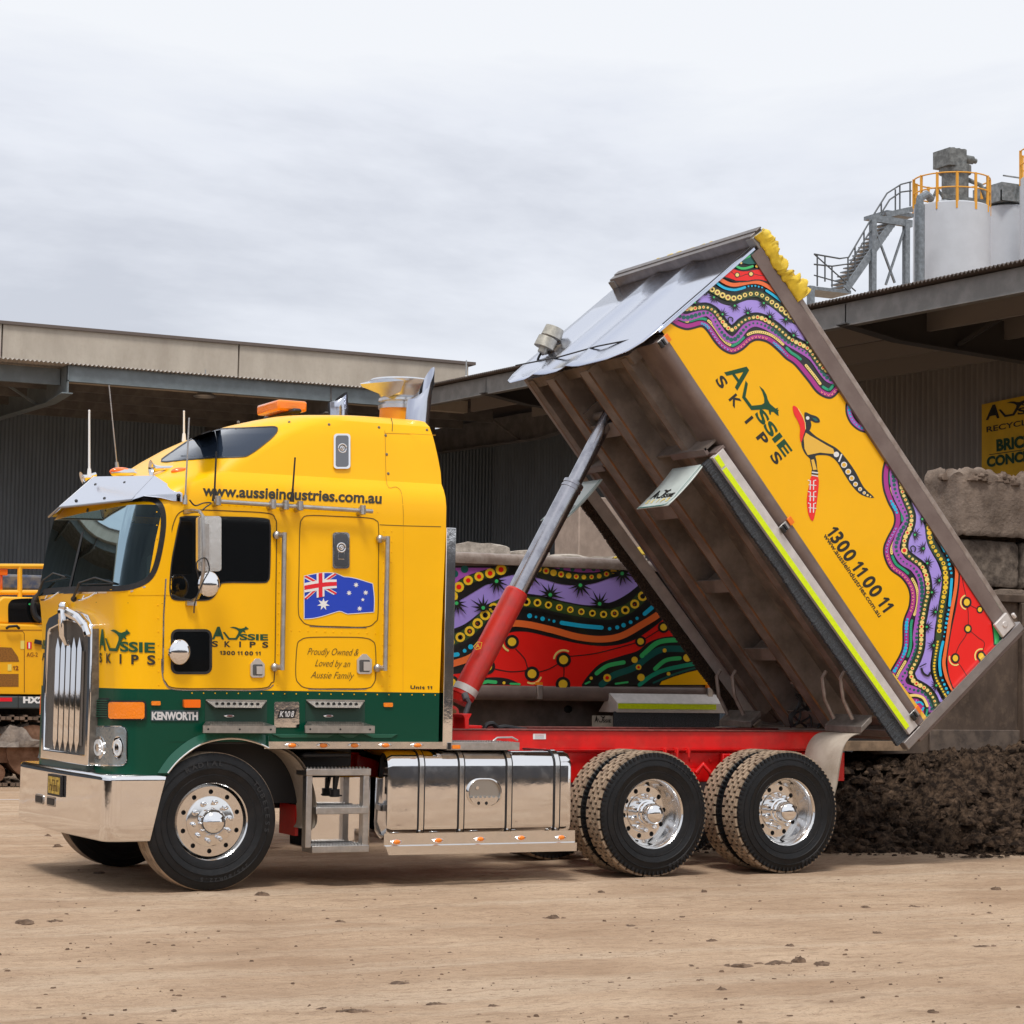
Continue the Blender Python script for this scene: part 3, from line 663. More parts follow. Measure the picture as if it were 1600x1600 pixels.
for x0, x1, t0, t1 in ((322, 414, 310, 423), (479, 567, 469, 577)):
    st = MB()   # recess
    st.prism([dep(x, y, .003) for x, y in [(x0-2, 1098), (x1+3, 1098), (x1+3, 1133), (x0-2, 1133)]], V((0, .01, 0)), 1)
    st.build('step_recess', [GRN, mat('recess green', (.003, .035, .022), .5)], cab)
    st = MB(); a, b = dep(x0-1, 1094, 0), dep(x1+2, 1094, 0); z0 = a.z; dz = dep(x0, 1105, 0).z-z0
    st.add([V((a.x, -.004, z0)), V((b.x, -.004, z0)), V((b.x-.06, -.055, z0+dz)), V((a.x+.06, -.055, z0+dz))], [(0, 1, 2, 3)]); st.add([V((a.x, .0, z0-.01)), V((b.x, .0, z0-.01)), V((b.x-.06, -.05, z0+dz-.008)), V((a.x+.06, -.05, z0+dz-.008))], [(0, 1, 2, 3)])
    st.bar(V((a.x, -.006, z0)), V((b.x, -.006, z0)), .012, .012)
    n = 8
    for i in range(n): c = V((a.x+.08+(b.x-a.x-.16)*i/(n-1), -.031, z0+dz*.5)); st.cyl(c-V((0, .004, .003)), c+V((0, .004, .004)), .013, n=10, mi=1)
    st.build('perforated_hood', [PERF, BLK], cab, ang=20)
    st = MB(); a, b = dep(t0, 1133, 0), dep(t1, 1133, 0); z1 = a.z; z0 = dep(t0, 1144.5, 0).z
    st.box(a.x, b.x, -.11, -.09, z0, z1)
    st.add([V((a.x+.06, 0, z1+.03)), V((b.x-.07, 0, z1+.03)), V((b.x, -.1, z1)), V((a.x, -.1, z1))], [(0, 1, 2, 3)]); st.box(a.x+.05, b.x-.05, -.1, 0, z0+.005, z0+.012)
    for i in range(3): c = V((a.x+.04+(b.x-a.x-.08)*i/2, -.112, (z0+z1)/2)); st.cyl(c, c+V((0, .01, 0)), .008, n=8, mi=1)
    for i in range(22):
        for j in range(3): x = a.x+.07+(b.x-a.x-.14)*(i+.5*(j % 2))/22; st.obox((x, -.03-.025*j, z1+.024-.008*j), (V((1, 0, 0)), V((0, 1, .3)).normalized(), V((0, -.3, 1)).normalized()), (.008, .004, .005))
    st.build('cab_step', [PERF, BLK], cab, ang=20)
    l_ = MB(); c = dep((x0+x1)/2-10, 1118.5, .006); l_.sph(c, .045, 14, sc=(1, .3, .32)); l_.sph(c-V((0, .008, 0)), .03, 10, 1, sc=(1, .35, .22)); l_.build('step_lamp', [ALU, mat('dark red lens', (.2, .02, .01), .3)], cab)
rk = MB(); a, b = at(413, 1160, Y=-.012), at(703, 1161, Y=-.012); rk.box(a.x, 1.955, -.014, .03, at(560, 1170, Y=-.012).z, at(560, 1159, Y=-.012).z)
rk.build('rocker_trim', ALU, cab)
for x in (456, 505, 553.5, 602, 652):
    l_ = MB(); c = at(x, 1164.6, Y=-.018); l_.sph(c, .055, 14, 1, sc=(1, .25, .36)); l_.sph(c-V((0, .008, 0)), .036, 12, 0, sc=(1, .5, .5)); l_.build('side_marker_lamp', [ORG, ALU], cab)
# stainless heat shield behind the cab
MB().box(1.9, 1.985, -.015, .3, 1.08, 2.815).build('stack_shield', [CHR], cab, bevel=.004)
MB().box(1.9, 2.05, .35, W2-.05, 1.05, 2.6).build('rear_bulkhead', [BLK], cab)

# ---- grille
g = MB(); gx = -.805
GO = [(1.92, .905), (1.925, 1.5), (1.885, 2.0), (1.80, 2.055), (1.3, 2.125), (1.2, 2.125), (.70, 2.055), (.585, 1.98), (.565, 1.5), (.58, .905)]
GI = [(1.84, .99), (1.84, 1.5), (1.81, 1.93), (1.76, 1.96), (1.29, 2.02), (1.21, 2.02), (.74, 1.96), (.67, 1.93), (.65, 1.5), (.66, .99)]
g.prism([(gx, y, z) for y, z in GO], (.075, 0, 0), holes=[[(gx, y, z) for y, z in GI]])
grl = g.build('grille', [CHR], TR, bevel=.012, seg=3)
q_ = [(.576, .93), (.561, 1.5), (.578, 1.95)]; b = MB(); b.loft([[V((gx+.012, y, z)) for y, z in q_], [V((gx+.085, y, z)) for y, z in q_]], closed=False); b.build('added_dull_strip', [mat('dull grille side', (.16, .14, .12), .5, .4, var=.3, vscale=14)], grl)  # dull strip added so the chrome side does not mirror the lettering
MB().prism([(gx+.035, y, z) for y, z in GI], (.01, 0, 0)).build('grille_back', [mat('grille mesh', (.13, .12, .11), .5, .8, bump=.5, bscale=160)], grl)
for i in range(5):
    y = 1.56-.155*i; b = MB(); z0, z1, w_ = 1.08, 1.80, .05
    b.add([(gx+.02, y-w_, z0), (gx+.0, y, z0), (gx+.02, y+w_, z0), (gx+.02, y-w_, z1), (gx+.0, y, z1), (gx+.02, y+w_, z1), (gx+.015, y, z0-.09), (gx+.015, y, z1+.09)],
          [(0, 1, 4, 3), (1, 2, 5, 4), (0, 6, 1), (1, 6, 2), (3, 4, 7), (4, 5, 7)]); b.build('grille_bar', [CHR], grl, ang=10)
sc = MB()
for i in range(6): y = 1.64-.155*i; sc.box(gx+.025, gx+.03, y-.03, y+.03, 1.05, 1.78)
sc.build('grille_screen', [mat('grille screen brown', (.13, .11, .095), .6, .3, bump=.5, bscale=200)], grl)
b = MB(); b.tube([(gx-.02, 1.25, 2.14), (gx-.045, 1.25, 2.1), (gx-.03, 1.25, 1.9), (gx, 1.25, 1.83)], [.025, .035, .03, .015], 10); b.sph((gx-.03, 1.25, 2.13), .045, 10)
b.build('hood_ornament', CHR, grl)
b = MB(); b.tube([(gx-.02, 1.13, 2.08), (gx-.03, .78, 2.03), (gx-.02, .64, 1.97), (gx, .62, 1.9)], .04, 10); b.build('grille_shoulder_tube', CHR, grl)

# ---- far-side front bits seen past the grille
b = MB(); b.prism([(-.71, 1.98, 1.2), (-.71, 2.3, 1.2), (-.6, 2.42, 1.2), (-.6, 2.42, .9), (-.71, 2.3, .9), (-.71, 1.98, .9)][0:3]+[(-.6, 2.42, .9), (-.71, 2.3, .9), (-.71, 1.98, .9)][0:3], (-.015, 0, 0))
b.build('headlight', HLG, cab)
b = MB(); b.box(-.68, -.55, 2.38, 2.46, 1.25, 1.42); b.build('turn_signal', RDL, cab, bevel=.01)
pf = Paint(lambda x, y, l: dep(x, y, .003), 5); pf.text('IE', (65.5, 1013), (72, 1014), 13, 1, 0, bold=.035); pf.text('P', (66, 1031), (71, 1032), 11, 1, 1, bold=.03)
pf.build('lettering', [LGN, mat('dark lettering', (.03, .025, .012), .4)], cab, weld=False)

# ---- bumper
def bring(z, d):
    P = [(-.44-d*.3, -.02), (-.70, -.02)]
    for i in range(1, 7): a = pi/2*i/6; P.append((-.72-.12*sin(a), .10-.12*cos(a)))
    for i in range(1, 8): t = i/8; P.append((-.84-.03*sin(pi*t)-.0, .12+t*(W2-.24)))
    for i in range(0, 7): a = pi/2*(1-i/6); P.append((-.72-.12*sin(a), W2-.1+.12*cos(a)))
    P += [(-.70, W2+.02), (-.44-d*.3, W2+.02)]
    return [V((x, y, z)) for x, y in P]
bz = [(.372, .0, .02), (.378, .02, .006), (.39, .02, .0), (.5, .1, 0), (.7, -.1, 0), (.82, -.22, 0), (.84, -.22, 0), (.852, -.25, .004), (.861, -.25, .013), (.866, -.25, .03)]
rings = []
for z, d, ins in bz:
    rr = []
    for p in bring(z, d*.9): rr.append(V((min(p.x+ins, -.3) if p.x < -.6 else p.x, p.y+(ins if p.y < .3 else -ins if p.y > 2.2 else 0), z)))
    rings.append(rr)
ends = [(.372, -.485), (.378, -.483), (.39, -.48), (.5, -.455), (.7, -.41), (.82, -.38), (.84, -.375), (.852, -.372), (.861, -.371), (.866, -.37)]
for rr, (z, x) in zip(rings, ends): rr[0].x = x; rr[-1].x = x
bp = MB().loft(rings, closed=False); bu = bp.build('front_bumper', CHR, TR, ang=50)
tp = MB(); tp.add([(p.x, p.y, .867) for p in rings[-1]]+[(-.3, -.0, .867), (-.3, W2, .867)], [tuple(range(len(rings[-1])))]); tp.build('bumper_top', [ALU], bu)
tp = MB(); tp.box(-.8, -.7, .62, 1.9, .84, .93); tp.build('bumper_inner_bar', [mat('dark green steel', (.03, .05, .045), .5)], bu)
tt = Paint(lambda x, y, l: at(x, y, X=-.803-.0006*l)); tt.text('AUSSIE SKIPS', (99, 1205), (150, 1209), 6, 1, 0, shear=.2); tt.build('bumper_bar_lettering', BLK, bu, weld=False)
b = MB()
for y in (1.66, 1.31): b.prism([(-.874, a, z) for a, z in rrect(y-.12, .56, y+.12, .635, .02)], (.02, 0, 0), 0); b.prism([(-.878, a, z) for a, z in rrect(y-.1, .572, y+.1, .623, .015)], (.01, 0, 0), 1)
b.build('bumper_slot', [BRU, BLK], bu)
# number plate (worn characters)
b = MB(); c = at(85.5, 1227, X=-.885); b.box(-.89, -.872, c.y-.19, c.y+.19, c.z-.083, c.z+.083, 1); npl = b.build('number_plate_frame', [BLK, BLK], bu)
b = MB(); b.box(-.894, -.889, c.y-.16, c.y+.16, c.z-.065, c.z+.065); b.build('number_plate', [mat('worn gold plate', (.45, .3, .05), .6, var=.3, vscale=20)], npl)
pp = Paint(lambda x, y, l: V((-.8955, c.y-(x-84.5)*.0072, c.z-(y-1226)*.0034))); pp.text('XO·33', (66, 1240), (103, 1240), 24, 1, 0, bold=.02) if 0 else None
for k in range(4): pp.stroke([(70+9*k, 1214), (70+9*k, 1238)], 2.2, 1, 0); pp.stroke([(70+9*k, 1214 if k % 2 else 1226), (76+9*k, 1214 if k % 2 else 1226)], 2.2, 2, 0); pp.stroke([(76+9*k, 1226), (76+9*k, 1238)], 2, 3, 0)
pp.build('number_plate_characters', [mat('plate ink', (.12, .06, .01), .6)], npl, weld=False)

# ---- sun visor (polished, V shaped)
vt0, vt1, vt2 = V((-.46, .20, 3.105)), V((-.62, 1.25, 3.175)), V((-.46, 2.29, 3.105))
vf0, vf1, vf2 = V((-.70, .12, 2.885)), V((-.93, 1.25, 2.895)), V((-.70, 2.38, 2.885))
vf0 = at(206, 781, Y=.12); vf1 = at(93, 793, Y=1.25); vf2 = V((vf0.x-.02, 2.38, vf0.z)); vt0 = at(241, 744, Y=.22); vt1 = at(147.5, 745.5, Y=1.25); vt2 = V((vt0.x, 2.27, vt0.z))
v = MB()
def slab(P, m=0, t=.006):
    n = (P[1]-P[0]).cross(P[2]-P[0]).normalized()*t; k = len(P)
    v.add(P+[p+n for p in P], [tuple(range(k)), tuple(range(k, 2*k))[::-1]]+[(i, (i+1) % k, k+(i+1) % k, k+i) for i in range(k)], m)
slab([vt0, vt1, vf1, vf0]); slab([vt1, vt2, vf2, vf1])
wn_ = [at(241, 744, Y=.0+.19), at(285, 772, Y=-.012), at(285, 784, Y=-.012), at(270, 782.5, Y=-.014), at(250, 777.5, Y=-.016), at(225, 775, Y=.02), vf0+V((0, -.001, 0))]
slab([wn_[0], wn_[1], wn_[2], wn_[3], wn_[4], wn_[5], wn_[6]][::-1])
slab([V((p.x, W2-p.y, p.z)) for p in wn_])
vz = v.build('sun_visor', [mat('visor polished steel', (.72, .75, .84), .16, 1., bump=.02, bscale=4)], cab, ang=10)
b = MB()
for x, y in ((149.5, 757.5), (195, 754.5), (119, 782.5), (163.5, 779)):
    # bolts on the visor face
    n = (vt1-vt0).cross(vf0-vt0).normalized(); d = ray(x, y); t = (vt0-CAM).dot(n)/d.dot(n); b.sph(CAM+d*t, .014, 8)
b.sph(at(279, 774.5, Y=-.018), .018, 8)
b.build('visor_bolt', BLK, vz)
b = MB(); b.tube([vf0, vf1, vf2], .009, 6); b.tube([vt1+V((0, 0, .004)), vf1+V((0, 0, .004))], .007, 6); b.tube([vt0, vf0], .006, 6); b.build('visor_edge', [mat('visor edge dark', (.3, .31, .34), .3, 1.)], vz)
# horns and roof lamps
def horn(a, b_, r):
    h = MB(); a, b_ = V(a), V(b_); d = (a-b_).normalized(); Lh = (a-b_).length
    h.lathe([(.017, 0), (.019, Lh*.6), (.026, Lh*.8), (r*.6, Lh*.93), (r, Lh), (r*1.08, Lh*1.005), (r*.9, Lh*.99), (.02, Lh*.82), (0, Lh*.8)], b_, d, 20); h.build('air_horn', CHR, cab)
horn(at(236, 732, Y=.45), at(276, 731, Y=.45), .062); horn(at(129, 748, Y=1.6), at(150, 741, Y=1.6), .055)
def teardrop(x0, x1, yb, Y, nm='roof_marker_lamp'):
    a, b_ = at(x0, yb, Y=Y), at(x1, yb, Y=Y); c = (a+b_)/2; h = MB(); l = (b_.x-a.x)/2
    h.sph((c.x+.0, Y, c.z), l, 16, 1, sc=(1, .33, .28)); h.sph((c.x-l*.42, Y, c.z+.012), l*.62, 16, 0, sc=(1, .45, .4)); h.build(nm, [RDL, ALU], cab)
teardrop(268, 326, 741, .3); teardrop(172, 234, 741, 1.5); teardrop(173, 215, 739, 1.15)
for x in (300, 310): 
    h = MB(); c = at(x, 727, Y=.9); h.sph(c, .035, 12); h.build('roof_lamp_bulb', CHR, cab)
# beacon
b = MB(); p0 = at(441, 648, Y=1.25); b.box(p0.x-.04, p0.x+.04, .9, 1.6, p0.z-.02, p0.z+.02, 1)
a, c = at(417, 645, Y=1.25), at(463, 632, Y=1.25); b.box(a.x, c.x, 1.0, 1.5, a.z, c.z, 0); b.build('amber_beacon', [ORG, BLK], cab, bevel=.02, seg=3)
# exhaust stacks
def stack(x0, y0, x1, y1, x2, y2, Y, r, nm='exhaust_stack'):
    a, m_, t_ = at(x0, y0, Y=Y), at(x1, y1, Y=Y), at(x2, y2, Y=Y); h = MB(); n = 24
    rings_ = []
    for k, (p, s_) in enumerate(((V((a.x, Y, a.z-.5)), 1), (a, 1), ((a*.6+m_*.4), 1), (m_, 1))):
        rings_.append([p+V((cos(2*pi*i/n), sin(2*pi*i/n), 0))*r*s_ for i in range(n)])
    top = []
    for i in range(n):
        cx, cy = cos(2*pi*i/n), sin(2*pi*i/n); top.append(V((t_.x-r*.2+r*cx*.55, Y+r*cy*.9, m_.z+(t_.z-m_.z)*(.12+.88*(cx+1)/2))))
    rings_.append(top); h.loft(rings_); h.loft([top, [V((p.x*.96+(t_.x)*.04, (p.y-Y)*.9+Y, p.z-.12)) for p in top], [V((m_.x, Y, m_.z))]*n], 1)
    h.build(nm, [mat('blued chrome', (.62, .64, .72), .17, 1., bump=.04, bscale=5), BLK], cab, ang=50)
stack(652, 655, 655, 625, 671, 573, .45, .10); stack(529, 643, 528, 630, 536, 612, 2.05, .09)
# air cleaner rain cap
b = MB(); Y = .95; c = at(625, 640, Y=Y); n = 28
prof = [(623, 652, .15), (623, 641, .15), (623.5, 640, .175), (623.5, 634, .175), (624, 633, .15), (624, 629, .15), (624.5, 628, .18), (625, 624, .18), (625, 623, .16), (626, 615, .19), (627.5, 606, .235), (628.5, 601, .27), (628.5, 597, .275), (628, 594.5, .26), (628, 593.5, .2), (628, 593, .02)]
b.loft([[at(x, y, Y=Y)+V((cos(2*pi*i/n), sin(2*pi*i/n), 0))*r for i in range(n)] for x, y, r in prof], cap1=True)
top_ = [at(x, y, Y=Y+o_) for x, y, o_ in ((632, 594.5, -.25), (598, 597, -.25), (563, 600, -.2), (563, 599, .2), (590, 592, .3), (632, 590.5, .25))]
low_ = [at(x, y, Y=Y+o_) for x, y, o_ in ((626, 612, -.2), (606, 621, -.18), (566, 604.5, -.2), (566, 603, .2), (596, 617, .25), (626, 608, .2))]
b.loft([low_, top_], cap0=True, cap1=True)
b.build('air_intake_cap', [mat('satin chrome', (.66, .68, .72), .24, .75, bump=.03, bscale=6)], cab, ang=40)
b = MB(); p = at(622, 655, Y=Y); b.loft([[V((p.x, Y, z))+V((cos(2*pi*i/n), sin(2*pi*i/n), 0))*r for i in range(n)] for z, r in ((3.4, .16), (p.z, .16), (p.z+.09, .155))]); b.build('air_intake_neck', [mat('orange yellow', (.85, .33, .003), .35)], cab)
# rear fairing step on roof
# ---- wheels: axis towards -Y (outer face), built at the origin and copied
def tyre(Rr, w, drive):
    m = MB(); ri = .295; hw = w/2
    prof = [(ri, -hw+.03), (ri-.005, -hw+.012), (ri+.012, -hw+.004), (ri+.05, -hw+.0), (ri+.052, -hw-.003), (ri+.058, -hw-.003), (ri+.06, -hw+.0), (ri+.1, -hw-.012), (ri+.103, -hw-.016), (ri+.108, -hw-.016), (ri+.11, -hw-.011), (ri+.15, -hw-.004), (ri+.153, -hw-.008), (ri+.157, -hw-.008), (ri+.16, -hw+.0),
            (Rr-.035, -hw+.008), (Rr-.022, -hw+.013), (Rr-.006, -hw+.022), (Rr, -hw+.035)]
    rd = Rr-(.019 if drive else 0)
    if drive: prof = prof[:-2]+[(Rr-.016, -hw+.02), (rd, -hw+.03)]
    tr = []
    if drive: tr = [(rd, -hw+.04), (rd, hw-.04)]
    else:
        for i in range(5):
            y = -hw+.035+(w-.07)*i/4
            if i: tr += [(Rr, y-.034), (Rr-.012, y-.031), (Rr-.012, y-.023), (Rr, y-.02)]
    back = [(r, -d) for r, d in prof[::-1]]
    m.lathe(prof[:-1], (0, 0, 0), (0, 1, 0), 96, 0); 
    m.lathe(prof[-2:]+tr+[back[0]], (0, 0, 0), (0, 1, 0), 96, 1); m.lathe(back, (0, 0, 0), (0, 1, 0), 96, 0)
    if drive:
        nb = 38
        for row in range(5):
            y = -hw+.026+(w-.052)*(row+.5)/5; bw = (w-.052)/5*.43
            for i in range(nb):
                a = 2*pi*(i+(.5 if row % 2 else 0))/nb; t = V((-sin(a), 0, cos(a))); n_ = V((cos(a), 0, sin(a)))
                sk = .25 if row % 2 else -.25
                if row in (0, 4): sk = 0
                tt = (t+V((0, sk*.6, 0))).normalized()
                m.obox(n_*(rd+.004)+V((0, y, 0)), (tt, V((0, 1, 0)), n_), (2*pi*Rr/nb*.37, bw*.9, .015), 2)
        for i in range(nb*2):   # shoulder nibs
            a = 2*pi*i/(nb*2); n_ = V((cos(a), 0, sin(a))); t = V((-sin(a), 0, cos(a)))
            for sgn in (-1, 1): m.obox(n_*(rd-.012)+V((0, sgn*(hw-.014), 0)), (t, V((0, 1, 0)), n_), (.009, .012, .016), 0)
    else:
        for i in range(72):
            a = 2*pi*i/72; n_ = V((cos(a), 0, sin(a))); t = V((-sin(a), 0, cos(a))); m.obox(n_*(Rr-.022)+V((0, -hw+.014, 0)), (t, V((0, 1, 0)), n_), (.0015, .003, .012), 0)
    return m
def side_text(m, s, r, a0, da, y, h, mi):
    for k, ch in enumerate(s):
        if ch == ' ': continue
        vs, fs = text_mesh(ch, .02); a = a0-da*k; x0 = min(v[0] for v in vs); x1 = max(v[0] for v in vs)
        rr = V((cos(a), 0, sin(a))); tt = V((sin(a), 0, -cos(a)))
        m.add([rr*(r+v[1]*h)+tt*((v[0]-(x0+x1)/2)*h*1.25)+V((0, y, 0)) for v in vs], fs, mi)
TLET = mat('raised tyre lettering', (.02, .021, .024), .55)
def rim_front(parent):
    m = MB()
    m.lathe([(.298, -.135), (.299, -.12), (.285, -.108), (.278, -.06), (.262, -.1)], (0, 0, 0), (0, 1, 0), 72)
    n = 72; C_ = lambda r, y, k=n: [V((r*cos(2*pi*i/k), y, r*sin(2*pi*i/k))) for i in range(k)]
    holes = []
    for k in range(10):
        a = 2*pi*(k+.5)/10; holes.append([V((.222*cos(a)+.0185*cos(t), -.108, .222*sin(a)+.0185*sin(t))) for t in [2*pi*i/12 for i in range(12)]])
    m.poly(C_(.262, -.1)[::1], 0, holes=[[V((p.x, -.1, p.z)) for p in h] for h in holes]+[[V((p.x, -.1, p.z)) for p in C_(.19, -.1, 48)[::-1]]])
    m.lathe([(.19, -.1), (.186, -.112), (.17, -.118), (.0, -.118)], (0, 0, 0), (0, 1, 0), 48)
    for h in holes:
        c = sum(h, V((0, 0, 0)))/12; m.cyl(V((c.x, -.1, c.z)), V((c.x, -.07, c.z)), .0185, n=12, caps=False)
    r_ = m.build('rim', [ALU], parent, ang=40, origin=(0, 0, 0)+V() if 0 else None)
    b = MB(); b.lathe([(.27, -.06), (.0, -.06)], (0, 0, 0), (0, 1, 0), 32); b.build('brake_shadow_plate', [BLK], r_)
    m = MB()
    for k in range(10):
        a = 2*pi*k/10+.15; c = V((.148*cos(a), 0, .148*sin(a))); m.lathe([(.023, .0), (.023, .012), (.0165, .013), (.016, .042), (.0145, .05), (.009, .056), (0, .058)], c+V((0, -.116, 0)), (0, -1, 0), 12)
    m.build('wheel_nut', [CHR], r_)
    m = MB(); m.lathe([(.105, -.117), (.106, -.15), (.1, -.175), (.09, -.2), (.07, -.222), (.045, -.236), (.02, -.243), (0, -.245)], (0, 0, 0), (0, 1, 0), 48); m.build('hub_cap', [CHR], r_)
    return r_
def rim_rear(parent):
    m = MB(); m.lathe([(.298, -.128), (.299, -.118), (.288, -.108), (.272, -.09), (.265, -.03), (.248, .0), (.235, .03), (.225, .045)], (0, 0, 0), (0, 1, 0), 72)
    C_ = lambda r, k: [V((r*cos(2*pi*i/k), .045, r*sin(2*pi*i/k))) for i in range(k)]; holes = []
    for k in range(10):
        a = 2*pi*k/10+.1; holes.append([V((.195*cos(a)+.021*cos(t), .045, .195*sin(a)+.021*sin(t))) for t in [2*pi*i/12 for i in range(12)]])
    m.poly(C_(.225, 72), 0, holes=holes+[C_(.165, 48)[::-1]])
    for h in holes: c = sum(h, V((0, 0, 0)))/12; m.cyl(V((c.x, .045, c.z)), V((c.x, .075, c.z)), .021, n=12, caps=False)
    m.lathe([(.165, .045), (.16, .03), (0, .03)], (0, 0, 0), (0, 1, 0), 48)
    r_ = m.build('rim', [ALU], parent, ang=40)
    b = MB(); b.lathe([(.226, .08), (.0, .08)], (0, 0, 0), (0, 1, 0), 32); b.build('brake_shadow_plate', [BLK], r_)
    m = MB()
    for k in range(10):
        a = 2*pi*k/10+.3; c = V((.14*cos(a), 0, .14*sin(a))); m.lathe([(.02, 0), (.019, .03), (.016, .042), (.009, .048), (0, .05)], c+V((0, .03, 0)), (0, -1, 0), 12)
    m.build('wheel_nut', [CHR], r_)
    m = MB(); m.lathe([(.115, .03), (.112, -.03), (.1, -.035), (.1, -.07), (.088, -.075), (.085, -.13), (.078, -.155), (.06, -.17), (.03, -.178), (0, -.18)], (0, 0, 0), (0, 1, 0), 48); m.build('hub_cap', [CHR], r_)
    return r_
def wheel(name, drive, Rr, w):
    wl = bpy.data.objects.new(name, None); S.collection.objects.link(wl); wl.empty_display_size = .2; WL[wl] = V((0, 0, 0))
    m = tyre(Rr, w, drive); hw = w/2
    if drive: side_text(m, 'HR308', .435, radians(-50), radians(5.2), -hw-.016, .042, 3); side_text(m, '11R22.5', .435, radians(70), radians(5), -hw-.016, .036, 3)
    else: side_text(m, 'RADIAL', .42, radians(118), radians(7), -hw-.017, .05, 3); side_text(m, 'TUBELESS', .42, radians(40), radians(7), -hw-.017, .05, 3); side_text(m, '295/80R22.5', .42, radians(-50), radians(5), -hw-.017, .04, 3)
    t = m.build('tyre', [TYR, mat('dusty tread groove', (.045, .035, .028), .95) if drive else TRD, TRD, TLET], wl, ang=30, weld=False)
    rr_ = (rim_rear if drive else rim_front)(wl)
    for q in list(rr_.children): lift(q, wl)
    return wl
def place(o, x, y, z, far=False):
    o.parent = TR; o.location = V((x, y, z))-WL[TR]
    if far: o.rotation_euler = (0, 0, pi)
fwh = wheel('front_wheel', False, .52, .29)
ww = copy_tree(fwh, TR); place(fwh, 0, .135, .512); place(ww, 0, W2-.14, .512, True)
rwh = wheel('rear_wheel', True, .522, .265)
rest = [copy_tree(rwh, TR) for _ in range(7)]
RX = (3.897, 5.233)
pos = [(x, y, far) for x in RX for y, far in ((.19, False), (.525, False), (W2-.525, True), (W2-.19, True))]
for o, (x, y, far) in zip([rwh]+rest, pos): place(o, x, y, .517, far)
ax_ = MB()
for x, r in ((0, .07), (RX[0], .1), (RX[1], .1)): ax_.cyl((x, .3, .52), (x, W2-.3, .52), r, n=16)
for x in RX: ax_.sph((x, 1.25, .52), .24, 16)
ax_.build('axle', [mat('dark axle', (.03, .02, .02), .6)], TR)

# ---- chassis
ch = MB()
for y in (.8, 1.62):
    ch.box(-.4, 6.35, y, y+.09, .74, 1.0, 0)
ch.box(5.0, 6.3, .74, .79, .78, .99, 0)
for x in (2.1, 3.2, 4.55, 6.28): ch.box(x, x+.08, .89, 1.62, .78, .98, 0)
chs = ch.build('chassis_rail', [RED], TR, bevel=.006)
sb = MB()
for y in (.76, 1.6): sb.box(1.95, 6.15, y, y+.13, 1.03, 1.185); sb.box(1.95, 6.15, y-.02, y+.15, 1.185, 1.198, 1); sb.box(1.95, 6.15, y-.02, y+.14, 1.018, 1.028, 0)
sb.box(1.95, 2.1, .9, 1.6, 1.04, 1.19); sb.box(5.95, 6.12, .9, 1.6, 1.04, 1.18)
sb.build('hoist_subframe', [RED, mat('worn dark red steel', (.2, .05, .04), .6, var=.3, vscale=20)], chs, bevel=.004)
bt = MB()
for i in range(16):
    x = 3.1+i*.2; bt.cyl((x, .8, .93), (x, .785, .93), .015, n=8); 
    if i % 2: bt.cyl((x, .8, .82), (x, .785, .82), .015, n=8)
for x in (4.4, 4.52, 4.64): bt.box(x-.02, x+.02, .735, .76, 1.0, 1.04); bt.cyl((x, .73, .96), (x, .73, 1.03), .012, n=8)
bt.build('chassis_bolt', RED, chs)
br = MB()
br.box(4.4, 4.72, .74, .79, .62, .86); 
for i in range(5): br.cyl((4.44+.06*i, .72, .7+.06*(i % 3)), (4.44+.06*i, .76, .7+.06*(i % 3)), .025, n=10)
br.tube([(4.8, .7, .6), (4.86, .68, .8), (4.78, .72, .9), (4.72, .74, .82)], .025, 8); br.tube([(4.3, .7, .84), (4.24, .7, .7), (4.34, .7, .6)], .02, 8)
br.box(3.2, 3.26, .72, .8, .55, .95); br.box(5.85, 5.95, .7, .8, .55, .78)
br.build('suspension_hanger', RED, chs, bevel=.01)
st_ = MB(); st_.prism([at(x, y, Y=.755) for x, y in ((833, 1146.5), (853, 1146.5), (853, 1155), (833, 1155))], (0, .003, 0)); st_.build('warning_label', MWH, chs)
dt = Paint(lambda x, y, l: at(x, y, Y=.7545-.0004*l))
for i in range(4): dt.stroke([(836, 1148.5+i*1.6), (850, 1148.5+i*1.6)], .5, 1, 0 if i else 1, caps=False)
dt.build('warning_label_print', [mat('print grey', (.3, .3, .35), .5), FRD], chs, weld=False)
# hoist post, cradle
hp = MB(); hp.prism([at(x, y, Y=.78) for x, y in ((726, 1150), (726, 1122), (722, 1116), (738, 1115), (733, 1124), (733, 1150))], (0, .22, 0))
hp.prism([at(x, y, Y=1.08) for x, y in ((703, 1146), (703, 1110), (708, 1108), (716, 1110), (716, 1146))], (0, .06, 0)); hp.prism([at(x, y, Y=1.34) for x, y in ((703, 1146), (703, 1110), (708, 1108), (716, 1110), (716, 1146))], (0, .06, 0))
hp.box(1.95, 2.75, 1.0, 1.5, 1.15, 1.22)
hp.build('hoist_bracket', RED, chs, bevel=.008)
hh = MB(); hh.tube([at(*p, Y=1.0) for p in smooth([(757, 1141), (760, 1133), (770, 1131), (778, 1137), (790, 1136), (808, 1139), (822, 1141)], 5)], .022, 8); hh.build('hydraulic_hose', BLK, chs)

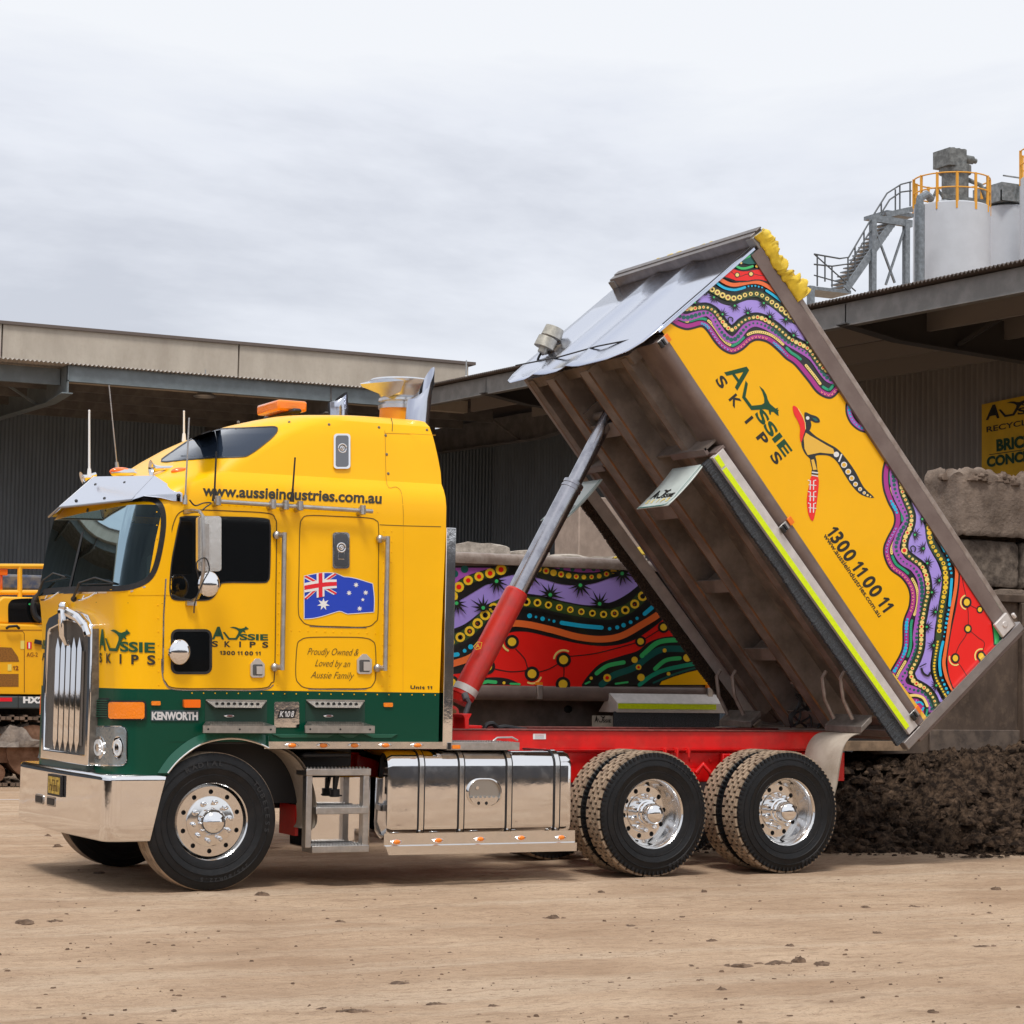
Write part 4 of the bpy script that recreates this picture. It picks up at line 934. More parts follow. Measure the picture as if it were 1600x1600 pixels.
# ---- telescopic ram
RM = MB()
A_, B_ = at(712, 1108, Y=1.22), at(953, 647, Y=1.22)
def onr(x, y):
    d = (B_-A_); t = ((at(x, y, Y=1.22)-A_).dot(d))/d.dot(d); return A_+d*t
p1, p2, p3, p4 = onr(722, 1088), onr(800, 922), onr(893, 752), B_
RM.cyl(p1-(p2-p1).normalized()*.06, p1, .08, .1, n=28); RM.cyl(p1, p2, .105, n=28); RM.cyl(p2, p2+(p3-p2).normalized()*.02, .105, .095, n=28)
rm = RM.build('hoist_ram', REDR, TR, ang=40)
b = MB(); b.cyl(p2, p3, .088, n=28); b.cyl(p3-(p3-p2).normalized()*.07, p3-(p3-p2).normalized()*.05, .094, n=28); b.cyl(p3-(p3-p2).normalized()*.03, p3, .094, n=28); b.build('ram_stage', RAMC, rm, ang=40)
b = MB(); b.cyl(p3, p4, .066, n=24); b.cyl(p4-(p4-p3).normalized()*.25, p4, .055, n=24); b.build('ram_stage', RAMC, rm, ang=40)
b = MB(); c = at(708, 1113, Y=1.05); b.cyl(c, c+V((0, .34, 0)), .055, n=20, mi=0); b.cyl(c-V((0, .004, 0)), c+V((0, .35, 0)), .03, n=16, mi=1); b.build('ram_pivot', [REDR, mat('greasy bronze', (.2, .1, .04), .5, .5)], rm)
b = MB(); q = onr(727, 1078); dd = (p2-p1).normalized(); b.cyl(q-dd*.03, q+dd*.03, .109, n=28); b.build('ram_collar', [WHT], rm)
b = MB(); b.cyl(at(726, 1085, Y=1.1), at(729, 1093, Y=1.06), .03, n=10); b.tube([at(*p, Y=1.05) for p in ((728, 1090), (733, 1098), (729, 1110), (722, 1128), (722, 1140))], .022, 8); b.build('ram_hose', [mat('grey hose', (.09, .09, .1), .5)], rm)
em = Paint(lambda x, y, l: at(x, y, Y=1.22-.108-.001*l)); em.stroke([(740, 1010), (746, 1003), (753, 1004), (751, 1013), (744, 1015)], 1.4, 1, 0, closed=True); em.text('A', (743, 1012), (750, 1012), 6, 1, 0, bold=.03); em.build('ram_emblem', [mat('emblem yellow', (.7, .4, .02), .4)], rm, weld=False)

# ---- fuel tank
tk = MB(); y0, y1, z0, z1 = .02, .68, .335, 1.04
x0, x1 = at(604, 1240, Y=.02).x, at(896, 1240, Y=.02).x
def trr(x, s_, z1_=None):
    q = rrect(y0+s_, z0+s_, y1-s_, (z1_ or z1)-s_, .12, 7); return [V((x, a, b)) for a, b in q]
tk.loft([trr(x0+.0, .06), trr(x0+.015, .015), trr(x0+.05, 0), trr(x1-.06, 0), trr(x1-.02, .012), trr(x1, .05)], cap0=True, cap1=True)
tnk = tk.build('fuel_tank', [TNK], TR, ang=40)
for xp in (658, 720.5, 795, 870):
    b = MB(); c = at(xp, 1240, Y=.02).x
    for off, hw_, m_ in ((.006, .031, 1), (.01, .019, 0)):
        q1 = rrect(y0-off, z0-off, y1+off, z1+off, .12+off, 7); q0 = rrect(y0-.001, z0-.001, y1+.001, z1+.001, .12, 7)
        b.loft([[V((c-hw_, *p)) for p in q0], [V((c-hw_, *p)) for p in q1], [V((c+hw_, *p)) for p in q1], [V((c+hw_, *p)) for p in q0]], m_)
    b.cyl((c, -.005, .30), (c, -.005, .4), .012, n=8)
    b.build('tank_strap', [ALU, RUB], tnk, ang=30)
b = MB(); q = rrect(730.5, 1216, 784, 1261, 21, 8); n_ = len(q); cx_, cy_ = 757, 1239
out = [at(x, y, Y=.002) for x, y in q]; mid = [at(cx_+(x-cx_)*.93, cy_+(y-cy_)*.93, Y=-.004) for x, y in q]; inn_ = [at(cx_+(x-cx_)*.86, cy_+(y-cy_)*.86, Y=.012) for x, y in q]
b.loft([[p+V((0, .018, 0)) for p in out], out, mid, inn_]); b.poly([p+V((0, .003, 0)) for p in inn_], 1)
b.prism([at(x, y, Y=-.006) for x, y in ((735, 1247), (779, 1246), (775, 1255), (766, 1259), (748, 1260), (740, 1256))], (0, .02, 0), 0)
for i in range(6): c = at(740+i*7, 1245.5, Y=-.008); b.cyl(c, c+V((0, .02, 0)), .008, n=8)
for x in (748, 760): c = at(x, 1255, Y=-.0068); b.cyl(c, c+V((0, .004, 0)), .014, n=12, mi=2)
c = at(746, 1231, Y=.008); b.cyl(c, c+V((0, .004, 0)), .014, n=12)
b.build('tank_step_recess', [ALU, mat('dull recess alu', (.45, .43, .4), .35, 1.), BLK], tnk, ang=40)
b = MB(); p = at(602, 1305, Y=-.03); xs = x0-.03; xe = x1
b.add([V((xs, -.016, .40)), V((xe, -.016, .40)), V((xe, -.016, .31)), V((xs, -.016, .31)), V((xs, -.05, .303)), V((xe, -.05, .303)), V((xe, -.048, .235)), V((xs+.03, -.048, .235))], [(0, 1, 2, 3), (3, 2, 5, 4), (4, 5, 6, 7)])
b.build('tank_skirt', [ALU], tnk, ang=10)
for xp, yp in ((619, 1315.5), (684, 1313), (749.5, 1311), (813.5, 1309), (876, 1308.5)):
    l_ = MB(); c = at(xp, yp, Y=-.02); l_.sph(c, .05, 14, 1, sc=(1, .4, .36)); l_.sph(c-V((0, .012, 0)), .034, 12, 0, sc=(1, .5, .55)); l_.build('tank_marker_lamp', [ORG, ALU], tnk)
# tread plate box above tank
b = MB(); a, c = at(699, 1172, Y=-.02), at(812, 1160, Y=-.02); b.box(a.x, c.x, -.02, .5, a.z, c.z, 0); b.box(a.x, a.x+.03, -.024, -.02, a.z+.004, c.z-.004, 1)
for i in range(26):
    for j in range(4): b.obox((a.x+.04+(c.x-a.x-.06)*(i+.5*(j % 2))/26, .02+.11*j, c.z+.002), (V((.8, .6, 0)), V((-.6, .8, 0)), V((0, 0, 1))), (.012, .004, .003), 0)
tb = b.build('tank_top_step', [BRU, BLK], tnk, bevel=.006)
b = MB(); b.tube([at(770, 1158, Y=.1), at(777, 1152.5, Y=.1), at(800, 1152, Y=.1), at(809, 1157, Y=.1)], .008, 6); b.build('step_handle', BRU, tb)
lens_ = MB(); lens_.prism([at(x, y, Y=-.03) for x, y in rrect(707, 1164, 719.5, 1170, 1)], (0, .012, 0)); lens_.build('amber_reflector', ORG, tb)
# ---- access steps ahead of tank
b = MB(); f = lambda x, y, Y=.03: at(x, y, Y=Y)
for (ax1, ay, bx1) in ((479, 1201, 580), (494, 1261.5, 577), (488, 1322, 577)):
    a, c = f(ax1, ay), f(bx1, ay); b.box(a.x, c.x, .03, .25, a.z-.055, a.z, 0)
    for i in range(18):
        for j in range(3): b.obox((a.x+.02+(c.x-a.x-.04)*i/17, .05+.08*j, a.z+.004), (V((.7, .7, 0)), V((-.7, .7, 0)), V((0, 0, 1))), (.014, .005, .006), 0)
for x_ in (485, 574): a, c = f(x_, 1201), f(x_, 1325); b.box(a.x-.025, a.x+.025, .04, .12, c.z, a.z-.02)
stp = b.build('access_step', [BRU], TR, bevel=.006)
b = MB(); a, c = at(478, 1205, Y=.28), at(583, 1322, Y=.28); b.box(a.x, c.x-.03, .28, .6, c.z+.0, a.z-.04); b.build('battery_box', [TNK], stp, bevel=.01)
b = MB(); b.cyl(at(526, 1205, Y=.2), at(523, 1233, Y=.2), .03, .018, n=10); b.cyl(at(523, 1233, Y=.2), at(523, 1245, Y=.2), .04, n=10); b.bar(at(514, 1243, Y=.2), at(534, 1243, Y=.2), .012, .012); b.build('drain_nozzle', BLK, stp)
b = MB(); b.box(f(478, 1200).x, f(555, 1200).x, .1, .6, f(500, 1185).z, f(500, 1180).z+.02); b.build('black_cover', BLK, stp, bevel=.02)
# front wheel guard behind the wheel (pale plastic)
b = MB(); q = smooth([(413, 1171), (432, 1178), (452, 1195), (470, 1222), (482, 1252), (488, 1290), (487, 1297)], 5); q2 = smooth([(440, 1171), (456, 1180), (470, 1195), (482, 1218), (490, 1250), (492, 1285), (487, 1297)], 5)
A1 = [at(x, y, Y=.08) for x, y in q2]
b.loft([[p+V((0, 0, 0)) for p in A1], [p+V((-.01, .36, 0)) for p in A1], [p+V((.02, .36, .012)) for p in A1], [p+V((.02, 0, .012)) for p in A1]], closed=False)
b.build('wheel_guard', [FLD], TR, ang=40)
b = MB(); b.box(-.35, 1.3, .42, .47, .62, 1.09); b.box(-.35, .9, .05, .5, 1.092, 1.105); b.box(.62, .70, .06, .45, .5, 1.0) if 0 else None
b.box(.85, 1.0, .45, .8, .36, .6, 1); b.box(-.5, 1.9, .9, 1.5, .55, 1.09)
b.build('wheel_well', [BLK, RED], TR)

# ================================================================== raised body
AN = radians(49.7); UD = V((cos(AN), 0, -sin(AN))); WD = V((sin(AN), 0, cos(AN))); F0 = V((3.824, 0, 4.469))
def B(u, y, w): return F0+UD*u+WD*w+V((0, y, 0))
def bb(m, u0_, u1_, y0_, y1_, w0_, w1_, mi=0):
    return m.add([B(u, y, w) for u in (u0_, u1_) for y in (y0_, y1_) for w in (w0_, w1_)], [(0, 1, 3, 2), (4, 6, 7, 5), (0, 4, 5, 1), (2, 3, 7, 6), (0, 2, 6, 4), (1, 5, 7, 3)], mi)
LB = 4.22; HB = 1.46
m = MB()
bb(m, 0, LB, .02, .06, .05, 1.36); bb(m, 0, LB, W2-.06, W2-.02, .05, 1.36)      # side walls
bb(m, 0, LB, .06, W2-.06, -.0, .03)                                                # floor
bb(m, 0, .05, .06, W2-.06, .03, 1.40)                                              # head board
body = m.build('tipper_body', [STL], TR, bevel=.003)
for far in (0, 1):      # bottom rails (rounded) and top rails
    m = MB(); yy = (lambda v: W2-v) if far else (lambda v: v)
    cs = [(-.0, .105), (-.012, .09), (-.016, .05), (-.008, .015), (.02, -.012), (.08, -.02), (.3, -.02), (.3, .02), (.06, .03), (.04, .105)]
    m.loft([[B(u, yy(a), b) for a, b in cs] for u in (0, LB)], cap0=True, cap1=True); m.build('bottom_rail', [STL], body, ang=50)
    m = MB(); cs = [(.02, 1.255), (-.012, 1.26), (-.014, 1.40), (.0, 1.415), (.06, 1.42), (.09, 1.40), (.09, 1.27), (.06, 1.255)]
    m.loft([[B(u, yy(a), b) for a, b in cs] for u in (-.03, LB+.03)], cap0=True, cap1=True)
    cs = [(.0, 1.417), (.0, 1.455), (.012, 1.47), (.08, 1.47), (.08, 1.42)]
    m.loft([[B(u, yy(a), b) for a, b in cs] for u in (-.03, LB+.03)], 1, cap0=True, cap1=True)
    m.build('top_rail', [STL, STP], body, ang=40)
# headboard sheet, polished
HBS = mat('polished headboard steel', (.6, .64, .76), .17, 1., bump=.05, bscale=2.5)
m = MB(); us = [(-.06, 1.36), (-.06, .9), (-.062, .4), (-.064, .1), (-.066, -.08), (-.07, -.2), (-.085, -.3)]
cols = 25; rings_ = []
for u, w in us:
    row = []
    for j in range(cols):
        y = -.0+(W2)*j/(cols-1); yy = y
        if w < .12:    # the lower corners are cut back in a curve
            ins = {.1: .0, -.08: .03, -.2: .12, -.3: .34}[w]; yy = min(max(y, ins), W2-ins)
        ridge = .035*exp(-((j/2-5)/.5)**2)+.03*exp(-((j/2-8)/.5)**2)
        row.append(B(u-ridge, yy, w))
    rings_.append(row)
m.loft(rings_, closed=False); o_ = m.build('headboard_sheet', [HBS], body, ang=40)
sl = o_.modifiers.new('solid', 'SOLIDIFY'); sl.thickness = .006
m = MB(); bb(m, -.066, -.045, -.004, .05, .08, 1.33); m.build('headboard_flange', [HBS], o_)
m = MB(); c = B(-.045, .62, 1.0); m.loft([[c+V((0, .09*cos(t), 0))+WD*(.03*sin(t))+UD*k for t in [2*pi*i/16 for i in range(16)]] for k in (-.006, .02)], cap0=True); m.build('headboard_slot', BLK, o_)
m = MB();  m.tube([B(-.09, -.006, 1.3), B(-.085, -.008, .7), B(-.085, -.006, .15)], .005, 6); m.tube([B(-.13, W2-.1, -.03), B(-.1, 1.6, -.02), B(-.1, .9, .0), B(-.04, .12, .07), B(-.02, .02, .08)], .007, 6); m.build('headboard_cable', BLK, o_)
# top front bar with end fittings
m = MB(); bb(m, -.16, -.0, .02, W2-.0, 1.37, 1.5, 0); bb(m, -.17, -.155, .0, W2, 1.44, 1.51, 0); bb(m, -.17, .05, .02, W2-.1, 1.5, 1.512, 0)
fb_ = m.build('front_cross_bar', [mat('dark grey bar steel', (.17, .15, .145), .4, metal=.4, var=.15, vscale=8)], body, bevel=.006)
for y in (.0, W2-.06):
    m = MB(); bb(m, -.14, .06, y-.01, y+.1, 1.36, 1.52); m.cyl(B(-.04, y-.015, 1.44), B(-.04, y+.0, 1.44), .025, n=10, mi=1); m.cyl(B(-.1, y-.03, 1.47), B(-.1, y+.02, 1.47), .018, n=8, mi=1); m.build('bar_end_fitting', [mat('grey fitting', (.25, .24, .23), .5, .6), BLK], fb_, bevel=.01)
# tarp gathered over the top rail
random.seed(3)
def tarp(P, n, m_, name, parent, amp):
    t = MB(); rows = []
    for i in range(n+1):
        row = []
        for j in range(m_+1):
            p, nn = P(i/n, j/m_); A_n, B_n = i/n*20, j/m_*3; wv = A_n*.36+1.6*noise.noise(V((A_n*.25, B_n*.8, 4))); q = 2.4*(.5-abs((wv % 1)-.5)*2)*(.6+.8*noise.noise(V((A_n*.15, B_n*.4, 9))))+1.1*noise.noise(V((A_n*.7, B_n*1.5, 1.3)))+.5*(.5-abs(((wv*2.3+B_n*.7) % 1)-.5)*2)
            row.append(p+nn*(amp*(q+.6)))
        rows.append(row)
    t.loft(rows, closed=False); o = t.build(name, [TRP], parent, ang=50); sm_ = o.modifiers.new('solid', 'SOLIDIFY'); sm_.thickness = .008; return o
tarp(lambda a, b: (B(-.14+a*.70, .45-.5*sin(b*pi*.62), 1.44+(.11+.04*sin(a*9))*sin(b*pi*.95)-.08*b), (V((0, -.45, 0))+WD+UD*.4*sin(a*23))*(.25+.75*sin(pi*b))), 110, 30, 'gathered_tarp', body, .034)
tarp(lambda a, b: (B(-.13-.03*sin(pi*b), .1+a*1.7, 1.49+.035*sin(pi*b)), WD), 50, 6, 'tarp_edge', fb_, .008)
# rear frame / tailgate edge
m = MB(); RF = mat('rear frame grey', (.3, .27, .26), .35, metal=.6, var=.08, vscale=8)
bb(m, LB, LB+.085, -.03, .06, -.21, 1.50); bb(m, LB, LB+.085, W2-.06, W2+.03, -.21, 1.50); bb(m, LB, LB+.085, .06, W2-.06, -.06, .06)
rf = m.build('rear_frame', [RF], body, bevel=.008)
m = MB(); bb(m, LB+.086, LB+.13, .0, W2, -.05, 1.48); m.build('tailgate', [STL], body, bevel=.01)
m = MB(); bb(m, LB-.012, LB-.002, -.034, .0, .02, 1.24, 0); m.build('frame_edge_trim', [mat('polished edge', (.7, .68, .66), .2, 1.)], rf)
m = MB(); bb(m, LB-.17, LB-.02, -.05, -.015, 1.24, 1.42); m.cyl(B(LB-.1, -.06, 1.33), B(LB-.1, -.04, 1.33), .03, n=12); m.cyl(B(LB-.13, -.07, 1.45), B(LB-.08, -.07, 1.45), .02, n=8); m.build('tailgate_hinge', [WHT], body, bevel=.008)
# hinges, latches, lamps on the near side
for u, w in ((.03, .05), (1.98, .02), (4.1, .05)):
    m = MB(); bb(m, u-.035, u+.035, -.04, -.018, w-.06, w+.03, 0); bb(m, u-.03, u+.03, -.06, -.04, w-.02, w+.0, 1); m.cyl(B(u-.03, -.055, w-.05), B(u+.03, -.055, w-.05), .02, n=10, mi=1); m.build('side_clamp', [BRU, mat('dark clamp', (.05, .05, .055), .4, .7)], body, bevel=.003)
for u in (.03, 1.98, 4.1): m = MB(); bb(m, u-.035, u+.035, -.03, -.016, .075, .125); m.build('side_marker_lamp', [mat('orange marker', (.9, .2, .01), .35)], body, bevel=.003)
# skirt: white strip, fluorescent tape, brush
for far in (0, 1):
    m = MB(); yy = (lambda v: W2-v) if far else (lambda v: v)
    def sk(u0_, u1_, ya, yb, wa0, wa1, wb0, wb1, mi):
        """tapered strip: bottom/top w at both ends"""
        m.add([B(u, yy(y), w) for u, lo, hi in ((u0_, wa0, wa1), (u1_, wb0, wb1)) for y in (ya, yb) for w in (lo, hi)], [(0, 1, 3, 2), (4, 6, 7, 5), (0, 4, 5, 1), (2, 3, 7, 6), (0, 2, 6, 4), (1, 5, 7, 3)], mi)
    sk(1.08, LB-.02, -.035, .02, -.19, -.055, -.12, .0, 0)
    sk(1.06, 1.09, -.03, .42, -.14, -.03, -.14, -.03, 1)
    skr = m.build('side_skirt', [WHT, STL], body, bevel=.003)
    m = MB(); sk(1.22, LB-.08, -.041, -.037, -.185, -.135, -.125, -.075, 0); sk(1.09, 1.2, -.041, -.037, -.18, -.13, -.18, -.135, 0)
    m.build('reflective_tape', [HIV], skr)
    # brush with an uneven lower edge
    m = MB(); n = 700; top = []; bot = []; random.seed(5+far)
    for i in range(n+1):
        u = 1.08+(LB-.0-1.08)*i/n; k = i/n; top.append(B(u, yy(.0), -.19+.07*k)); bot.append(B(u, yy(.012+random.uniform(-.004, .004)), -.19+.07*k-(.085+.05*k+random.uniform(-.007, .004)+.02*noise.noise(V((u*2, far, 0))))))
    m.loft([top, bot, [p+V((0, (.035 if not far else -.035), 0)) for p in bot], [p+V((0, (.035 if not far else -.035), 0)) for p in top]], closed=False); m.build('skirt_brush', [BRSF if far else BRS], skr, ang=20)
# ---- underside
m = MB()
for y in (.86, 1.49):
    m.loft([[B(u, y+a, w) for a, w in ((0, 0), (0, -.24), (.15, -.24), (.15, -.225), (.02, -.225), (.02, 0))] for u in (.0, LB-.1)], cap0=True, cap1=True)
for y in (.36, 2.07): m.loft([[B(u, y+a, w) for a, w in ((0, 0), (0, -.13), (.1, -.13), (.1, -.12), (.015, -.12), (.015, 0))] for u in (0.02, LB-.2)], cap0=True, cap1=True)
m.build('floor_runner', [UND], body)
m = MB()
for y in (.86, 1.49): bb(m, .02, LB-.1, y+.148, y+.153, -.243, -.222); bb(m, .02, LB-.1, y-.002, y+.004, -.243, -.225)
for y in (.36, 2.07): bb(m, .04, LB-.2, y+.098, y+.102, -.132, -.119)
for o_ in (m,): o_.build('runner_edge', [mat('edge rust', (.3, .125, .045), .85, col2=(.14, .075, .045), vscale=5, mask=(.35, .6))], body)
m = MB()
for u in (.62, 1.55, 2.4, 3.2, 3.95): bb(m, u, u+.012, 1.01, 1.49, -.2, 0); bb(m, u-.06, u+.08, 1.01, 1.49, -.215, -.2)
bb(m, 1.0, 1.02, .06, .86, -.16, 0); bb(m, 1.0, 1.02, 1.64, W2-.06, -.16, 0); bb(m, .0, .1, .3, W2-.3, -.12, 0)
m.build('floor_cross_member', [UND], body)
m = MB()
for y0_, y1_ in ((.06, .36), (.46, .86), (1.64, 2.07), (2.17, W2-.06)): bb(m, .04, LB-.1, y0_, y1_, -.012, -.004)
bb(m, .04, LB-.1, 1.01, 1.49, -.012, -.004); m.build('floor_plate', [mat('stained floor underside', (.12, .096, .08), .55, metal=.15, col2=(.28, .225, .19), vscale=2.2, bump=.15, bscale=20, dust=.35)], body)
# ram cradle
m = MB(); c = B(.52, 1.22, -.12); m.cyl(c-V((0, .25, 0)), c+V((0, .25, 0)), .04, n=14); bb(m, .42, .66, .98, 1.02, -.2, 0); bb(m, .42, .66, 1.46, 1.5, -.2, 0); m.build('ram_cradle', [UND], body)
# mudflaps hanging ahead of the wheels
FT = at(1101, 726, Y=.08)
def flapP(t, y): p = FT+V((-.62, 0, -.785))*.50*t+V((-.05, 0, .02))*(t*t); p.y = y; return p
for y0_, y1_ in ((.08, .6), (W2-.64, W2-.1)):
    m = MB(); n = 10; rows = [[flapP(j/n, y) for y in (y0_, y0_+.1, y1_-.1, y1_)] for j in range(n+1)]
    m.loft(rows, closed=False); fl_ = m.build('mudflap', [FLP], body, ang=60); sl = fl_.modifiers.new('solid', 'SOLIDIFY'); sl.thickness = .008
    m = MB(); bb(m, 1.0, 1.06, y0_-.02, y1_+.02, -.17, -.14); m.build('mudflap_clamp', [STL], fl_)
    def fp(x, y, l, y0_=y0_, y1_=y1_):  # local: x 0..1 left to right as seen (far to near), y 0..1 downwards
        return flapP(y, y1_+(y0_-y1_)*x)+V((-.785, 0, .62))*(.013+.001*l)
    q = Paint(fp); logo(q, (.14, .55), (.72, 0), (0, .33), 1, 0, 1)
    q.stroke([(.96, .02), (.97, .8), (.93, .96), (.8, .985), (.04, .985)], .02, 1, 2, caps=False); q.build('mudflap_print', [MBK, MLY, mat('flap edge green', (.0, .12, .1), .5)], fl_, weld=False)
# body control boxes / lamp on headboard
m = MB(); fr_ = (V((0, 1, 0)), WD, UD)
for (y, w, u) in ((2.12, .10, -.22), (2.38, .24, -.27)):
    c = B(u, y, w); m.cyl(c, c-UD*.02-V((0, .0, 0)), .0, n=4) if 0 else None
c1 = at(862, 524, Y=2.2); c2 = at(854, 531, Y=2.0)
for c in (at(864, 520, Y=2.3), at(853, 536, Y=2.12)): ax2 = V((.35, -.1, .95)).normalized(); m.cyl(c-ax2*.05, c+ax2*.05, .1, .09, n=24); m.cyl(c-ax2*.1, c-ax2*.05, .045, n=12)
c = at(867, 556, Y=2.15); m.obox(c, (V((0, 1, 0)), UD, WD), (.1, .03, .06), 1); m.obox(c+V((-.02, .02, .05)), (V((0, 1, 0)), UD, WD), (.13, .02, .05), 1)
m.tube([at(*p, Y=2.2) for p in smooth([(851, 544), (841, 560), (842, 574), (853, 585), (866, 586)], 5)], .012, 8, 2)
m.build('tarp_motor', [mat('worn grey lamp', (.4, .38, .33), .5, .5, var=.15, vscale=20), mat('dirty bracket', (.1, .08, .06), .7, var=.3, vscale=20), BLK], body, ang=40)
# pump and hoses under the floor
m = MB(); c = at(1250, 1072, Y=1.2); m.cyl(c, c+V((-.02, 0, .16)), .07, n=18); m.cyl(c+V((-.01, 0, .03)), c+V((-.012, 0, .045)), .082, n=18, mi=1)
for k in range(7):
    random.seed(40+k); p = at(1250+random.uniform(-8, 12), 1085, Y=1.15); m.tube(smooth([tuple(p), tuple(p+V((random.uniform(-.05, .1), 0, -.1))), tuple(p+V((random.uniform(-.1, .15), 0, -.2))), tuple(p+V((random.uniform(-.15, .1), 0, -.3)))], 4), .011, 6, 2)
m.tube([at(*p, Y=1.1) for p in smooth([(1279, 1092), (1285, 1110), (1283, 1125), (1278, 1138)], 4)], .012, 6, 2)
m.build('air_valve', [mat('dirty grey pump', (.07, .06, .055), .6), STP, BLK], body)

# ---- rear mudguards with stays
for far in (0, 1):
    dy = W2-.72 if far else 0
    f2 = lambda x, y, Y: at(x, y, Y=Y)+V((0, dy, 0))
    m = MB(); P = [f2(x, y, .06) for x, y in ((1344, 1135), (1365, 1117), (1367, 1121), (1343, 1145))]
    a = f2(1345, 1138, .05)
    top = [f2(1346, 1135, .06), f2(1363, 1117, .06)]
    m.add([top[0], top[1], top[1]+V((0, .56, 0)), top[0]+V((0, .56, 0))]+[p-V((0, 0, .06)) for p in (top[0], top[1], top[1]+V((0, .56, 0)), top[0]+V((0, .56, 0)))], [(0, 1, 2, 3), (0, 1, 5, 4), (1, 2, 6, 5), (2, 3, 7, 6), (3, 0, 4, 7), (4, 5, 6, 7)])
    g_ = m.build('mudguard_bracket', [RF if 0 else mat('grey bracket plate', (.2, .175, .155), .5, metal=.4, var=.2, vscale=10)], TR, bevel=.006)
    q_ = [f2(x, y, .08) for x, y in smooth([(1348, 1146), (1336, 1148), (1326, 1155), (1318, 1170), (1313, 1195), (1309, 1222), (1304, 1243)], 5)]
    m = MB(); m.loft([q_, [p+V((0, .55, 0)) for p in q_], [p+V((-.012, .55, -.01)) for p in q_], [p+V((-.012, 0, -.01)) for p in q_]], closed=False); m.build('rear_mudflap', [FLD], g_, ang=50)
    m = MB()
    for yy_ in (.22, .5):
        t = top[0]*.4+top[1]*.6; t = V((t.x-.05, yy_+dy, t.z)); m.tube([t, t+V((-.1, 0, .17)), t+V((-.13, 0, .36)), t+V((-.09, 0, .42))], .018, 6)
    m.build('mudguard_stay', [STP], g_)
# near and far licence details / red rear corner
m = MB(); m.box(6.12, 6.28, .78, 1.7, .8, 1.1); m.build('rear_cross_member', [RED], chs, bevel=.01)
m = MB(); m.cyl((6.2, .6, 1.16), (6.2, 1.9, 1.16), .05, n=16); m.build('body_pivot', [UND], chs)
# ================================================================== paintwork on the raised body
def dots(P_, pts, step, r0_, r1_, lay, mi, off=0, inner=None, wob=1.):
    """dots along a curve, radius swinging between r0 and r1"""
    for k, (x, y, dx, dy) in enumerate(resample(pts, step, off)):
        r = r0_+(r1_-r0_)*(.5+.5*sin(k*wob)); P_.dot(x, y, r, lay, mi, 12)
        if inner:
            for (fr, m_, every) in inner:
                if k % every == 0: P_.dot(x, y, r*fr, lay+.6+fr*0, m_, 9)
def offs(pts, d):
    out = []; k = len(pts)
    for i, p in enumerate(pts):
        a = pts[max(0, i-1)]; b = pts[min(k-1, i+1)]; dx, dy = b[0]-a[0], b[1]-a[1]; L_ = hypot(dx, dy) or 1
        dd = d[i] if isinstance(d, list) else d; out.append((p[0]-dy/L_*dd, p[1]+dx/L_*dd))
    return out
def spiky(P_, x, y, ang, r, lay, big=1.):
    """little black burst with a green eye"""
    n = 8
    for i in range(n):
        a = ang-1.75+3.5*i/(n-1); ln = r*(.95+.5*((i*37) % 5)/4)
        P_.add([P_.P(x-r*.1*cos(a)-r*.2*sin(a), y-r*.1*sin(a)+r*.2*cos(a), lay+.05*i), P_.P(x+ln*1.25*cos(a), y+ln*1.25*sin(a), lay+.05*i), P_.P(x-r*.1*cos(a)+r*.2*sin(a), y-r*.1*sin(a)-r*.2*cos(a), lay+.05*i)], [(0, 1, 2)], K)
    P_.dot(x, y, r*.42, lay+.5, K, 12); P_.dot(x, y, r*.22, lay+1., G, 8)
PAL = [YEL, MBK, MMG, MOR, MDG, MTL, MGR, MEM, MYE, MRD, MOG, MCY, MLV, MWH, MPK, MLY, MGO, LGN, mat('logo black', (.02, .018, .012), .35), mat('mural gold line', (.45, .3, .02), .3, coat=.3)]
(YL, K, MG, OR, DG, TL, G, EM, YE, RD, OG, CY, LV, WH, PK, LY, GO, LG, LK, GL) = range(len(PAL))
def seg(pts, a, b):
    n = len(pts); return pts[int(n*a):max(int(n*a)+2, int(n*b))]
PF = lambda x, y, l: at(x, y, Y=.0185-.0009*l)
mu = Paint(PF)
panel = [(1033, 515), (1177, 393), (1200, 398), (1580, 985), (1446, 1126), (1432, 1118)]
MB_ = Paint(PF); MB_.fill(panel, 0, 0); MB_.build('painted_side_panel', [YEL], body, weld=False)
# --- upper band of art
K0 = smooth([(1047, 503), (1058, 510), (1072, 514.5), (1083, 513), (1096, 510), (1105, 517), (1117.5, 535), (1130, 547), (1145, 552.5), (1160, 546), (1172.5, 535), (1184, 531), (1200, 535), (1215, 547), (1228, 560), (1242, 570), (1262, 594), (1278, 614), (1297, 622), (1310, 612), (1316, 600)], 5)
mu.fill(K0+[(1335, 600), (1192, 388), (1176, 386), (1045, 500)], 1, K)
mu.stroke(K0, 2.6, 2, K, caps=False)
mu.stroke(offs(K0, -5.2), 6.5, 3, MG, caps=False)
dk = offs(K0, -12.5)
for a, b, c in ((0, .09, EM), (.095, .13, LY), (.14, .22, EM), (.225, .385, LY), (.39, .5, EM), (.505, .66, LY), (.67, .76, EM), (.77, .84, LY), (.85, .98, EM)):
    s_ = seg(dk, a, b); mu.stroke(s_, 4.2, 4, c); dots(mu, s_, 3.2, .55, .75, 5, K if c == LY else G, 2)
for a, b, c in ((.2, .26, CY), (.62, .72, CY)): dots(mu, seg(offs(K0, -4.6), a, b), 4.2, 1.1, 2.4, 6, c, wob=.7, inner=[(.45, MG, 1)])
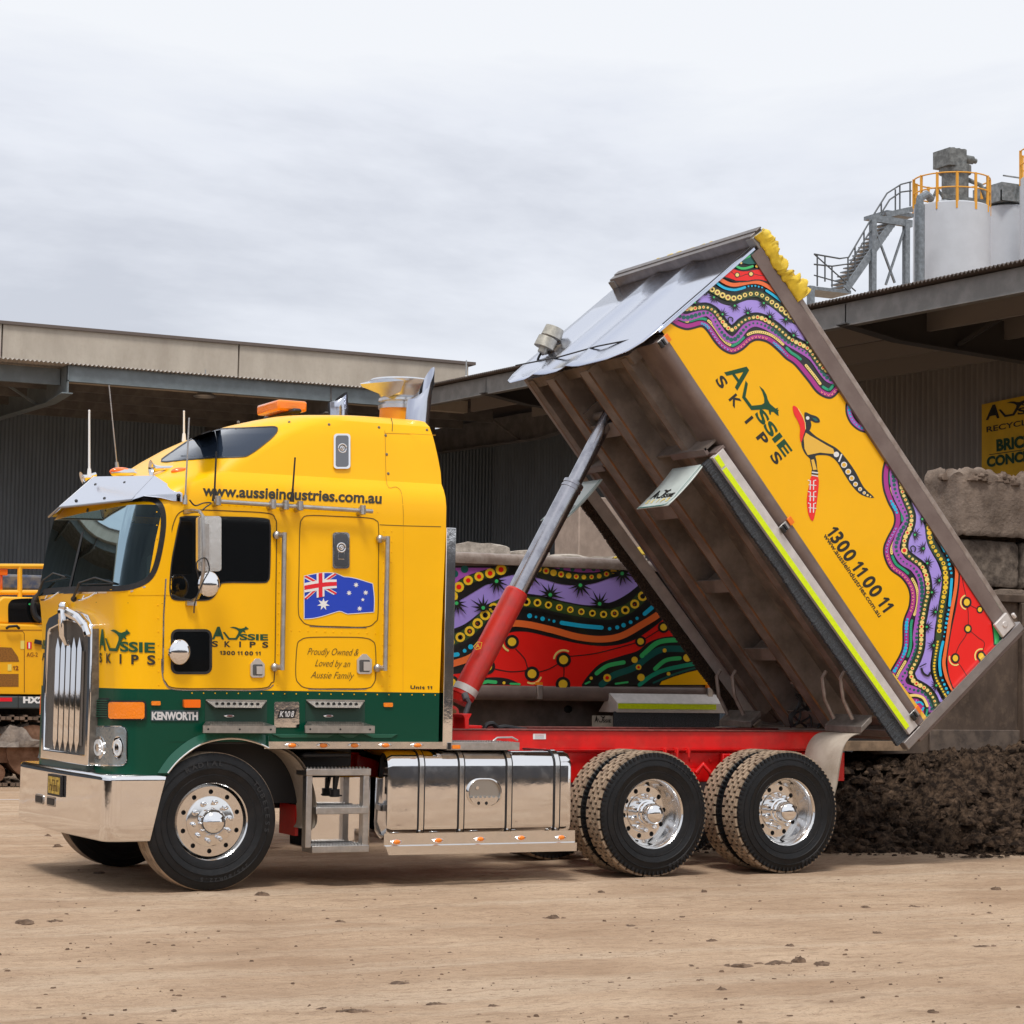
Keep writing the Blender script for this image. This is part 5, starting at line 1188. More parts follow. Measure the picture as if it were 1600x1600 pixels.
for a, b, c in ((.26, .38, LV), (.39, .6, PK), (.86, .98, PK)):
    for x, y, dx, dy in resample(seg(offs(K0, -4.8), a, b), 5.6): mu.stroke(smooth([(x-dx*1.6+dy*1.5, y-dy*1.6-dx*1.5), (x-dy*1.7, y+dx*1.7), (x+dx*1.6+dy*1.5, y+dy*1.6-dx*1.5)], 3), 1.15, 6.5, c, caps=False)
OU = smooth([(1052, 497), (1061, 494), (1072, 496.5), (1087, 492.5), (1100, 489), (1107, 489.5), (1115.6, 497), (1119, 505), (1125, 515), (1131, 523), (1138, 529), (1146, 531), (1154, 525), (1160, 517.5), (1166, 510.6), (1174, 506), (1183, 505), (1197.5, 510), (1211, 518), (1221, 525), (1231, 534), (1247.5, 544), (1262, 553), (1272, 562), (1285, 581), (1295, 592), (1308, 596)], 4)
mu.stroke(OU, 11, 7, OR, caps=False); dots(mu, OU, 6.4, 1.6, 3.4, 8, TL, 2, wob=.45)
YU = smooth([(1060, 484), (1071, 483), (1082, 482), (1098, 480), (1106, 480.6), (1113, 484), (1119, 489), (1128, 501), (1134, 509), (1143, 515.5), (1152, 510), (1158, 504), (1168, 498), (1180, 495.5), (1190, 497), (1201, 502.5), (1212.5, 510), (1223, 519), (1233, 528), (1245, 535), (1257, 541), (1266, 548), (1275, 562), (1288, 577), (1300, 583)], 4)
mu.stroke(YU, 9.5, 9, K, caps=False); mu.stroke(YU, 7.6, 10, DG, caps=False)
dots(mu, YU, 6.6, 1.8, 3.4, 11, LY, 0, inner=[(.5, RD, 2)], wob=.6)
LT = smooth([(1090, 464), (1105, 457), (1117.5, 467), (1130, 474), (1145, 476.5), (1157.5, 471), (1170, 467.5), (1186, 469), (1200, 475), (1215, 486), (1230, 499), (1247.5, 509), (1262, 520)], 4)
lb_ = offs(YU, -6.5)
mu.fill(LT+[(1300, 560)]+[p for p in lb_ if p[0] > 1072][::-1], 12, LV)
mu.stroke(LT, 2.4, 13, K, caps=False); mu.stroke([p for p in lb_ if p[0] > 1072], 2., 13, K, caps=False)
GU = smooth([(1100, 444), (1109, 450), (1116, 454), (1125, 459), (1135, 464), (1147, 466), (1157.5, 464), (1167, 460), (1183, 459), (1192.5, 462.5), (1200, 467.5), (1215.6, 479), (1224, 485), (1239, 497), (1252, 507)], 4)
mu.stroke(GU, 10.5, 14, DG, caps=False); dots(mu, GU, 9.2, 3., 4.6, 15, LY, 3, inner=[(.45, K, 1), (.2, OG, 1)], wob=.5)
mu.stroke(offs(GU, -5.6), 1.6, 15, K, caps=False)
for p in ([(1117.5, 440), (1126, 446.5), (1135, 451), (1147.5, 453), (1156, 451.5), (1164, 449)], [(1197.5, 454), (1208, 461), (1222.5, 472)]): mu.stroke(smooth(p, 5), 3.8, 16, CY)
dots(mu, [(1169.5, 447.3), (1180, 446.5), (1193, 449.8)], 5.4, 1.3, 1.5, 16, CY)
mu.stroke(smooth([(1122, 434), (1136, 442.5), (1149, 445), (1167.5, 441.5), (1180, 440.5), (1192.5, 443.5), (1207.5, 452.5), (1216, 459)], 4), 6, 16, OG, caps=False)
rdp = [(1128, 428), (1142.5, 417), (1155, 422), (1167.5, 422.5), (1178, 421), (1192, 420)]+[(1212, 448), (1200, 440), (1190, 437), (1180, 436.5), (1167.5, 438.5), (1150, 438.5), (1140, 434.5)]
mu.fill(rdp, 17, RD)
for p, w in (([(1126, 431), (1140, 436), (1150, 440), (1168, 439.5), (1180, 437.5), (1192, 438.5), (1206, 446)], 1.6), ([(1142, 417.5), (1155, 422.3), (1167.5, 422.8), (1180, 420.6), (1196, 420)], 1.8), ([(1136, 424.5), (1143, 425), (1149, 430), (1158, 431.5), (1166, 428.5), (1178, 428), (1186, 430), (1196, 430.5)], .8)): mu.stroke(smooth(p, 4), w, 18, K, caps=False)
for x, y in ((1152, 429.5), (1173.5, 428)): mu.dot(x, y, 4.2, 19, K, 16); mu.dot(x, y, 2.9, 20, LY, 16)
mu.fill([(1155, 408), (1176, 391), (1186, 412), (1170, 413), (1160, 411)], 18, TL)
for p in ([(1149, 415), (1157, 419), (1166, 419), (1176, 416)], [(1162, 404), (1167, 402), (1171, 400)], [(1169, 393), (1173, 390), (1176, 388)]): mu.stroke(smooth(p, 4), 3.6, 20, G)
mu.dot(1158, 410.8, 1.8, 21, LY); mu.dot(1182.5, 416, 2.3, 21, GO)
for x, y, a in ((1115.6, 464.5, 1.8), (1148, 477.5, 1.6), (1193.5, 473.5, 2.2), (1129, 491, -1.5), (1168.5, 489, -1.2), (1203, 495, -.9), (1228, 499, 1.4), (1240, 524, -1.2), (1086, 472.5, -.8), (1262, 535, -1.)): spiky(mu, x, y, a, 7.2, 22)
mu.stroke(smooth([(1138.5, 502), (1138, 497.5), (1141.5, 495.5), (1145, 498), (1144.5, 502)], 4), 1.8, 22, K)
mu.stroke(smooth([(1100, 457), (1101, 460.5), (1104, 460), (1105, 456.5)], 4), 1.7, 22, K)
# --- little bulge at the top rail
KB = smooth([(1326, 619), (1322, 634), (1323, 648), (1330, 662), (1342, 672), (1356, 677), (1368, 684)], 5)
mu.fill(KB+[(1380, 680), (1334, 612)], 1, K); mu.stroke(KB, 2, 2, K, caps=False); mu.stroke(offs(KB, -5), 6.5, 3, MOR and OR, caps=False)
dots(mu, offs(KB, -5), 5.2, 1., 2.6, 4, CY, wob=.6); mu.stroke(smooth([(1335, 629), (1335, 642), (1340, 652), (1348, 660)], 4), 4, 4, EM); dots(mu, smooth([(1335, 629), (1335, 642), (1340, 652), (1348, 660)], 4), 3, .6, .8, 5, G)
# --- lower, rear art
KL = smooth([(1391, 700), (1387, 711), (1381, 728), (1379, 745), (1381, 765), (1388, 785), (1397, 803), (1397, 820), (1386, 842), (1381, 857), (1383, 873), (1392, 890), (1410, 904), (1421, 923), (1421, 946), (1412, 972), (1411, 1007), (1406, 1024), (1394, 1045), (1390, 1054)], 5)
mu.fill(KL+[(1400, 1066), (1446, 1126), (1580, 985), (1395, 696)], 1, K); mu.stroke(KL, 2.6, 2, K, caps=False)
mu.stroke(offs(KL, -5), 6.8, 3, MG, caps=False)
dk = offs(KL, -12)
for a, b, c in ((0, .06, LY), (.08, .2, EM), (.21, .26, LY), (.27, .36, EM), (.37, .52, LY), (.53, .64, EM), (.65, .77, LY), (.78, .89, EM), (.9, .99, LY)):
    s_ = seg(dk, a, b); mu.stroke(s_, 4, 4, c); dots(mu, s_, 3.2, .5, .75, 5, K if c == LY else G, 2)
for a, b in ((.02, .12), (.27, .34), (.78, .96)): dots(mu, seg(offs(KL, -4.8), a, b), 5, 1., 3., 6, CY, wob=.8)
for a, b, c in ((.38, .52, LV), (.52, .77, PK)):
    for x, y, dx, dy in resample(seg(offs(KL, -4.8), a, b), 5.6): mu.stroke(smooth([(x-dx*1.6+dy*1.5, y-dy*1.6-dx*1.5), (x-dy*1.7, y+dx*1.7), (x+dx*1.6+dy*1.5, y+dy*1.6-dx*1.5)], 3), 1.15, 6.5, c, caps=False)
OL = smooth([(1404, 708), (1399, 722), (1396, 737), (1396.5, 748), (1399, 768), (1407, 787), (1417, 806), (1417, 816), (1408, 830), (1401, 848), (1401, 861), (1411, 877), (1427, 887), (1438, 904), (1441, 924), (1439, 948), (1435, 972), (1432, 995), (1433, 1010), (1426, 1031), (1417, 1047), (1409, 1061), (1413, 1072), (1424, 1077), (1441, 1081), (1451, 1089), (1456, 1102), (1457, 1118)], 4)
mu.stroke(OL, 11.5, 7, OR, caps=False); dots(mu, OL, 6.6, 1.4, 3.5, 8, TL, 2, wob=.4)
YLW = smooth([(1404, 728), (1407.6, 748), (1409, 763), (1412.5, 775), (1422, 797.5), (1424.5, 809), (1422, 824), (1414, 841), (1413, 860), (1420.6, 869), (1429, 875.5), (1439, 883), (1445, 893), (1449, 908), (1450, 926), (1446, 943), (1443, 960), (1440, 978), (1439, 1008), (1434, 1027), (1428, 1040), (1423, 1052), (1428, 1065), (1437, 1070.5), (1448.7, 1078), (1458, 1090), (1463, 1104), (1465, 1116)], 4)
mu.stroke(YLW, 10.5, 9, K, caps=False); mu.stroke(YLW, 8, 10, DG, caps=False)
dots(mu, YLW, 6.8, 2.0, 3.7, 11, LY, 0, inner=[(.5, RD, 2)], wob=.5)
mu.dot(1413, 860, 5, 12, LY, 16); mu.dot(1413, 860, 3, 13, RD, 16)
le = [p for p in offs(YLW, -6.)]
RL = smooth([(1425, 738), (1434, 775), (1441, 806), (1447, 835), (1449, 850), (1457, 866), (1465, 880), (1471, 898), (1471, 915), (1467.5, 940), (1464.5, 960), (1461, 980), (1459, 1000), (1455.5, 1025), (1453.5, 1040), (1455, 1055), (1459.5, 1068), (1465, 1080), (1472, 1094), (1478, 1104)], 4)
mu.fill(le+RL[::-1], 12, LV); mu.stroke(le, 2.2, 13, K, caps=False)
GLW = smooth([(1444, 790), (1450.5, 812), (1452, 833), (1455, 848), (1462, 861), (1468, 870.6), (1474, 880), (1477.5, 897), (1477.5, 915), (1475, 930), (1471.5, 950), (1468.8, 970), (1467.5, 986), (1464.5, 1008), (1461.5, 1025.6), (1459.6, 1040), (1460.5, 1051), (1464, 1063), (1470, 1074), (1480, 1091), (1486, 1100)], 4)
wl = [9.5-4.5*max(0, min(1, (i/len(GLW)-.55)*4)) for i in range(len(GLW))]
mu.stroke(GLW, [w+2.5 for w in wl], 14, K, caps=False); mu.stroke(GLW, wl, 15, DG, caps=False)
dots(mu, seg(GLW, 0, .62), 7.6, 2.6, 4, 16, YE, 2, inner=[(.42, K, 2), (.2, OG, 2)], wob=.5); dots(mu, seg(GLW, .63, 1), 4.8, 1.6, 2., 16, YE)
bk = smooth([(1462, 815), (1470, 842), (1479, 866), (1487, 890), (1487, 906), (1483, 945), (1478, 975), (1474, 995), (1471, 1015), (1468.5, 1035), (1470, 1052), (1476, 1068), (1484, 1086)], 5)
for a, b in (([(1462, 822), (1466, 838), (1476, 861)], 0), ([(1487, 905), (1485.5, 925), (1483.5, 946)], 0), ([(1473.5, 1003), (1470.5, 1016), (1468.4, 1031), (1468.4, 1043), (1470, 1055)], 0)): mu.stroke(smooth(a, 5), 4.2, 17, CY)
for a in ([(1480, 868), (1487, 898)], [(1482.4, 953), (1474.6, 996)], [(1472.7, 1063), (1484, 1088)]): dots(mu, a, 7., 1.2, 2.3, 17, CY, wob=.7)
mu.stroke(smooth([(1473, 838), (1481, 853), (1489.5, 870), (1494.5, 888), (1494.6, 904), (1492.8, 922.5), (1488, 949), (1483.4, 975), (1480.6, 997.5), (1476.8, 1020), (1474.8, 1036), (1477.8, 1054), (1483, 1067), (1491, 1082)], 4), 5.4, 17, OG, caps=False)
rl_ = smooth([(1481, 852), (1491, 872), (1498, 893), (1498.6, 910), (1493.7, 947), (1487, 979), (1482.5, 1005), (1479.6, 1031), (1482.5, 1057), (1491, 1080)], 5)
rr_ = smooth([(1554, 1015), (1551.5, 985), (1546, 956), (1535, 934), (1523.7, 918.7), (1514, 903), (1508, 880)], 5)
mu.fill(rl_+[(1494, 1084)]+rr_+[(1480, 845)], 18, RD); mu.stroke(rl_, 1.9, 19, K, caps=False); mu.fill(rr_+[(1590, 985), (1556, 1020)], 18.6, G); mu.stroke(rr_, 1.9, 19.5, K, caps=False)
mu.fill([(1560, 985), (1566, 975), (1575, 985), (1562, 1002)], 19, TL); mu.stroke(smooth([(1564, 1002), (1563, 985), (1556, 968)], 4), 1.5, 20, K, caps=False)
for p in ([(1504, 880), (1504, 905), (1508, 925), (1510.6, 941), (1513, 960), (1512.4, 982.5), (1508, 995), (1498, 1010), (1492.8, 1028.4), (1502, 1042), (1510, 1055)], [(1510.6, 941), (1520, 948), (1531, 952.5)], [(1512.4, 982.5), (1528, 996), (1538, 1004), (1536, 1016), (1533, 1025), (1527, 1038)]): mu.stroke(smooth(p, 4), .9, 20, K, caps=False)
for x, y, r in ((1510.6, 941, 4.6), (1531, 952.5, 3.2), (1512.4, 982.5, 3.8), (1492.8, 1028.4, 4.2), (1533, 1025, 4.2)): mu.dot(x, y, r*1.65, 21, K, 18, 1.15); mu.dot(x, y, r, 22, YE, 18, 1.2)
for x, y, a0, a1 in ((1510.6, 941, 1.8, 4.4), (1492.8, 1028.4, 1.1, 3.4), (1533, 1025, 2.6, 4.9)): mu.stroke([(x+9.6*cos(a0+(a1-a0)*i/8), y+11*sin(a0+(a1-a0)*i/8)) for i in range(9)], 2.2, 20.6, LY)
for x, y, a in ((1424, 778, -.3), (1441, 811, .0), (1429.5, 835.5, -.2), (1443, 857, 3.3), (1449, 880, -.5), (1468, 907, 3.3), (1456, 925.5, -.3), (1462, 956, 3.2), (1448, 979.5, 0.), (1459, 1008.5, 3.3), (1463, 1071, 2.6)): spiky(mu, x, y, a, 7.6, 23)
mu.stroke(smooth([(1440, 1045), (1443, 1052), (1450, 1056), (1454, 1051)], 4), 3.4, 23, K); mu.stroke([(1437, 1042), (1447, 1037)], 1.6, 23, K)
mu.stroke(smooth([(1425, 862), (1423, 856), (1427, 853), (1431, 857), (1429, 862)], 4), 1.8, 23, K)
# yellow arc and magenta fan at the very bottom
mu.fill([(1417, 1086), (1424, 1086), (1436, 1088), (1446, 1096), (1450, 1108), (1446, 1126), (1440, 1124)], 22, K); mu.fill([(1422, 1091), (1434, 1092), (1443, 1101), (1444, 1118), (1440, 1120)], 23, MG)
mu.stroke(smooth([(1420, 1087), (1432, 1086.5), (1443, 1091), (1449, 1103)], 5), 4.2, 24, LY); mu.stroke([(1449, 1109), (1447, 1122)], 3.5, 24, EM)
for p in ([(1432, 1098), (1438, 1097), (1442, 1101)], [(1434, 1108), (1440, 1110), (1443, 1106)]): mu.stroke(smooth(p, 4), 3., 25, CY)
mu.stroke([(1429, 1100), (1432, 1094)], 1.6, 25, LV)
mu.fill([(1390, 1054), (1396, 1052), (1450, 1124), (1444, 1128)], 26, GO)
# --- kangaroo
c3 = lambda L_: [(1080+x/3.077, 360+y/3.077) for x, y in L_]
mu.fill(c3(smooth([(543, 958), (560, 955), (600, 990), (660, 1025), (700, 1048), (740, 1090), (790, 1160), (830, 1235), (880, 1285), (820, 1272), (775, 1230), (735, 1170), (700, 1112), (665, 1085), (625, 1080), (597, 1085), (585, 1110), (568, 1095), (545, 1070), (530, 1030), (535, 985)], 3, True)), 2, K)
mu.fill(c3([(551, 972), (575, 988), (610, 1008), (650, 1032), (683, 1050), (690, 1075), (655, 1072), (620, 1068), (560, 1080), (545, 1050), (541, 1000)]), 4, MGO and GO)
mu.fill(c3(smooth([(545, 875), (575, 885), (600, 893), (615, 905), (618, 922), (596, 924), (575, 915), (578, 935), (570, 960), (552, 962), (548, 925)], 3, True)), 3, K); mu.dot(*c3([(560, 902)])[0], 2.9, 5, WH); mu.fill(c3([(580, 900), (600, 903), (610, 915), (596, 917)]), 4, TL)
mu.fill(c3(smooth([(488, 850), (496, 843), (512, 856), (530, 890), (545, 920), (550, 950), (540, 985), (528, 1020), (522, 985), (524, 950), (512, 915), (495, 885)], 3, True)), 5, RD); mu.stroke(c3([(515, 858), (535, 890), (548, 925), (550, 955)]), 1., 6, LY)
mu.fill(c3([(570, 1085), (597, 1085), (603, 1110), (607, 1155), (583, 1155), (573, 1110)]), 3, K); mu.fill(c3([(577, 1103), (590, 1100), (604, 1150), (586, 1152)]), 4, GO)
mu.fill(c3([(580, 1152), (608, 1152), (611, 1175), (578, 1172)]), 5, K); mu.stroke(c3([(580, 1162), (610, 1166)]), 2, 6, WH, caps=False); mu.stroke(c3([(579, 1176), (610, 1182)]), 1.7, 6, WH, caps=False)
mu.fill(c3(smooth([(578, 1182), (611, 1188), (612, 1240), (605, 1300), (598, 1350), (585, 1397), (565, 1370), (556, 1310), (560, 1260), (570, 1215)], 3, True)), 4, RD)
for yy_ in (1225, 1280, 1335):
    for dx_ in (-8, 8): mu.stroke(c3([(580+dx_, yy_+20), (581+dx_, yy_-22), (581+dx_*2.2, yy_-24)]), 1.7, 6, WH)
    mu.stroke(c3([(566, yy_-2), (600, yy_+1)]), 1.2, 6.8, WH)
for x, y, r, c in ((698, 1077, 4.4, WH), (735, 1127, 4.9, WH), (755, 1160, 4.6, WH), (772, 1191, 4.3, WH), (790, 1220, 3.8, WH), (812, 1244, 3.2, WH), (832, 1262, 2.6, WH), (848, 1273, 1.8, LY), (862, 1280, 1.3, LY)):
    px_, py_ = c3([(x, y)])[0]; mu.dot(px_, py_, r, 5, c)
    if c == WH and x > 700: mu.dot(px_, py_, r*.66, 6, GO)
mu.stroke(c3([(724, 1075), (710, 1112)]), 2.4, 5, WH, caps=False)
# --- lettering on the body
logo(mu, (1158.6, 558.8), (95.5, 133), (-41, 35), 2, LG, LK)
mu.text('1300 11 00 11', (1290, 832), (1381, 958), 21, 2, LK, up=(.80, -.58), bold=.035, cap=.72)
mu.text('www.aussieindustries.com.au', (1286, 837), (1373, 965), 7.6, 2, LK, up=(.80, -.58), bold=.02, cap=.72)
for pt_ in mu.v:      # the painting stops at the head board and at the rear frame
    u_ = (pt_-F0).dot(UD)
    if u_ < -.05: pt_ += UD*(-.05-u_)
    if u_ > LB-.003: pt_ += UD*(LB-.003-u_)
mu.build('side_mural', PAL, body, weld=False, ang=0)

# ================================================================== second tipper parked behind
TY = 3.5
T2 = thing('parked_tipper', (4.6, TY+1.2, 0), 'second tipper body behind the truck, lowered, with the coiling purple, red and green mural', 'truck')
PB = lambda x, y, Y=TY: at(x, y, Y=Y)
zt, zb = PB(800, 884).z, PB(900, 1070).z
X0, X1 = 1.9, 7.1
m = MB(); m.box(X0, X1, TY+.02, TY+.06, zb-.05, zt+.05); m.box(X0, X1, TY+2.4, TY+2.44, zb-.05, zt+.05); m.box(X0, X1, TY+.06, TY+2.4, zb-.04, zb); m.box(X0, X0+.05, TY+.06, TY+2.4, zb, zt+.1); m.box(X1-.05, X1, TY+.06, TY+2.4, zb, zt+.1)
b2 = m.build('tipper_body', [STL], T2)
zr = PB(800, 867).z
m = MB()
for s_ in (0, 1):
    yy = (lambda v: TY+2.46-v) if s_ else (lambda v: TY+v)
    m.loft([[V((x, yy(a), b)) for a, b in ((.03, zt), (-.02, zt+.005), (-.03, zt+.06), (-.01, zt+.1), (.0, zr), (.06, zr+.01), (.1, zt+.05), (.08, zt))] for x in (X0, X1)], cap0=True, cap1=True)
m.build('top_rail', [STP], b2, ang=40)
z5 = PB(800, 1094).z
m = MB(); r_ = (zb-z5)/2+.0; m.loft([[V((x, TY+.03-r_*.5*sin(t), zb-r_+r_*cos(t))) for t in [pi*i/10 for i in range(11)]]+[V((x, TY+.4, z5)), V((x, TY+.4, zb))] for x in (X0, X1)], cap0=True, cap1=True)
m.build('bottom_rail', [STL], b2, ang=60)
m = MB(); m.box(X0, X1-.2, TY+.55, TY+.7, zb-.45, zb-.1); m.box(X0, X1-.2, TY+1.75, TY+1.9, zb-.45, zb-.1); m.box(X0, X1-.3, TY+.75, TY+.9, .75, 1.15, 1); m.box(X0, X1-.3, TY+1.5, TY+1.65, .75, 1.15, 1)
m.box(X0, X0+.1, TY+.8, TY+1.6, .8, 1.1, 1)
for x in (3.2, 3.9, 4.6, 5.3): m.box(x, x+.06, TY+.7, TY+1.75, zb-.3, zb-.1)
m.build('chassis', [UND, RED], T2)
for x in (4.9, 6.2):
    for y in (TY+.1, TY+2.1):
        w = MB(); w.lathe([(.29, 0), (.5, .01), (.52, .04), (.52, .24), (.5, .27), (.29, .28), (.28, .1), (0, .1)], (x, y, .52), (0, 1, 0), 40); w.build('rear_wheel', [TYR], T2)
w = MB(); w.lathe([(.29, 0), (.5, .01), (.52, .04), (.52, .24), (.5, .27), (.29, .28), (.28, .1), (0, .1)], (1.4, TY+.1, .52), (0, 1, 0), 40); w.build('front_wheel', [TYR], T2)
m = MB(); m.box(1.0, 1.8, TY, TY+1.6, .9, 1.8); m.build('cab', [YEL], T2, bevel=.05)     # its cab, hidden by the near truck
# skirt box with tape and brush
m = MB(); a = PB(955, 1084, TY-.06); b_ = PB(1121, 1084, TY-.06); c = PB(955, 1097, TY-.12)
z1_, z2_ = PB(960, 1083, TY-.02).z, PB(960, 1098, TY-.1).z
z2_ = PB(960, 1113, TY-.1).z; xm = PB(966, 1100, TY-.1).x
m.prism([(a.x, TY-.02, z1_), (a.x+.04, TY-.12, PB(960, 1098, TY-.1).z), (a.x+.04, TY-.12, z2_), (a.x, TY+.2, z2_)], (b_.x-a.x+.6, 0, 0))
sb2 = m.build('skirt_box', [WHT], T2, bevel=.003)
m = MB(); p, q = PB(966, 1099, TY-.124), PB(1119, 1109, TY-.124); m.box(p.x, q.x, TY-.126, TY-.122, q.z, p.z); m.build('reflective_tape', [HIV], sb2)
m = MB(); n = 160; random.seed(9); tp_ = [V((p.x-.04+(q.x-p.x+.1)*i/n, TY-.1, z2_+.01)) for i in range(n+1)]; bt_ = [V((t.x, TY-.1+random.uniform(-.006, .006), z2_-.42+random.uniform(-.01, .01))) for t in tp_]
m.loft([tp_, bt_], closed=False); m.build('skirt_brush', [BRS], sb2, ang=0)
m = MB(); p = PB(925, 1118, TY-.05); q = PB(957, 1137, TY-.05); m.box(p.x, q.x, TY-.06, TY-.05, q.z-.03, p.z); fl2 = m.build('mudflap', [mat('dirty cream flap', (.45, .4, .33), .6, var=.15, vscale=8)], T2)
q_ = Paint(lambda x, y, l: at(x, y, Y=TY-.0615-.001*l)); logo(q_, (929, 1118), (26, .5), (0, 16), 1, 0, 1, second=''); q_.build('mudflap_print', [MBK, MLY], fl2, weld=False)
for x, y in ((843, 1072), (1109, 1076)):
    m = MB(); c = at(x, y+8, Y=TY-.03); m.box(c.x-.03, c.x+.03, TY-.045, TY-.0, c.z-.08, c.z+.06); k_ = m.build('side_clamp', [BRU], b2, bevel=.006)
    m = MB(); m.box(c.x-.035, c.x+.035, TY-.03, TY-.0, c.z+.06, c.z+.09); m.build('side_marker_lamp', [ORG], b2)
m = MB(); m.sph(at(884, 1108, Y=TY+.6), .1, 14, sc=(1, .6, .8)); m.cyl(at(884, 1100, Y=TY+.6), at(884, 1130, Y=TY+.6), .03, n=10); m.build('brake_chamber', BLK, T2)
random.seed(21)
tarp(lambda a, b: (V((5.55+a*1.5, TY+.0+.25*b, zr+.02+.16*sin(pi*min(1, a*1.2))**.5*sin(b*pi*.8+.3))), V((0, -.5, .8))), 40, 12, 'gathered_tarp', b2, .03)
# mural of the second tipper
TM = Paint(lambda x, y, l: at(x, y, Y=TY+.0185-.0012*l))
def tz(L_): return [(690+x/3.2, 820+y/3.2) for x, y in L_]
TM.fill([(640, 884), (1120, 884), (1120, 1072), (640, 1072)], 0, K)
TM.fill(tz([(-60, 215), (340, 215), (260, 232), (150, 250), (60, 310), (-60, 430)]), 1, OR); TM.dot(*tz([(65, 245)])[0], 6, 2, TL); TM.dot(*tz([(115, 222)])[0], 6, 2, TL)
TM.fill(tz([(560, 215), (860, 215), (780, 238), (690, 238), (620, 228)]), 1, OR)
for x in (600, 655, 710, 760, 800): TM.dot(*tz([(x, 222)])[0], 3.4, 2, TL)
lt = tz(smooth([(-60, 480), (45, 400), (120, 355), (230, 290), (330, 250), (430, 245), (520, 270), (620, 295), (740, 292), (840, 262), (940, 228), (1000, 220)], 5)); lbm = tz(smooth([(-60, 590), (40, 535), (120, 500), (200, 440), (300, 370), (400, 350), (500, 360), (620, 390), (740, 408), (850, 392), (940, 345), (1010, 285), (1080, 220)], 5))
TM.fill(lt+lbm[::-1], 2, LV)
ty_ = tz(smooth([(-60, 450), (40, 375), (68, 332), (110, 290), (168, 265), (228, 247), (275, 232), (330, 212)], 5)); TM.stroke(ty_, 15, 3, K, caps=False); TM.stroke(ty_, 12, 4, DG, caps=False)
ty2 = tz(smooth([(420, 205), (490, 222), (570, 242), (650, 256), (720, 262), (800, 254), (860, 230), (930, 200)], 5)); TM.stroke(ty2, 13, 3, K, caps=False); TM.stroke(ty2, 9.5, 4, DG, caps=False)
dots(TM, ty_, 18, 7.4, 8.8, 5, YE, 8, inner=[(.5, RD, 1)]); dots(TM, ty2, 12, 3.6, 5.2, 5, YE, 3, inner=[(.52, RD, 2)], wob=.6)
tg = tz(smooth([(-40, 640), (55, 578), (108, 556), (148, 525), (190, 483), (230, 440), (290, 400), (382, 386), (482, 390), (597, 415), (708, 436), (822, 448), (878, 440), (932, 420), (975, 388), (1012, 350), (1060, 300)], 5))
TM.stroke(lbm, 3.5, 5, K, caps=False); TM.stroke(lt, 3, 5, K, caps=False)
TM.stroke(tg, 17, 6, DG, caps=False); dots(TM, tg, 17.5, 5.2, 8.2, 7, YE, 4, inner=[(.52, K, 1), (.28, OG, 1)], wob=.35)
TM.stroke(offs(tg, 10.5), 5.2, 8, K, caps=False)
to = tz(smooth([(-60, 740), (40, 700), (150, 660), (250, 572), (330, 500), (420, 497), (550, 525), (680, 560), (800, 572), (900, 555), (1000, 500), (1080, 450), (1130, 400)], 5)); TM.stroke(to, 10.5, 9, OG, caps=False)
for p in ([(20, 657), (80, 648)], [(600, 490), (700, 505), (800, 514)], [(1015, 445), (1060, 407)]): TM.stroke(tz(smooth(p, 4)), 6.6, 10, CY)
for x, y, r in ((115, 630, 3), (145, 610, 4), (440, 455, 3.8), (472, 461, 2), (505, 470, 3.6), (537, 475, 1.5), (562, 482, 2.4), (840, 520, 2.7), (878, 513, 3.2), (910, 502, 3.6), (945, 487, 3), (977, 468, 2.6)): TM.dot(*tz([(x, y)])[0], r, 10, CY, 14)
rt = tz(smooth([(-60, 790), (40, 745), (150, 720), (255, 605), (330, 537), (430, 530), (560, 560), (700, 590), (830, 600), (950, 575), (1060, 505), (1150, 430)], 5))
TM.fill(rt+tz([(1240, 560), (1100, 600), (1000, 630), (860, 680), (780, 720), (720, 790), (700, 810), (-60, 810)]), 11, RD); TM.stroke(rt, 3.6, 12, K, caps=False)
gp = tz(smooth([(700, 800), (740, 745), (800, 690), (900, 655), (980, 630), (1040, 585), (1120, 560), (1240, 555)], 5)); TM.fill(gp+tz([(1340, 600), (1400, 800), (700, 805)]), 12, K)
for p, w, c in (([(800, 800), (860, 752), (960, 715), (1040, 655), (1110, 622), (1240, 622)], 10, TL), ([(990, 800), (1050, 755), (1130, 722), (1290, 690)], 6.5, EM), ([(775, 743), (830, 705), (910, 688)], 6.5, G), ([(1002, 655), (1070, 595), (1130, 578), (1220, 575)], 7.5, G), ([(1068, 720), (1120, 678), (1190, 667)], 6.5, G), ([(870, 795), (930, 787)], 3, G), ([(720, 795), (740, 785)], 3, G), ([(1060, 790), (1160, 748), (1280, 712)], 3, TL)): TM.stroke(tz(smooth(p, 5)), w, 13, c)
TM.fill(tz([(1090, 800), (1100, 783), (1160, 760), (1230, 738), (1330, 715), (1400, 720), (1400, 800)]), 14, MGO and YL)
for x, y, r, c in ((828, 765, 6.2, 1), (965, 675, 5, 0), (985, 712, 4.4, 1), (997, 763, 5.8, 0), (1115, 628, 3.2, 0), (1228, 665, 6.2, 0), (1135, 745, 3, 0), (748, 767, 2.6, 0), (312, 790, 2.4, 0)):
    TM.dot(*tz([(x, y)])[0], r, 15, YE, 16)
    if c: TM.dot(*tz([(x, y)])[0], r*.5, 16, RD, 14)
TM.fill(tz(smooth([(120, 800), (190, 770), (270, 762), (340, 772), (400, 800)], 4)), 13, K); TM.stroke(tz([(190, 793), (230, 783), (270, 787)]), 5.5, 14, G); TM.stroke(tz([(345, 795), (390, 797)]), 3.4, 14, G)
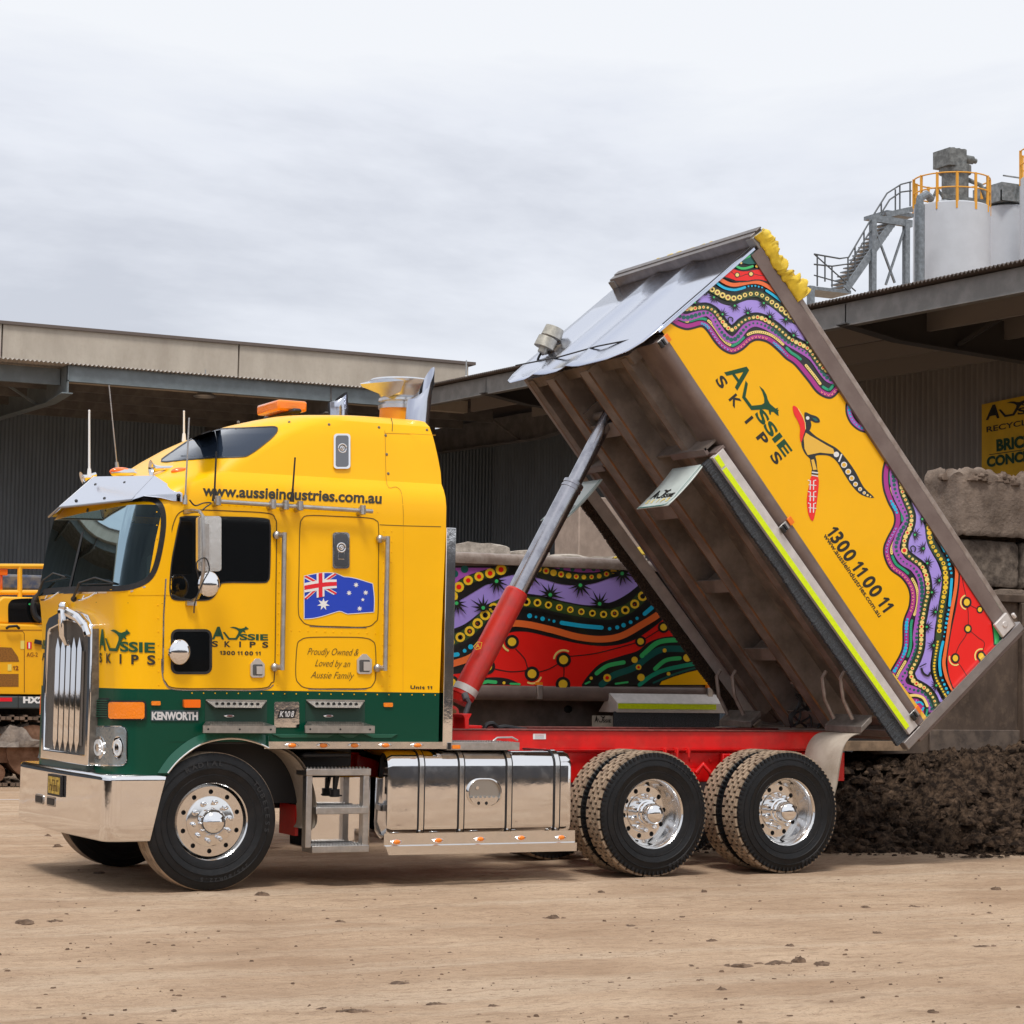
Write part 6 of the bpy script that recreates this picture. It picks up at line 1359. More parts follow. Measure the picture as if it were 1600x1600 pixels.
for p in ([(370, 620), (415, 670), (430, 715), (452, 745)], [(228, 712), (300, 728), (360, 735), (452, 725)], [(452, 745), (540, 720), (610, 675)], [(610, 675), (612, 740), (606, 800)], [(610, 660), (760, 645), (900, 610), (995, 583)], [(995, 583), (1050, 550), (1110, 512)]): TM.stroke(tz(smooth(p, 5)), 1.5, 13, K, caps=False)
for x, y, r in ((352, 585, 6.6), (228, 708, 7.6), (452, 745, 7), (610, 675, 7), (995, 583, 5.2), (1110, 512, 5.4), (607, 797, 7), (50, 790, 7)): TM.dot(*tz([(x, y)])[0], r*1.65, 14, K, 24); TM.dot(*tz([(x, y)])[0], r, 16, YE, 20)
for x, y, a0, a1 in ((352, 585, 2.0, 4.0), (610, 675, 3.3, 5.2), (452, 745, .4, 2.)):
    cx, cy = tz([(x, y)])[0]; TM.stroke([(cx+15*cos(a0+(a1-a0)*i/10), cy+15*sin(a0+(a1-a0)*i/10)) for i in range(11)], 3, 14.6, LY)
for x, y, a in ((275, 282, 1.6), (75, 392, 1.6), (208, 415, -1.8), (445, 250, 1.6), (543, 350, -1.5), (694, 302, 1.6), (790, 395, -1.3), (903, 243, 1.5)): spiky(TM, *tz([(x, y)])[0], a, 13.5, 18)
TM.build('side_mural', PAL, b2, weld=False, ang=0)
# ================================================================== the yard
# ---- ground
def ground_mat():
    m = bpy.data.materials.new('dry compacted earth'); m.use_nodes = True; t = m.node_tree; n = t.nodes; l = t.links; b = n['Principled BSDF']
    b.inputs['Roughness'].default_value = .93; b.inputs['Specular IOR Level'].default_value = .2
    tc_ = n.new('ShaderNodeTexCoord')
    def nz_(scale, det, st=(1, 1, 1), rough=.6, rot=0):
        mp_ = n.new('ShaderNodeMapping'); mp_.inputs['Scale'].default_value = st; mp_.inputs['Rotation'].default_value = (0, 0, rot); x = n.new('ShaderNodeTexNoise'); x.inputs['Scale'].default_value = scale; x.inputs['Detail'].default_value = det; x.inputs['Roughness'].default_value = rough
        l.new(tc_.outputs['Object'], mp_.inputs[0]); l.new(mp_.outputs[0], x.inputs['Vector']); return x
    def ramp(src, p0, c0, p1, c1):
        r = n.new('ShaderNodeValToRGB'); r.color_ramp.elements[0].position = p0; r.color_ramp.elements[0].color = (*c0, 1); r.color_ramp.elements[1].position = p1; r.color_ramp.elements[1].color = (*c1, 1); l.new(src, r.inputs[0]); return r
    def mixc(f, a, c, mode='MIX'):
        x = n.new('ShaderNodeMix'); x.data_type = 'RGBA'; x.blend_type = mode
        if isinstance(f, float): x.inputs[0].default_value = f
        else: l.new(f, x.inputs[0])
        l.new(a, x.inputs[6]); 
        if isinstance(c, tuple): x.inputs[7].default_value = (*c, 1)
        else: l.new(c, x.inputs[7])
        return x.outputs[2]
    base = ramp(nz_(.55, 8, (1, 1, 1), .6).outputs[0], .36, (.42, .285, .188), .66, (.61, .45, .315)).outputs[0]
    tracks = nz_(.9, 6, (.22, 2.2, 1), .55, .25); base = mixc(ramp(tracks.outputs[0], .5, (0, 0, 0), .68, (.55, .55, .55)).outputs[0], base, (.66, .53, .40))
    scuff = nz_(2.3, 9, (.5, 1.8, 1), .68, -.1); base = mixc(ramp(scuff.outputs[0], .53, (0, 0, 0), .68, (.62, .62, .62)).outputs[0], base, (.33, .22, .142))
    tr2 = nz_(3.1, 5, (.12, 3.5, 1), .5, .47); base = mixc(ramp(tr2.outputs[0], .57, (0, 0, 0), .66, (.32, .32, .32)).outputs[0], base, (.36, .245, .165))
    spk = nz_(38, 4, (1, 1, 1), .7); base = mixc(ramp(spk.outputs[0], .61, (0, 0, 0), .68, (.7, .7, .7)).outputs[0], base, (.15, .095, .06))
    spk2 = nz_(90, 3, (1, 1, 1), .7); base = mixc(ramp(spk2.outputs[0], .35, (.35, .35, .35), .6, (0, 0, 0)).outputs[0], base, (.26, .175, .115))
    pebb = nz_(17, 6, (.6, 1.5, 1), .75); base = mixc(ramp(pebb.outputs[0], .52, (0, 0, 0), .62, (.55, .55, .55)).outputs[0], base, (.27, .18, .12))
    l.new(base, b.inputs['Base Color'])
    b1 = n.new('ShaderNodeBump'); b1.inputs['Strength'].default_value = 1.; b1.inputs['Distance'].default_value = .06; l.new(nz_(3.5, 10, (.7, 1.6, 1), .65).outputs[0], b1.inputs['Height'])
    b2_ = n.new('ShaderNodeBump'); b2_.inputs['Strength'].default_value = .9; b2_.inputs['Distance'].default_value = .012; l.new(nz_(45, 8, (1, 1, 1), .7).outputs[0], b2_.inputs['Height']); l.new(b1.outputs[0], b2_.inputs['Normal']); l.new(b2_.outputs[0], b.inputs['Normal'])
    return m
GM = ground_mat()
g = MB(); nx, ny = 400, 300
xs = [-12+30*i/nx for i in range(nx+1)]; ys = [-12+24*j/ny for j in range(ny+1)]
def gz(x, y):
    e_ = min(1, max(0, min(x+12, 18-x, y+12, 12-y)/3)); near = 1 if y > -.5 else 0
    v = y-.22*x; tr_ = 0
    for c_, w_ in ((-2.6, .3), (-4.6, .32), (-5.3, .28), (-7.2, .3)):
        t_ = abs(v-c_-.12*sin(x*.5))/w_
        if t_ < 1: tr_ -= .016*(1-t_**4)-.007*(1 if (x*7+abs(v-c_)*5) % 1 > .5 else 0)
    return e_*(.02*noise.noise(V((x*.8, y*1.6, 0)))+.012*noise.noise(V((x*3, y*4, 2)))+.008*noise.noise(V((x*7, y*9, 2)))+tr_*(.4+.6*noise.noise(V((x*.4, y*.6, 6))))*(0 if near else 1))-.008
g.add([(x, y, gz(x, y)) for x in xs for y in ys], [(i*(ny+1)+j, (i+1)*(ny+1)+j, (i+1)*(ny+1)+j+1, i*(ny+1)+j+1) for i in range(nx) for j in range(ny)])
BIG = 500
ring_o = [(-BIG, -BIG), (BIG, -BIG), (BIG, BIG), (-BIG, BIG)]; ring_i = [(-12, -12), (18, -12), (18, 12), (-12, 12)]
for k in range(4): a, b_, c, d = ring_o[k], ring_o[(k+1) % 4], ring_i[(k+1) % 4], ring_i[k]; g.add([(a[0], a[1], -.004), (b_[0], b_[1], -.004), (c[0], c[1], -.004), (d[0], d[1], -.004)], [(0, 1, 2, 3)])
tag(g.build('ground', [GM], None, ang=60, origin=(0, 0, 0)), kind='structure')

# ---- clods of earth
CLD = mat('dark clod earth', (.10, .062, .04), .95, col2=(.2, .13, .085), vscale=20, bump=.6, bscale=50)
def clodmesh(m, c, r, fl, n=9):
    k = random.random()*100; rows = []; N_ = n
    for i in range(6):
        ph = pi/2*i/5; row = []
        for j in range(N_):
            th = 2*pi*j/N_; q = 1+.55*noise.noise(V((cos(th)*1.3+k, sin(th)*1.3, ph*1.5)))+.25*noise.noise(V((cos(th)*4+k, sin(th)*4, ph*5)))
            row.append(V(c)+V((cos(th)*cos(ph)*r*q*1.25, sin(th)*cos(ph)*r*q, max(0, sin(ph)*r*fl*q)-.004)))
        rows.append(row)
    return m.loft(rows, cap1=True)
CL = [(37, 1440, 15, .45), (87, 1437, 10, .4), (409, 1397, 11, .6), (506, 1420, 4, .8), (530, 1438, 7, .6), (512, 1434, 4, .7), (865, 1433, 10, .7), (940, 1392, 5, .8), (1100, 1392, 5, .9), (1112, 1465, 8, .6), (1236, 1476, 7, .6), (1250, 1500, 10, .9), (1285, 1505, 12, .5), (1127, 1545, 9, .6), (1160, 1507, 16, .35), (1215, 1503, 18, .3), (1082, 1505, 8, .4), (550, 1575, 17, .4), (505, 1571, 9, .4), (625, 1535, 13, .25), (560, 1521, 9, .4), (680, 1564, 15, .25), (770, 1567, 10, .4), (1457, 1577, 9, .6), (1405, 1501, 6, .5), (1353, 1415, 8, .5), (1370, 1457, 8, .5), (1535, 1475, 13, .25), (1556, 1387, 8, .6), (1545, 1425, 5, .5), (8, 1512, 8, .35), (125, 1508, 9, .25), (74, 1305, 6, .6), (90, 1322, 7, .6), (155, 1365, 8, .5), (808, 1543, 9, .4), (1066, 1431, 5, .6), (985, 1446, 9, .3), (1030, 1470, 5, .4), (1095, 1530, 6, .6), (703, 1487, 5, .5), (748, 1580, 5, .6), (345, 1538, 5, .4), (1325, 1490, 7, .4), (1430, 1415, 10, .25), (1176, 1530, 5, .7), (220, 1598, 9, .4), (955, 1532, 5, .6), (1330, 1437, 4, .7)]
USED = set()
def clod_label(x, y, r, f):
    """says which clod: size and form, how far forward it lies, and what stands above it in the photo"""
    hz = [(60, 'at the left edge'), (150, 'below the bumper end'), (240, 'left of the front tyre'), (330, 'below the front tyre'), (450, 'right below the front tyre'), (580, 'below the access step'), (700, 'below the tank left half'), (790, 'below the tank middle'), (900, 'below the tank right end'), (980, 'left of the first rear wheel'), (1060, 'below the first rear wheel'), (1125, 'below the gap of the rear wheels'), (1190, 'left below the last wheel'), (1270, 'below the last wheel'), (1340, 'right of the last wheel'), (1480, 'below the soil heap'), (1700, 'near the right edge')]
    h = next(b for a, b in hz if x < a)
    v = 'beside the front bumper' if y < 1330 else 'close to the truck' if y < 1405 else 'just before the truck' if y < 1455 else 'in the middle foreground' if y < 1515 else 'in the near foreground'
    sz = 'large' if r >= 15 else 'medium' if r >= 9 else 'small' if r >= 6 else 'tiny'
    for ad in ('flat' if f < .45 else 'lumpy', 'flat crumbled' if f < .45 else 'rounded', 'ragged', 'broken', ''):
        s = ' '.join((sz+' '+ad+' clod '+v+', '+h).split())
        if s not in USED: USED.add(s); return s
    return s
random.seed(11)
for k, (x, y, r, fl_) in enumerate(CL):
    p = at(x, y, Z=0); s_ = FPX/(p-CAM).dot(fw); m = MB(); random.seed(100+k); clodmesh(m, (p.x, p.y, gz(p.x, p.y)-.004), r/s_*.95, fl_*1.1, 13 if r > 9 else 9)
    if r > 9:
        for q in range(4): qx, qy = p.x+random.uniform(-1.6, 1.6)*r/s_, p.y+random.uniform(-1, 1)*r/s_; clodmesh(m, (qx, qy, gz(qx, qy)-.003), r/s_*random.uniform(.15, .4), .7, 7)
    o = m.build('dirt_clod', [CLD], None, ang=50); tag(o, clod_label(x, y, r, fl_), 'clod', 'loose clods of earth on the yard')
m = MB(); random.seed(12)
for k in range(2000):
    x, y = random.uniform(-40, 1640), 1240+360*random.random()**.8; p = at(x, y, Z=0); p.z = gz(p.x, p.y)+.001 if abs(p.x-3) < 15 and abs(p.y) < 12 else -.004
    if -1.5 < p.x < 6.5 and -.1 < p.y < 2.6 and random.random() < .8: continue
    r = .003+.011*random.random()**4
    if noise.noise(V((p.x*1.2, p.y*1.6, 7))) < .02 and r < .012: continue
    th = random.random()*3; n_ = 6; hh_ = r*random.uniform(.25, .7); rr_ = [(random.uniform(.8, 1.7), random.uniform(.6, 1.2)) for j in range(n_)]
    vs = [p+V((cos(th+2*pi*j/n_)*r*rr_[j][0], sin(th+2*pi*j/n_)*r*rr_[j][1], -.004)) for j in range(n_)]+[p+V((cos(th+2*pi*j/n_)*r*rr_[j][0]*.62, sin(th+2*pi*j/n_)*r*rr_[j][1]*.62, hh_*random.uniform(.7, 1.1))) for j in range(n_)]
    m.add(vs, [(j, (j+1) % n_, n_+(j+1) % n_, n_+j) for j in range(n_)]+[tuple(range(n_, 2*n_))])
tag(m.build('gravel', [CLD], None, ang=0, origin=(0, 0, 0), weld=False), 'small crumbs of earth and grit scattered over the yard', 'gravel', kind='stuff')

# ---- soil heap behind the rear wheels
SOIL = mat('dark heaped soil', (.018, .012, .009), .97, col2=(.135, .088, .058), vscale=12, mask=(.42, .7), bump=1., bscale=38, spec=.12)
m = MB(); A0 = V((6.0, 2.56, 0)); Ld = V((.884, -.468, 0)); Nd = V((.468, .884, 0)); na, nd = 330, 190
def heap(a, d):
    e_ = min(1, max(0, (a+.3)/1.5)); dd = d-.32*noise.noise(V((a*.9, 0, 5)))-.1*noise.noise(V((a*4, 0, 5)))
    h = 1.08*(2/(1+exp(-1.15*max(0, dd)))-1)*(.62+.38*min(1, max(0, a/3.5)))+.12*noise.noise(V((a*.9, d*.9, 1)))*min(1, max(0, dd))
    return h*e_**.6
vs = []
for i in range(na+1):
    for j in range(nd+1):
        a = -.4+7.2*i/na; d = -.12+4.2*(j/nd)**1.25; h = heap(a, d); p = A0+Ld*a+Nd*d; k = min(1, max(0, h*6))
        q = V((p.x*2.2, p.y*2.2, h*2.2)); n1 = noise.turbulence(q, 3, False); n2 = noise.turbulence(q*3.3, 3, True); n3 = noise.noise(q*13)
        cell = noise.voronoi(q*2.6)[0]; lump = max(0, .55-cell[0])
        vs.append(p+V((noise.noise(q*4)*.05, noise.noise(q*4+V((9, 0, 0)))*.05, 0))*k+V((0, 0, h-.02+k*(.15*(n1-.5)+.12*(n2-.5)+.045*n3+.03*noise.noise(q*27)+.18*lump+.24*noise.noise(q*.9)))))
m.add(vs, [(i*(nd+1)+j, (i+1)*(nd+1)+j, (i+1)*(nd+1)+j+1, i*(nd+1)+j+1) for i in range(na) for j in range(nd)])
random.seed(31)
for k in range(2600):
    a = random.uniform(.0, 6); d = random.random()**1.6*3; p = A0+Ld*a+Nd*d; r = .010+.07*random.random()**5; clodmesh(m, (p.x, p.y, heap(a, d)-.01), r, 1., 7)
for k in range(500):
    a = random.uniform(-.3, 6); d = -.02-random.random()**2*.5; p = A0+Ld*a+Nd*d; clodmesh(m, (p.x, p.y, 0), .005+.03*random.random()**3, .7, 6)
tag(m.build('soil_heap', [SOIL], None, ang=70, weld=False), 'dark brown heap of loose tipped soil behind the rear wheels, under the raised body', 'soil heap')

# ---- big rusty bin behind the heap
BIN = mat('rusty brown bin steel', (.055, .036, .026), .75, col2=(.15, .105, .078), vscale=2.2, mask=(.35, .7), bump=.2, bscale=14, dust=.35, stretch=(1, 1, .45))
BY = 3.7
a = at(1385, 1186, Y=BY); b_ = at(1640, 1201, Y=BY); zt_ = at(1560, 938, Y=BY).z
m = MB(); x0, x1 = a.x-.5, b_.x+3; zb_ = .90
m.prism([V((x0+.35, BY, zb_-.03)), V((x0, BY, zb_+.25)), V((x0, BY, zt_-.3)), V((x0+.2, BY, zt_)), V((x1, BY, zt_)), V((x1, BY, zb_))], (0, .06, 0))
m.box(x0, x0+.06, BY+.06, BY+2, zb_+.25, zt_-.3); m.box(x0, x1, BY+2, BY+2.06, zb_, zt_); m.box(x0+.3, x1, BY+.06, BY+2, zb_-.0, zb_+.05)
bn = tag(m.build('steel_bin', [BIN], None, bevel=.01), 'rusty brown open steel bin resting on the soil heap behind the raised tailgate', 'bin')
m = MB(); m.box(x0+.0, x1, BY-.06, BY+.1, zt_-.02, zt_+.07); m.build('rim', [BIN], bn, bevel=.01)
m = MB(); xp = at(1590, 1060, Y=BY).x; m.box(xp, xp+.12, BY-.09, BY-.001, zb_+.12, zt_-.021); m.box(xp+1.2, xp+1.32, BY-.09, BY-.001, zb_+.12, zt_-.021); m.build('upright_rib', [BIN], bn, bevel=.01)
m = MB(); xa = at(1450, 1180, Y=BY).x; m.box(xa, x1, BY-.035, BY-.001, zb_+.01, zb_+.24); m.build('wear_plate', [mat('worn grey brown plate', (.16, .12, .095), .6, col2=(.08, .06, .05), vscale=6, dust=.3)], bn, bevel=.006)
m = MB(); p = at(1322, 1155, Y=BY-.3); q = at(1415, 1170, Y=BY-.3); m.box(p.x-.4, q.x, BY-.32, BY-.2, q.z-.02, p.z-.02); m.box(p.x-.4, q.x, BY-.2, BY+.2, p.z-.02, p.z+.2, 1)
tag(m.build('timber_beam', [mat('muddy beam', (.28, .19, .12), .9, var=.3, vscale=6), BLK], None), 'muddy brown beam lying behind the mudflap beside the soil heap', 'beam')

# ---- concrete blocks
CON = mat('weathered concrete block', (.25, .19, .15), .92, col2=(.12, .088, .068), vscale=4.2, mask=(.35, .7), bump=.8, bscale=22, dust=.3)
CON2 = mat('rough concrete block', (.24, .19, .15), .95, col2=(.08, .06, .048), vscale=9, mask=(.35, .65), bump=.8, bscale=14)
def block(x0, x1, y0, y1, z0, z1, label, rough_top=0., mt=None, seed=0, sub=24, grp=None):
    m = MB(); random.seed(seed); L_, D_, H_ = x1-x0, y1-y0, z1-z0; nx_, ny_, nz_ = max(4, int(L_*sub/2)), max(3, int(D_*sub/3)), max(4, int(H_*sub/2))
    def P(u, v, w):
        p = V((x0+L_*u, y0+D_*v, z0+H_*w)); q = p*1.7+V((seed*3.1, 0, 0)); c_ = .03
        nn = V((noise.noise(q*1.5), noise.noise(q*1.5+V((5, 1, 0))), noise.noise(q*1.5+V((0, 7, 2)))))*.012+V((noise.noise(q*6), noise.noise(q*6+V((5, 1, 0))), noise.noise(q*6+V((0, 7, 2)))))*.01
        ed = 0
        for t, Ls in ((u, L_), (v, D_), (w, H_)): ed += max(0, 1-min(t, 1-t)*Ls/.045)
        if ed > 1: nn += (V((.5-u, .5-v, .5-w)))*.03*(ed-1)
        if rough_top and w > .7: nn.z += (w-.7)/.3*rough_top*(noise.noise(q*1.3)*.5+noise.noise(q*4)*.25+noise.noise(q*11)*.12); nn.x += (w-.7)*rough_top*noise.noise(q*5)
        return p+nn
    for (f_, na_, nb_) in ((lambda a, b: P(a, 0, b), nx_, nz_), (lambda a, b: P(1-a, 1, b), nx_, nz_), (lambda a, b: P(0, 1-a, b), ny_, nz_), (lambda a, b: P(1, a, b), ny_, nz_), (lambda a, b: P(a, b, 1), nx_, ny_)):
        m.add([f_(i/na_, j/nb_) for i in range(na_+1) for j in range(nb_+1)], [(i*(nb_+1)+j, (i+1)*(nb_+1)+j, (i+1)*(nb_+1)+j+1, i*(nb_+1)+j+1) for i in range(na_) for j in range(nb_)])
    o = m.build('concrete_block', [mt or CON], None, ang=50); return tag(o, label, 'block', grp)
Y6 = 5.9; a = at(1508, 838, Y=Y6); b_ = at(1500, 728, Y=Y6); hB = b_.z-a.z-.06
xx0 = a.x-.05; top_block = block(a.x-.05, a.x+1.65, Y6, Y6+.8, a.z, a.z+hB, 'weathered tan concrete block with crumbling dirt on top, in front of the yellow sign', .24, seed=1, sub=50)
m = MB(); random.seed(55)
for k in range(150):
    x_ = xx0+1.65*random.random(); clodmesh(m, (x_, Y6+.02+.5*random.random()**1.5, a.z+hB-.05-.08*random.random()+.06*noise.noise(V((x_*3, 0, 0)))), .02+.07*random.random()**2, 1.1, 7)
m.build('dirt_crust', [mat('dry dirt crust', (.11, .075, .055), .95, col2=(.2, .145, .11), vscale=14, bump=.5, bscale=30)], top_block, ang=60)
block(a.x+1.72, a.x+3.3, Y6, Y6+.8, a.z, a.z+hB, 'weathered concrete block at the right end of the stack', .2, seed=2) if 0 else None
xx = a.x
block(xx+.02, xx+.95, Y6+.1, Y6+.9, a.z-.62, a.z-.02, 'rough brown concrete block directly under the top block, left of its neighbour', 0, CON2, 3, 40)
block(xx+.98, xx+2.3, Y6+.06, Y6+.9, a.z-.62, a.z-.02, 'rough brown concrete block under the top block, at the right edge of the photo', 0, CON2, 4, 40)
block(xx-.35, xx+1.1, Y6+.0, Y6+.8, a.z-1.25, a.z-.64, 'pale concrete block in the third row of the stack behind the raised body', .1, seed=5)
block(xx-.2, xx+2.2, Y6+.02, Y6+.8, .05, a.z-1.27, 'lowest tall concrete block of the stack, behind the rusty bin', 0, seed=7)
a = at(703, 845, Y=9); zt_ = a.z; b_ = at(935, 868, Y=9)
labs = ['rough grey concrete block behind the second tipper, nearest the cab', 'rough grey concrete block behind the second tipper, crossed by the hoist ram', 'rough grey concrete block behind the second tipper, beside the yellow tarp']
xs_ = [a.x-1.2, at(803, 850, Y=9).x-.0, at(866, 850, Y=9).x, b_.x+.8]
for k in range(3): block(xs_[k]+.01, xs_[k+1]-.01, 9, 9.7, .0+1.9*0, zt_-.02-.04*k, labs[k], .09, mat('pale rough concrete', (.5, .44, .38), .95, col2=(.3, .26, .22), vscale=9, mask=(.35, .65), bump=.8, bscale=14), 11+k, 20)
m = MB(); a = at(905, 795, Y=14); b_ = at(940, 850, Y=14); m.box(a.x, a.x+1.2, 14, 14.8, 0, a.z+.2); tag(m.build('concrete_post', [mat('pale pinkish concrete', (.36, .28, .23), .9, var=.12, vscale=5)], None, bevel=.02), 'pale upright concrete pillar against the dark wall, beside the far mudflap', 'pillar')

# ---- sheds
def corr(p0, du, length, pitch, amp, nrm, ext, mi=0, tri=False):
    """corrugated sheet: runs along du for length, rises/falls along nrm, extends by ext"""
    n = int(length/pitch)*4; row = []
    for i in range(n+1): row.append(V(p0)+V(du)*(length*i/n)+V(nrm)*(amp*((0, 1, 0, -1)[i % 4] if not tri else (0, 0, 1, 1)[i % 4])))
    return row, [p+V(ext) for p in row]
EY = 30.; ez = at(0, 560, Y=EY).z; EX_ = 15.
WY, WX = 38.5, 21.5
ROOFM = mat('galvanised roof sheet', (.34, .31, .28), .55, metal=.3, var=.15, vscale=6); ROOFB = mat('brown roof sheet', (.075, .055, .045), .6, var=.2, vscale=4)
BEAM = mat('grey blue steel beam', (.17, .2, .215), .5, var=.12, vscale=3, bump=.05); BEAMD = mat('dark steel beam', (.14, .13, .125), .6, var=.2, vscale=3)
WALD = mat('dark grey cladding', (.15, .185, .225), .55, var=.1, vscale=2, stretch=(1, 1, .2)); WALB = mat('grey brown cladding', (.27, .25, .235), .6, var=.1, vscale=2, stretch=(1, 1, .2))
s1 = thing('dark_shed', (3, 36, 0), 'long dark grey ribbed shed with a concrete parapet and deep canopy, behind the cab', 'shed')
m = MB(); r1, r2 = corr((-45, WY, 0), (1, 0, 0), WX+45, .1, .018, (0, -1, 0), (0, 0, ez+.2), tri=True); m.loft([r1, r2], closed=False); m.build('ribbed_wall', [WALD], s1, ang=10, weld=False)
m = MB(); r1, r2 = corr((-45, EY-.12, ez), (1, 0, 0), EX_+45+.2, .095, .022, (0, 0, 1), (0, WY-EY+.5, .3)); m.loft([r1, r2], closed=False); o = m.build('canopy_roof', [ROOFM], s1, ang=50, weld=False); sl = o.modifiers.new('solid', 'SOLIDIFY'); sl.thickness = .01
m = MB(); m.prism([(EX_+.1, EY-.1, ez+.03), (WX+.6, EY-.1, ez+.03), (WX+.6, WY+.4, ez+.31), (EX_+.1, WY+.4, ez+.31)], (0, 0, .05)); m.build('corner_roof', [ROOFB], s1)
m = MB(); xb1 = at(105, 600, Y=EY).x; m.box(xb1, EX_, EY, EY+.06, ez-.36, ez-.03); m.box(xb1, EX_, EY-.02, EY+.12, ez-.37, ez-.345); m.box(xb1, EX_, EY-.02, EY+.12, ez-.045, ez-.03); m.box(-45, xb1-.02, EY+.5, EY+.6, ez-.4, ez-.05)
m.build('eave_beam', [BEAM], s1)
m = MB()
for k in range(1, 5): y = EY+k*1.65; m.box(-45, EX_+3, y, y+.08, ez-.36, ez-.06)
m.build('canopy_purlin', [BEAMD], s1)
x2 = at(516, 615, Y=EY).x; sp = x2-xb1
for k in (-4, -3, -2, -1, 0, 1, 2):
    x = xb1+sp*k; m = MB(); P = [V((x, EY-.02, ez-.04)), V((x, EY-.02, 7.52)), V((x, EY+1.3, 7.44)), V((x, WY, 7.6)), V((x, WY, ez+.1))]
    m.prism(P, (.03, 0, 0)); m.bar((x, EY-.02, 7.51), (x, EY+1.3, 7.43), .24, .025); m.bar((x, EY+1.3, 7.43), (x, WY, 7.59), .24, .025); m.bar((x, EY+2.4, 7.5), (x-.9, EY+2.4, ez-.1), .05, .05)
    m.build('canopy_bracket', [BEAMD if k else BEAM], s1)
m = MB(); cY = 31.4; a = at(-60, 498, Y=cY); b_ = at(733, 574, Y=cY); 
jn = [-45, at(4, 510, Y=cY).x, at(373, 560, Y=cY).x, b_.x]
PCON = mat('stained precast concrete', (.52, .46, .385), .9, col2=(.4, .345, .285), vscale=1.2, mask=(.35, .7), bump=.2, bscale=10, stretch=(1.4, 1, .5), dust=.2)
zc = at(0, 506, Y=cY).z
for k in range(3):
    m = MB(); m.box(jn[k]+.02, jn[k+1]-.02, cY, cY+.25, ez-.2, zc); m.build('concrete_panel', [PCON], s1)
m = MB(); m.box(jn[0], jn[-1]+.15, cY-.06, cY+.4, zc+.001, zc+.07); m.build('parapet_capping', [mat('dark brown capping', (.13, .1, .085), .5)], s1)
def hlight(p, par):
    m = MB(); m.lathe([(.03, .25), (.06, .18), (.1, .12), (.26, .0), (.25, -.02), (.08, .1), (0, .1)], p, (0, 0, 1), 20); m.tube([p+V((0, 0, .25)), p+V((0, 0, .6))], .015, 6); m.build('high_bay_lamp', [mat('lamp aluminium', (.4, .4, .4), .4, .7)], par)
hlight(at(320, 619, Y=EY+1.2), s1)
s2 = thing('brown_shed', (20, 18, 0), 'grey brown ribbed shed with a deep steel canopy, below the silos', 'shed')
Y0 = -10.; ex_z0 = at(690, 594, X=EX_).z; exz = at(1300, 474, X=EX_).z
def ezz(y): return ez + (exz-ez)*(EY-y)/(EY-at(1300, 474, X=EX_).y)
m = MB(); r1, r2 = corr((WX, Y0, 0), (0, 1, 0), WY-Y0, .17, .055, (-1, 0, 0), (0, 0, 8.4), tri=True); m.loft([r1, r2], closed=False, mif=lambda i, j: 1 if j > len(r1)*.66 else 0); m.build('ribbed_wall', [WALB, WALD], s2, ang=10, weld=False)
n = int((EY-Y0)/.095)*4; row = []; row2 = []
for i in range(n+1):
    y = Y0+(EY-Y0)*i/n; w = (0, 1, 0, -1)[i % 4]*.024; row.append(V((EX_-.15, y, ezz(y)+w))); row2.append(V((WX+.5, y, ezz(y)+w+.25)))
m = MB(); m.loft([row, row2], closed=False); o = m.build('canopy_roof', [ROOFB], s2, ang=50, weld=False); sl = o.modifiers.new('solid', 'SOLIDIFY'); sl.thickness = .01
m = MB()
def lbeam(x, dz0, dz1, th, mi=0, y0_=Y0, y1_=EY): m.add([(xx_, y, ezz(y)-dz) for y in (y0_, y1_) for xx_ in (x, x+th) for dz in (dz0, dz1)], [(0, 1, 3, 2), (4, 6, 7, 5), (0, 4, 5, 1), (2, 3, 7, 6), (0, 2, 6, 4), (1, 5, 7, 3)], mi)
lbeam(EX_, .04, .40, .06); lbeam(EX_-.03, .39, .415, .16); m.build('eave_beam', [mat('weathered eave steel', (.2, .19, .18), .5, var=.15, vscale=3)], s2)
m = MB()
for k in range(1, 4): lbeam(EX_+k*1.6, .02, .36, .08)
m.build('canopy_purlin', [mat('grey brown beam', (.25, .22, .2), .6)], s2)
ya = at(1322, 484, X=EX_).y; yb = at(760, 600, X=EX_).y; spy = (yb-ya)/2
for k in (-1, 0, 2):
    y = ya+spy*k; z = ezz(y); m = MB(); P = [V((EX_-.0, y, z-.38)), V((EX_+1.0, y, z-.56)), V((WX, y, z-.85)), V((WX, y, z-.05)), V((EX_, y, z-.05))]
    m.prism(P, (0, .03, 0)); m.bar(P[0]-V((.1, 0, .01)), P[1]-V((0, 0, .01)), .26, .02, up=V((0, 0, 1))); m.bar(P[1]-V((0, 0, .01)), P[2]-V((0, 0, .01)), .26, .02, up=V((0, 0, 1))); m.bar((EX_+2.2, y-.05, z-.55), (EX_+2.6, y-1.0, z-.05), .06, .06)
    m.build('canopy_bracket', [mat('black brown steel', (.05, .045, .042), .55)], s2)
hlight(at(728, 604, X=EX_+1), s2)
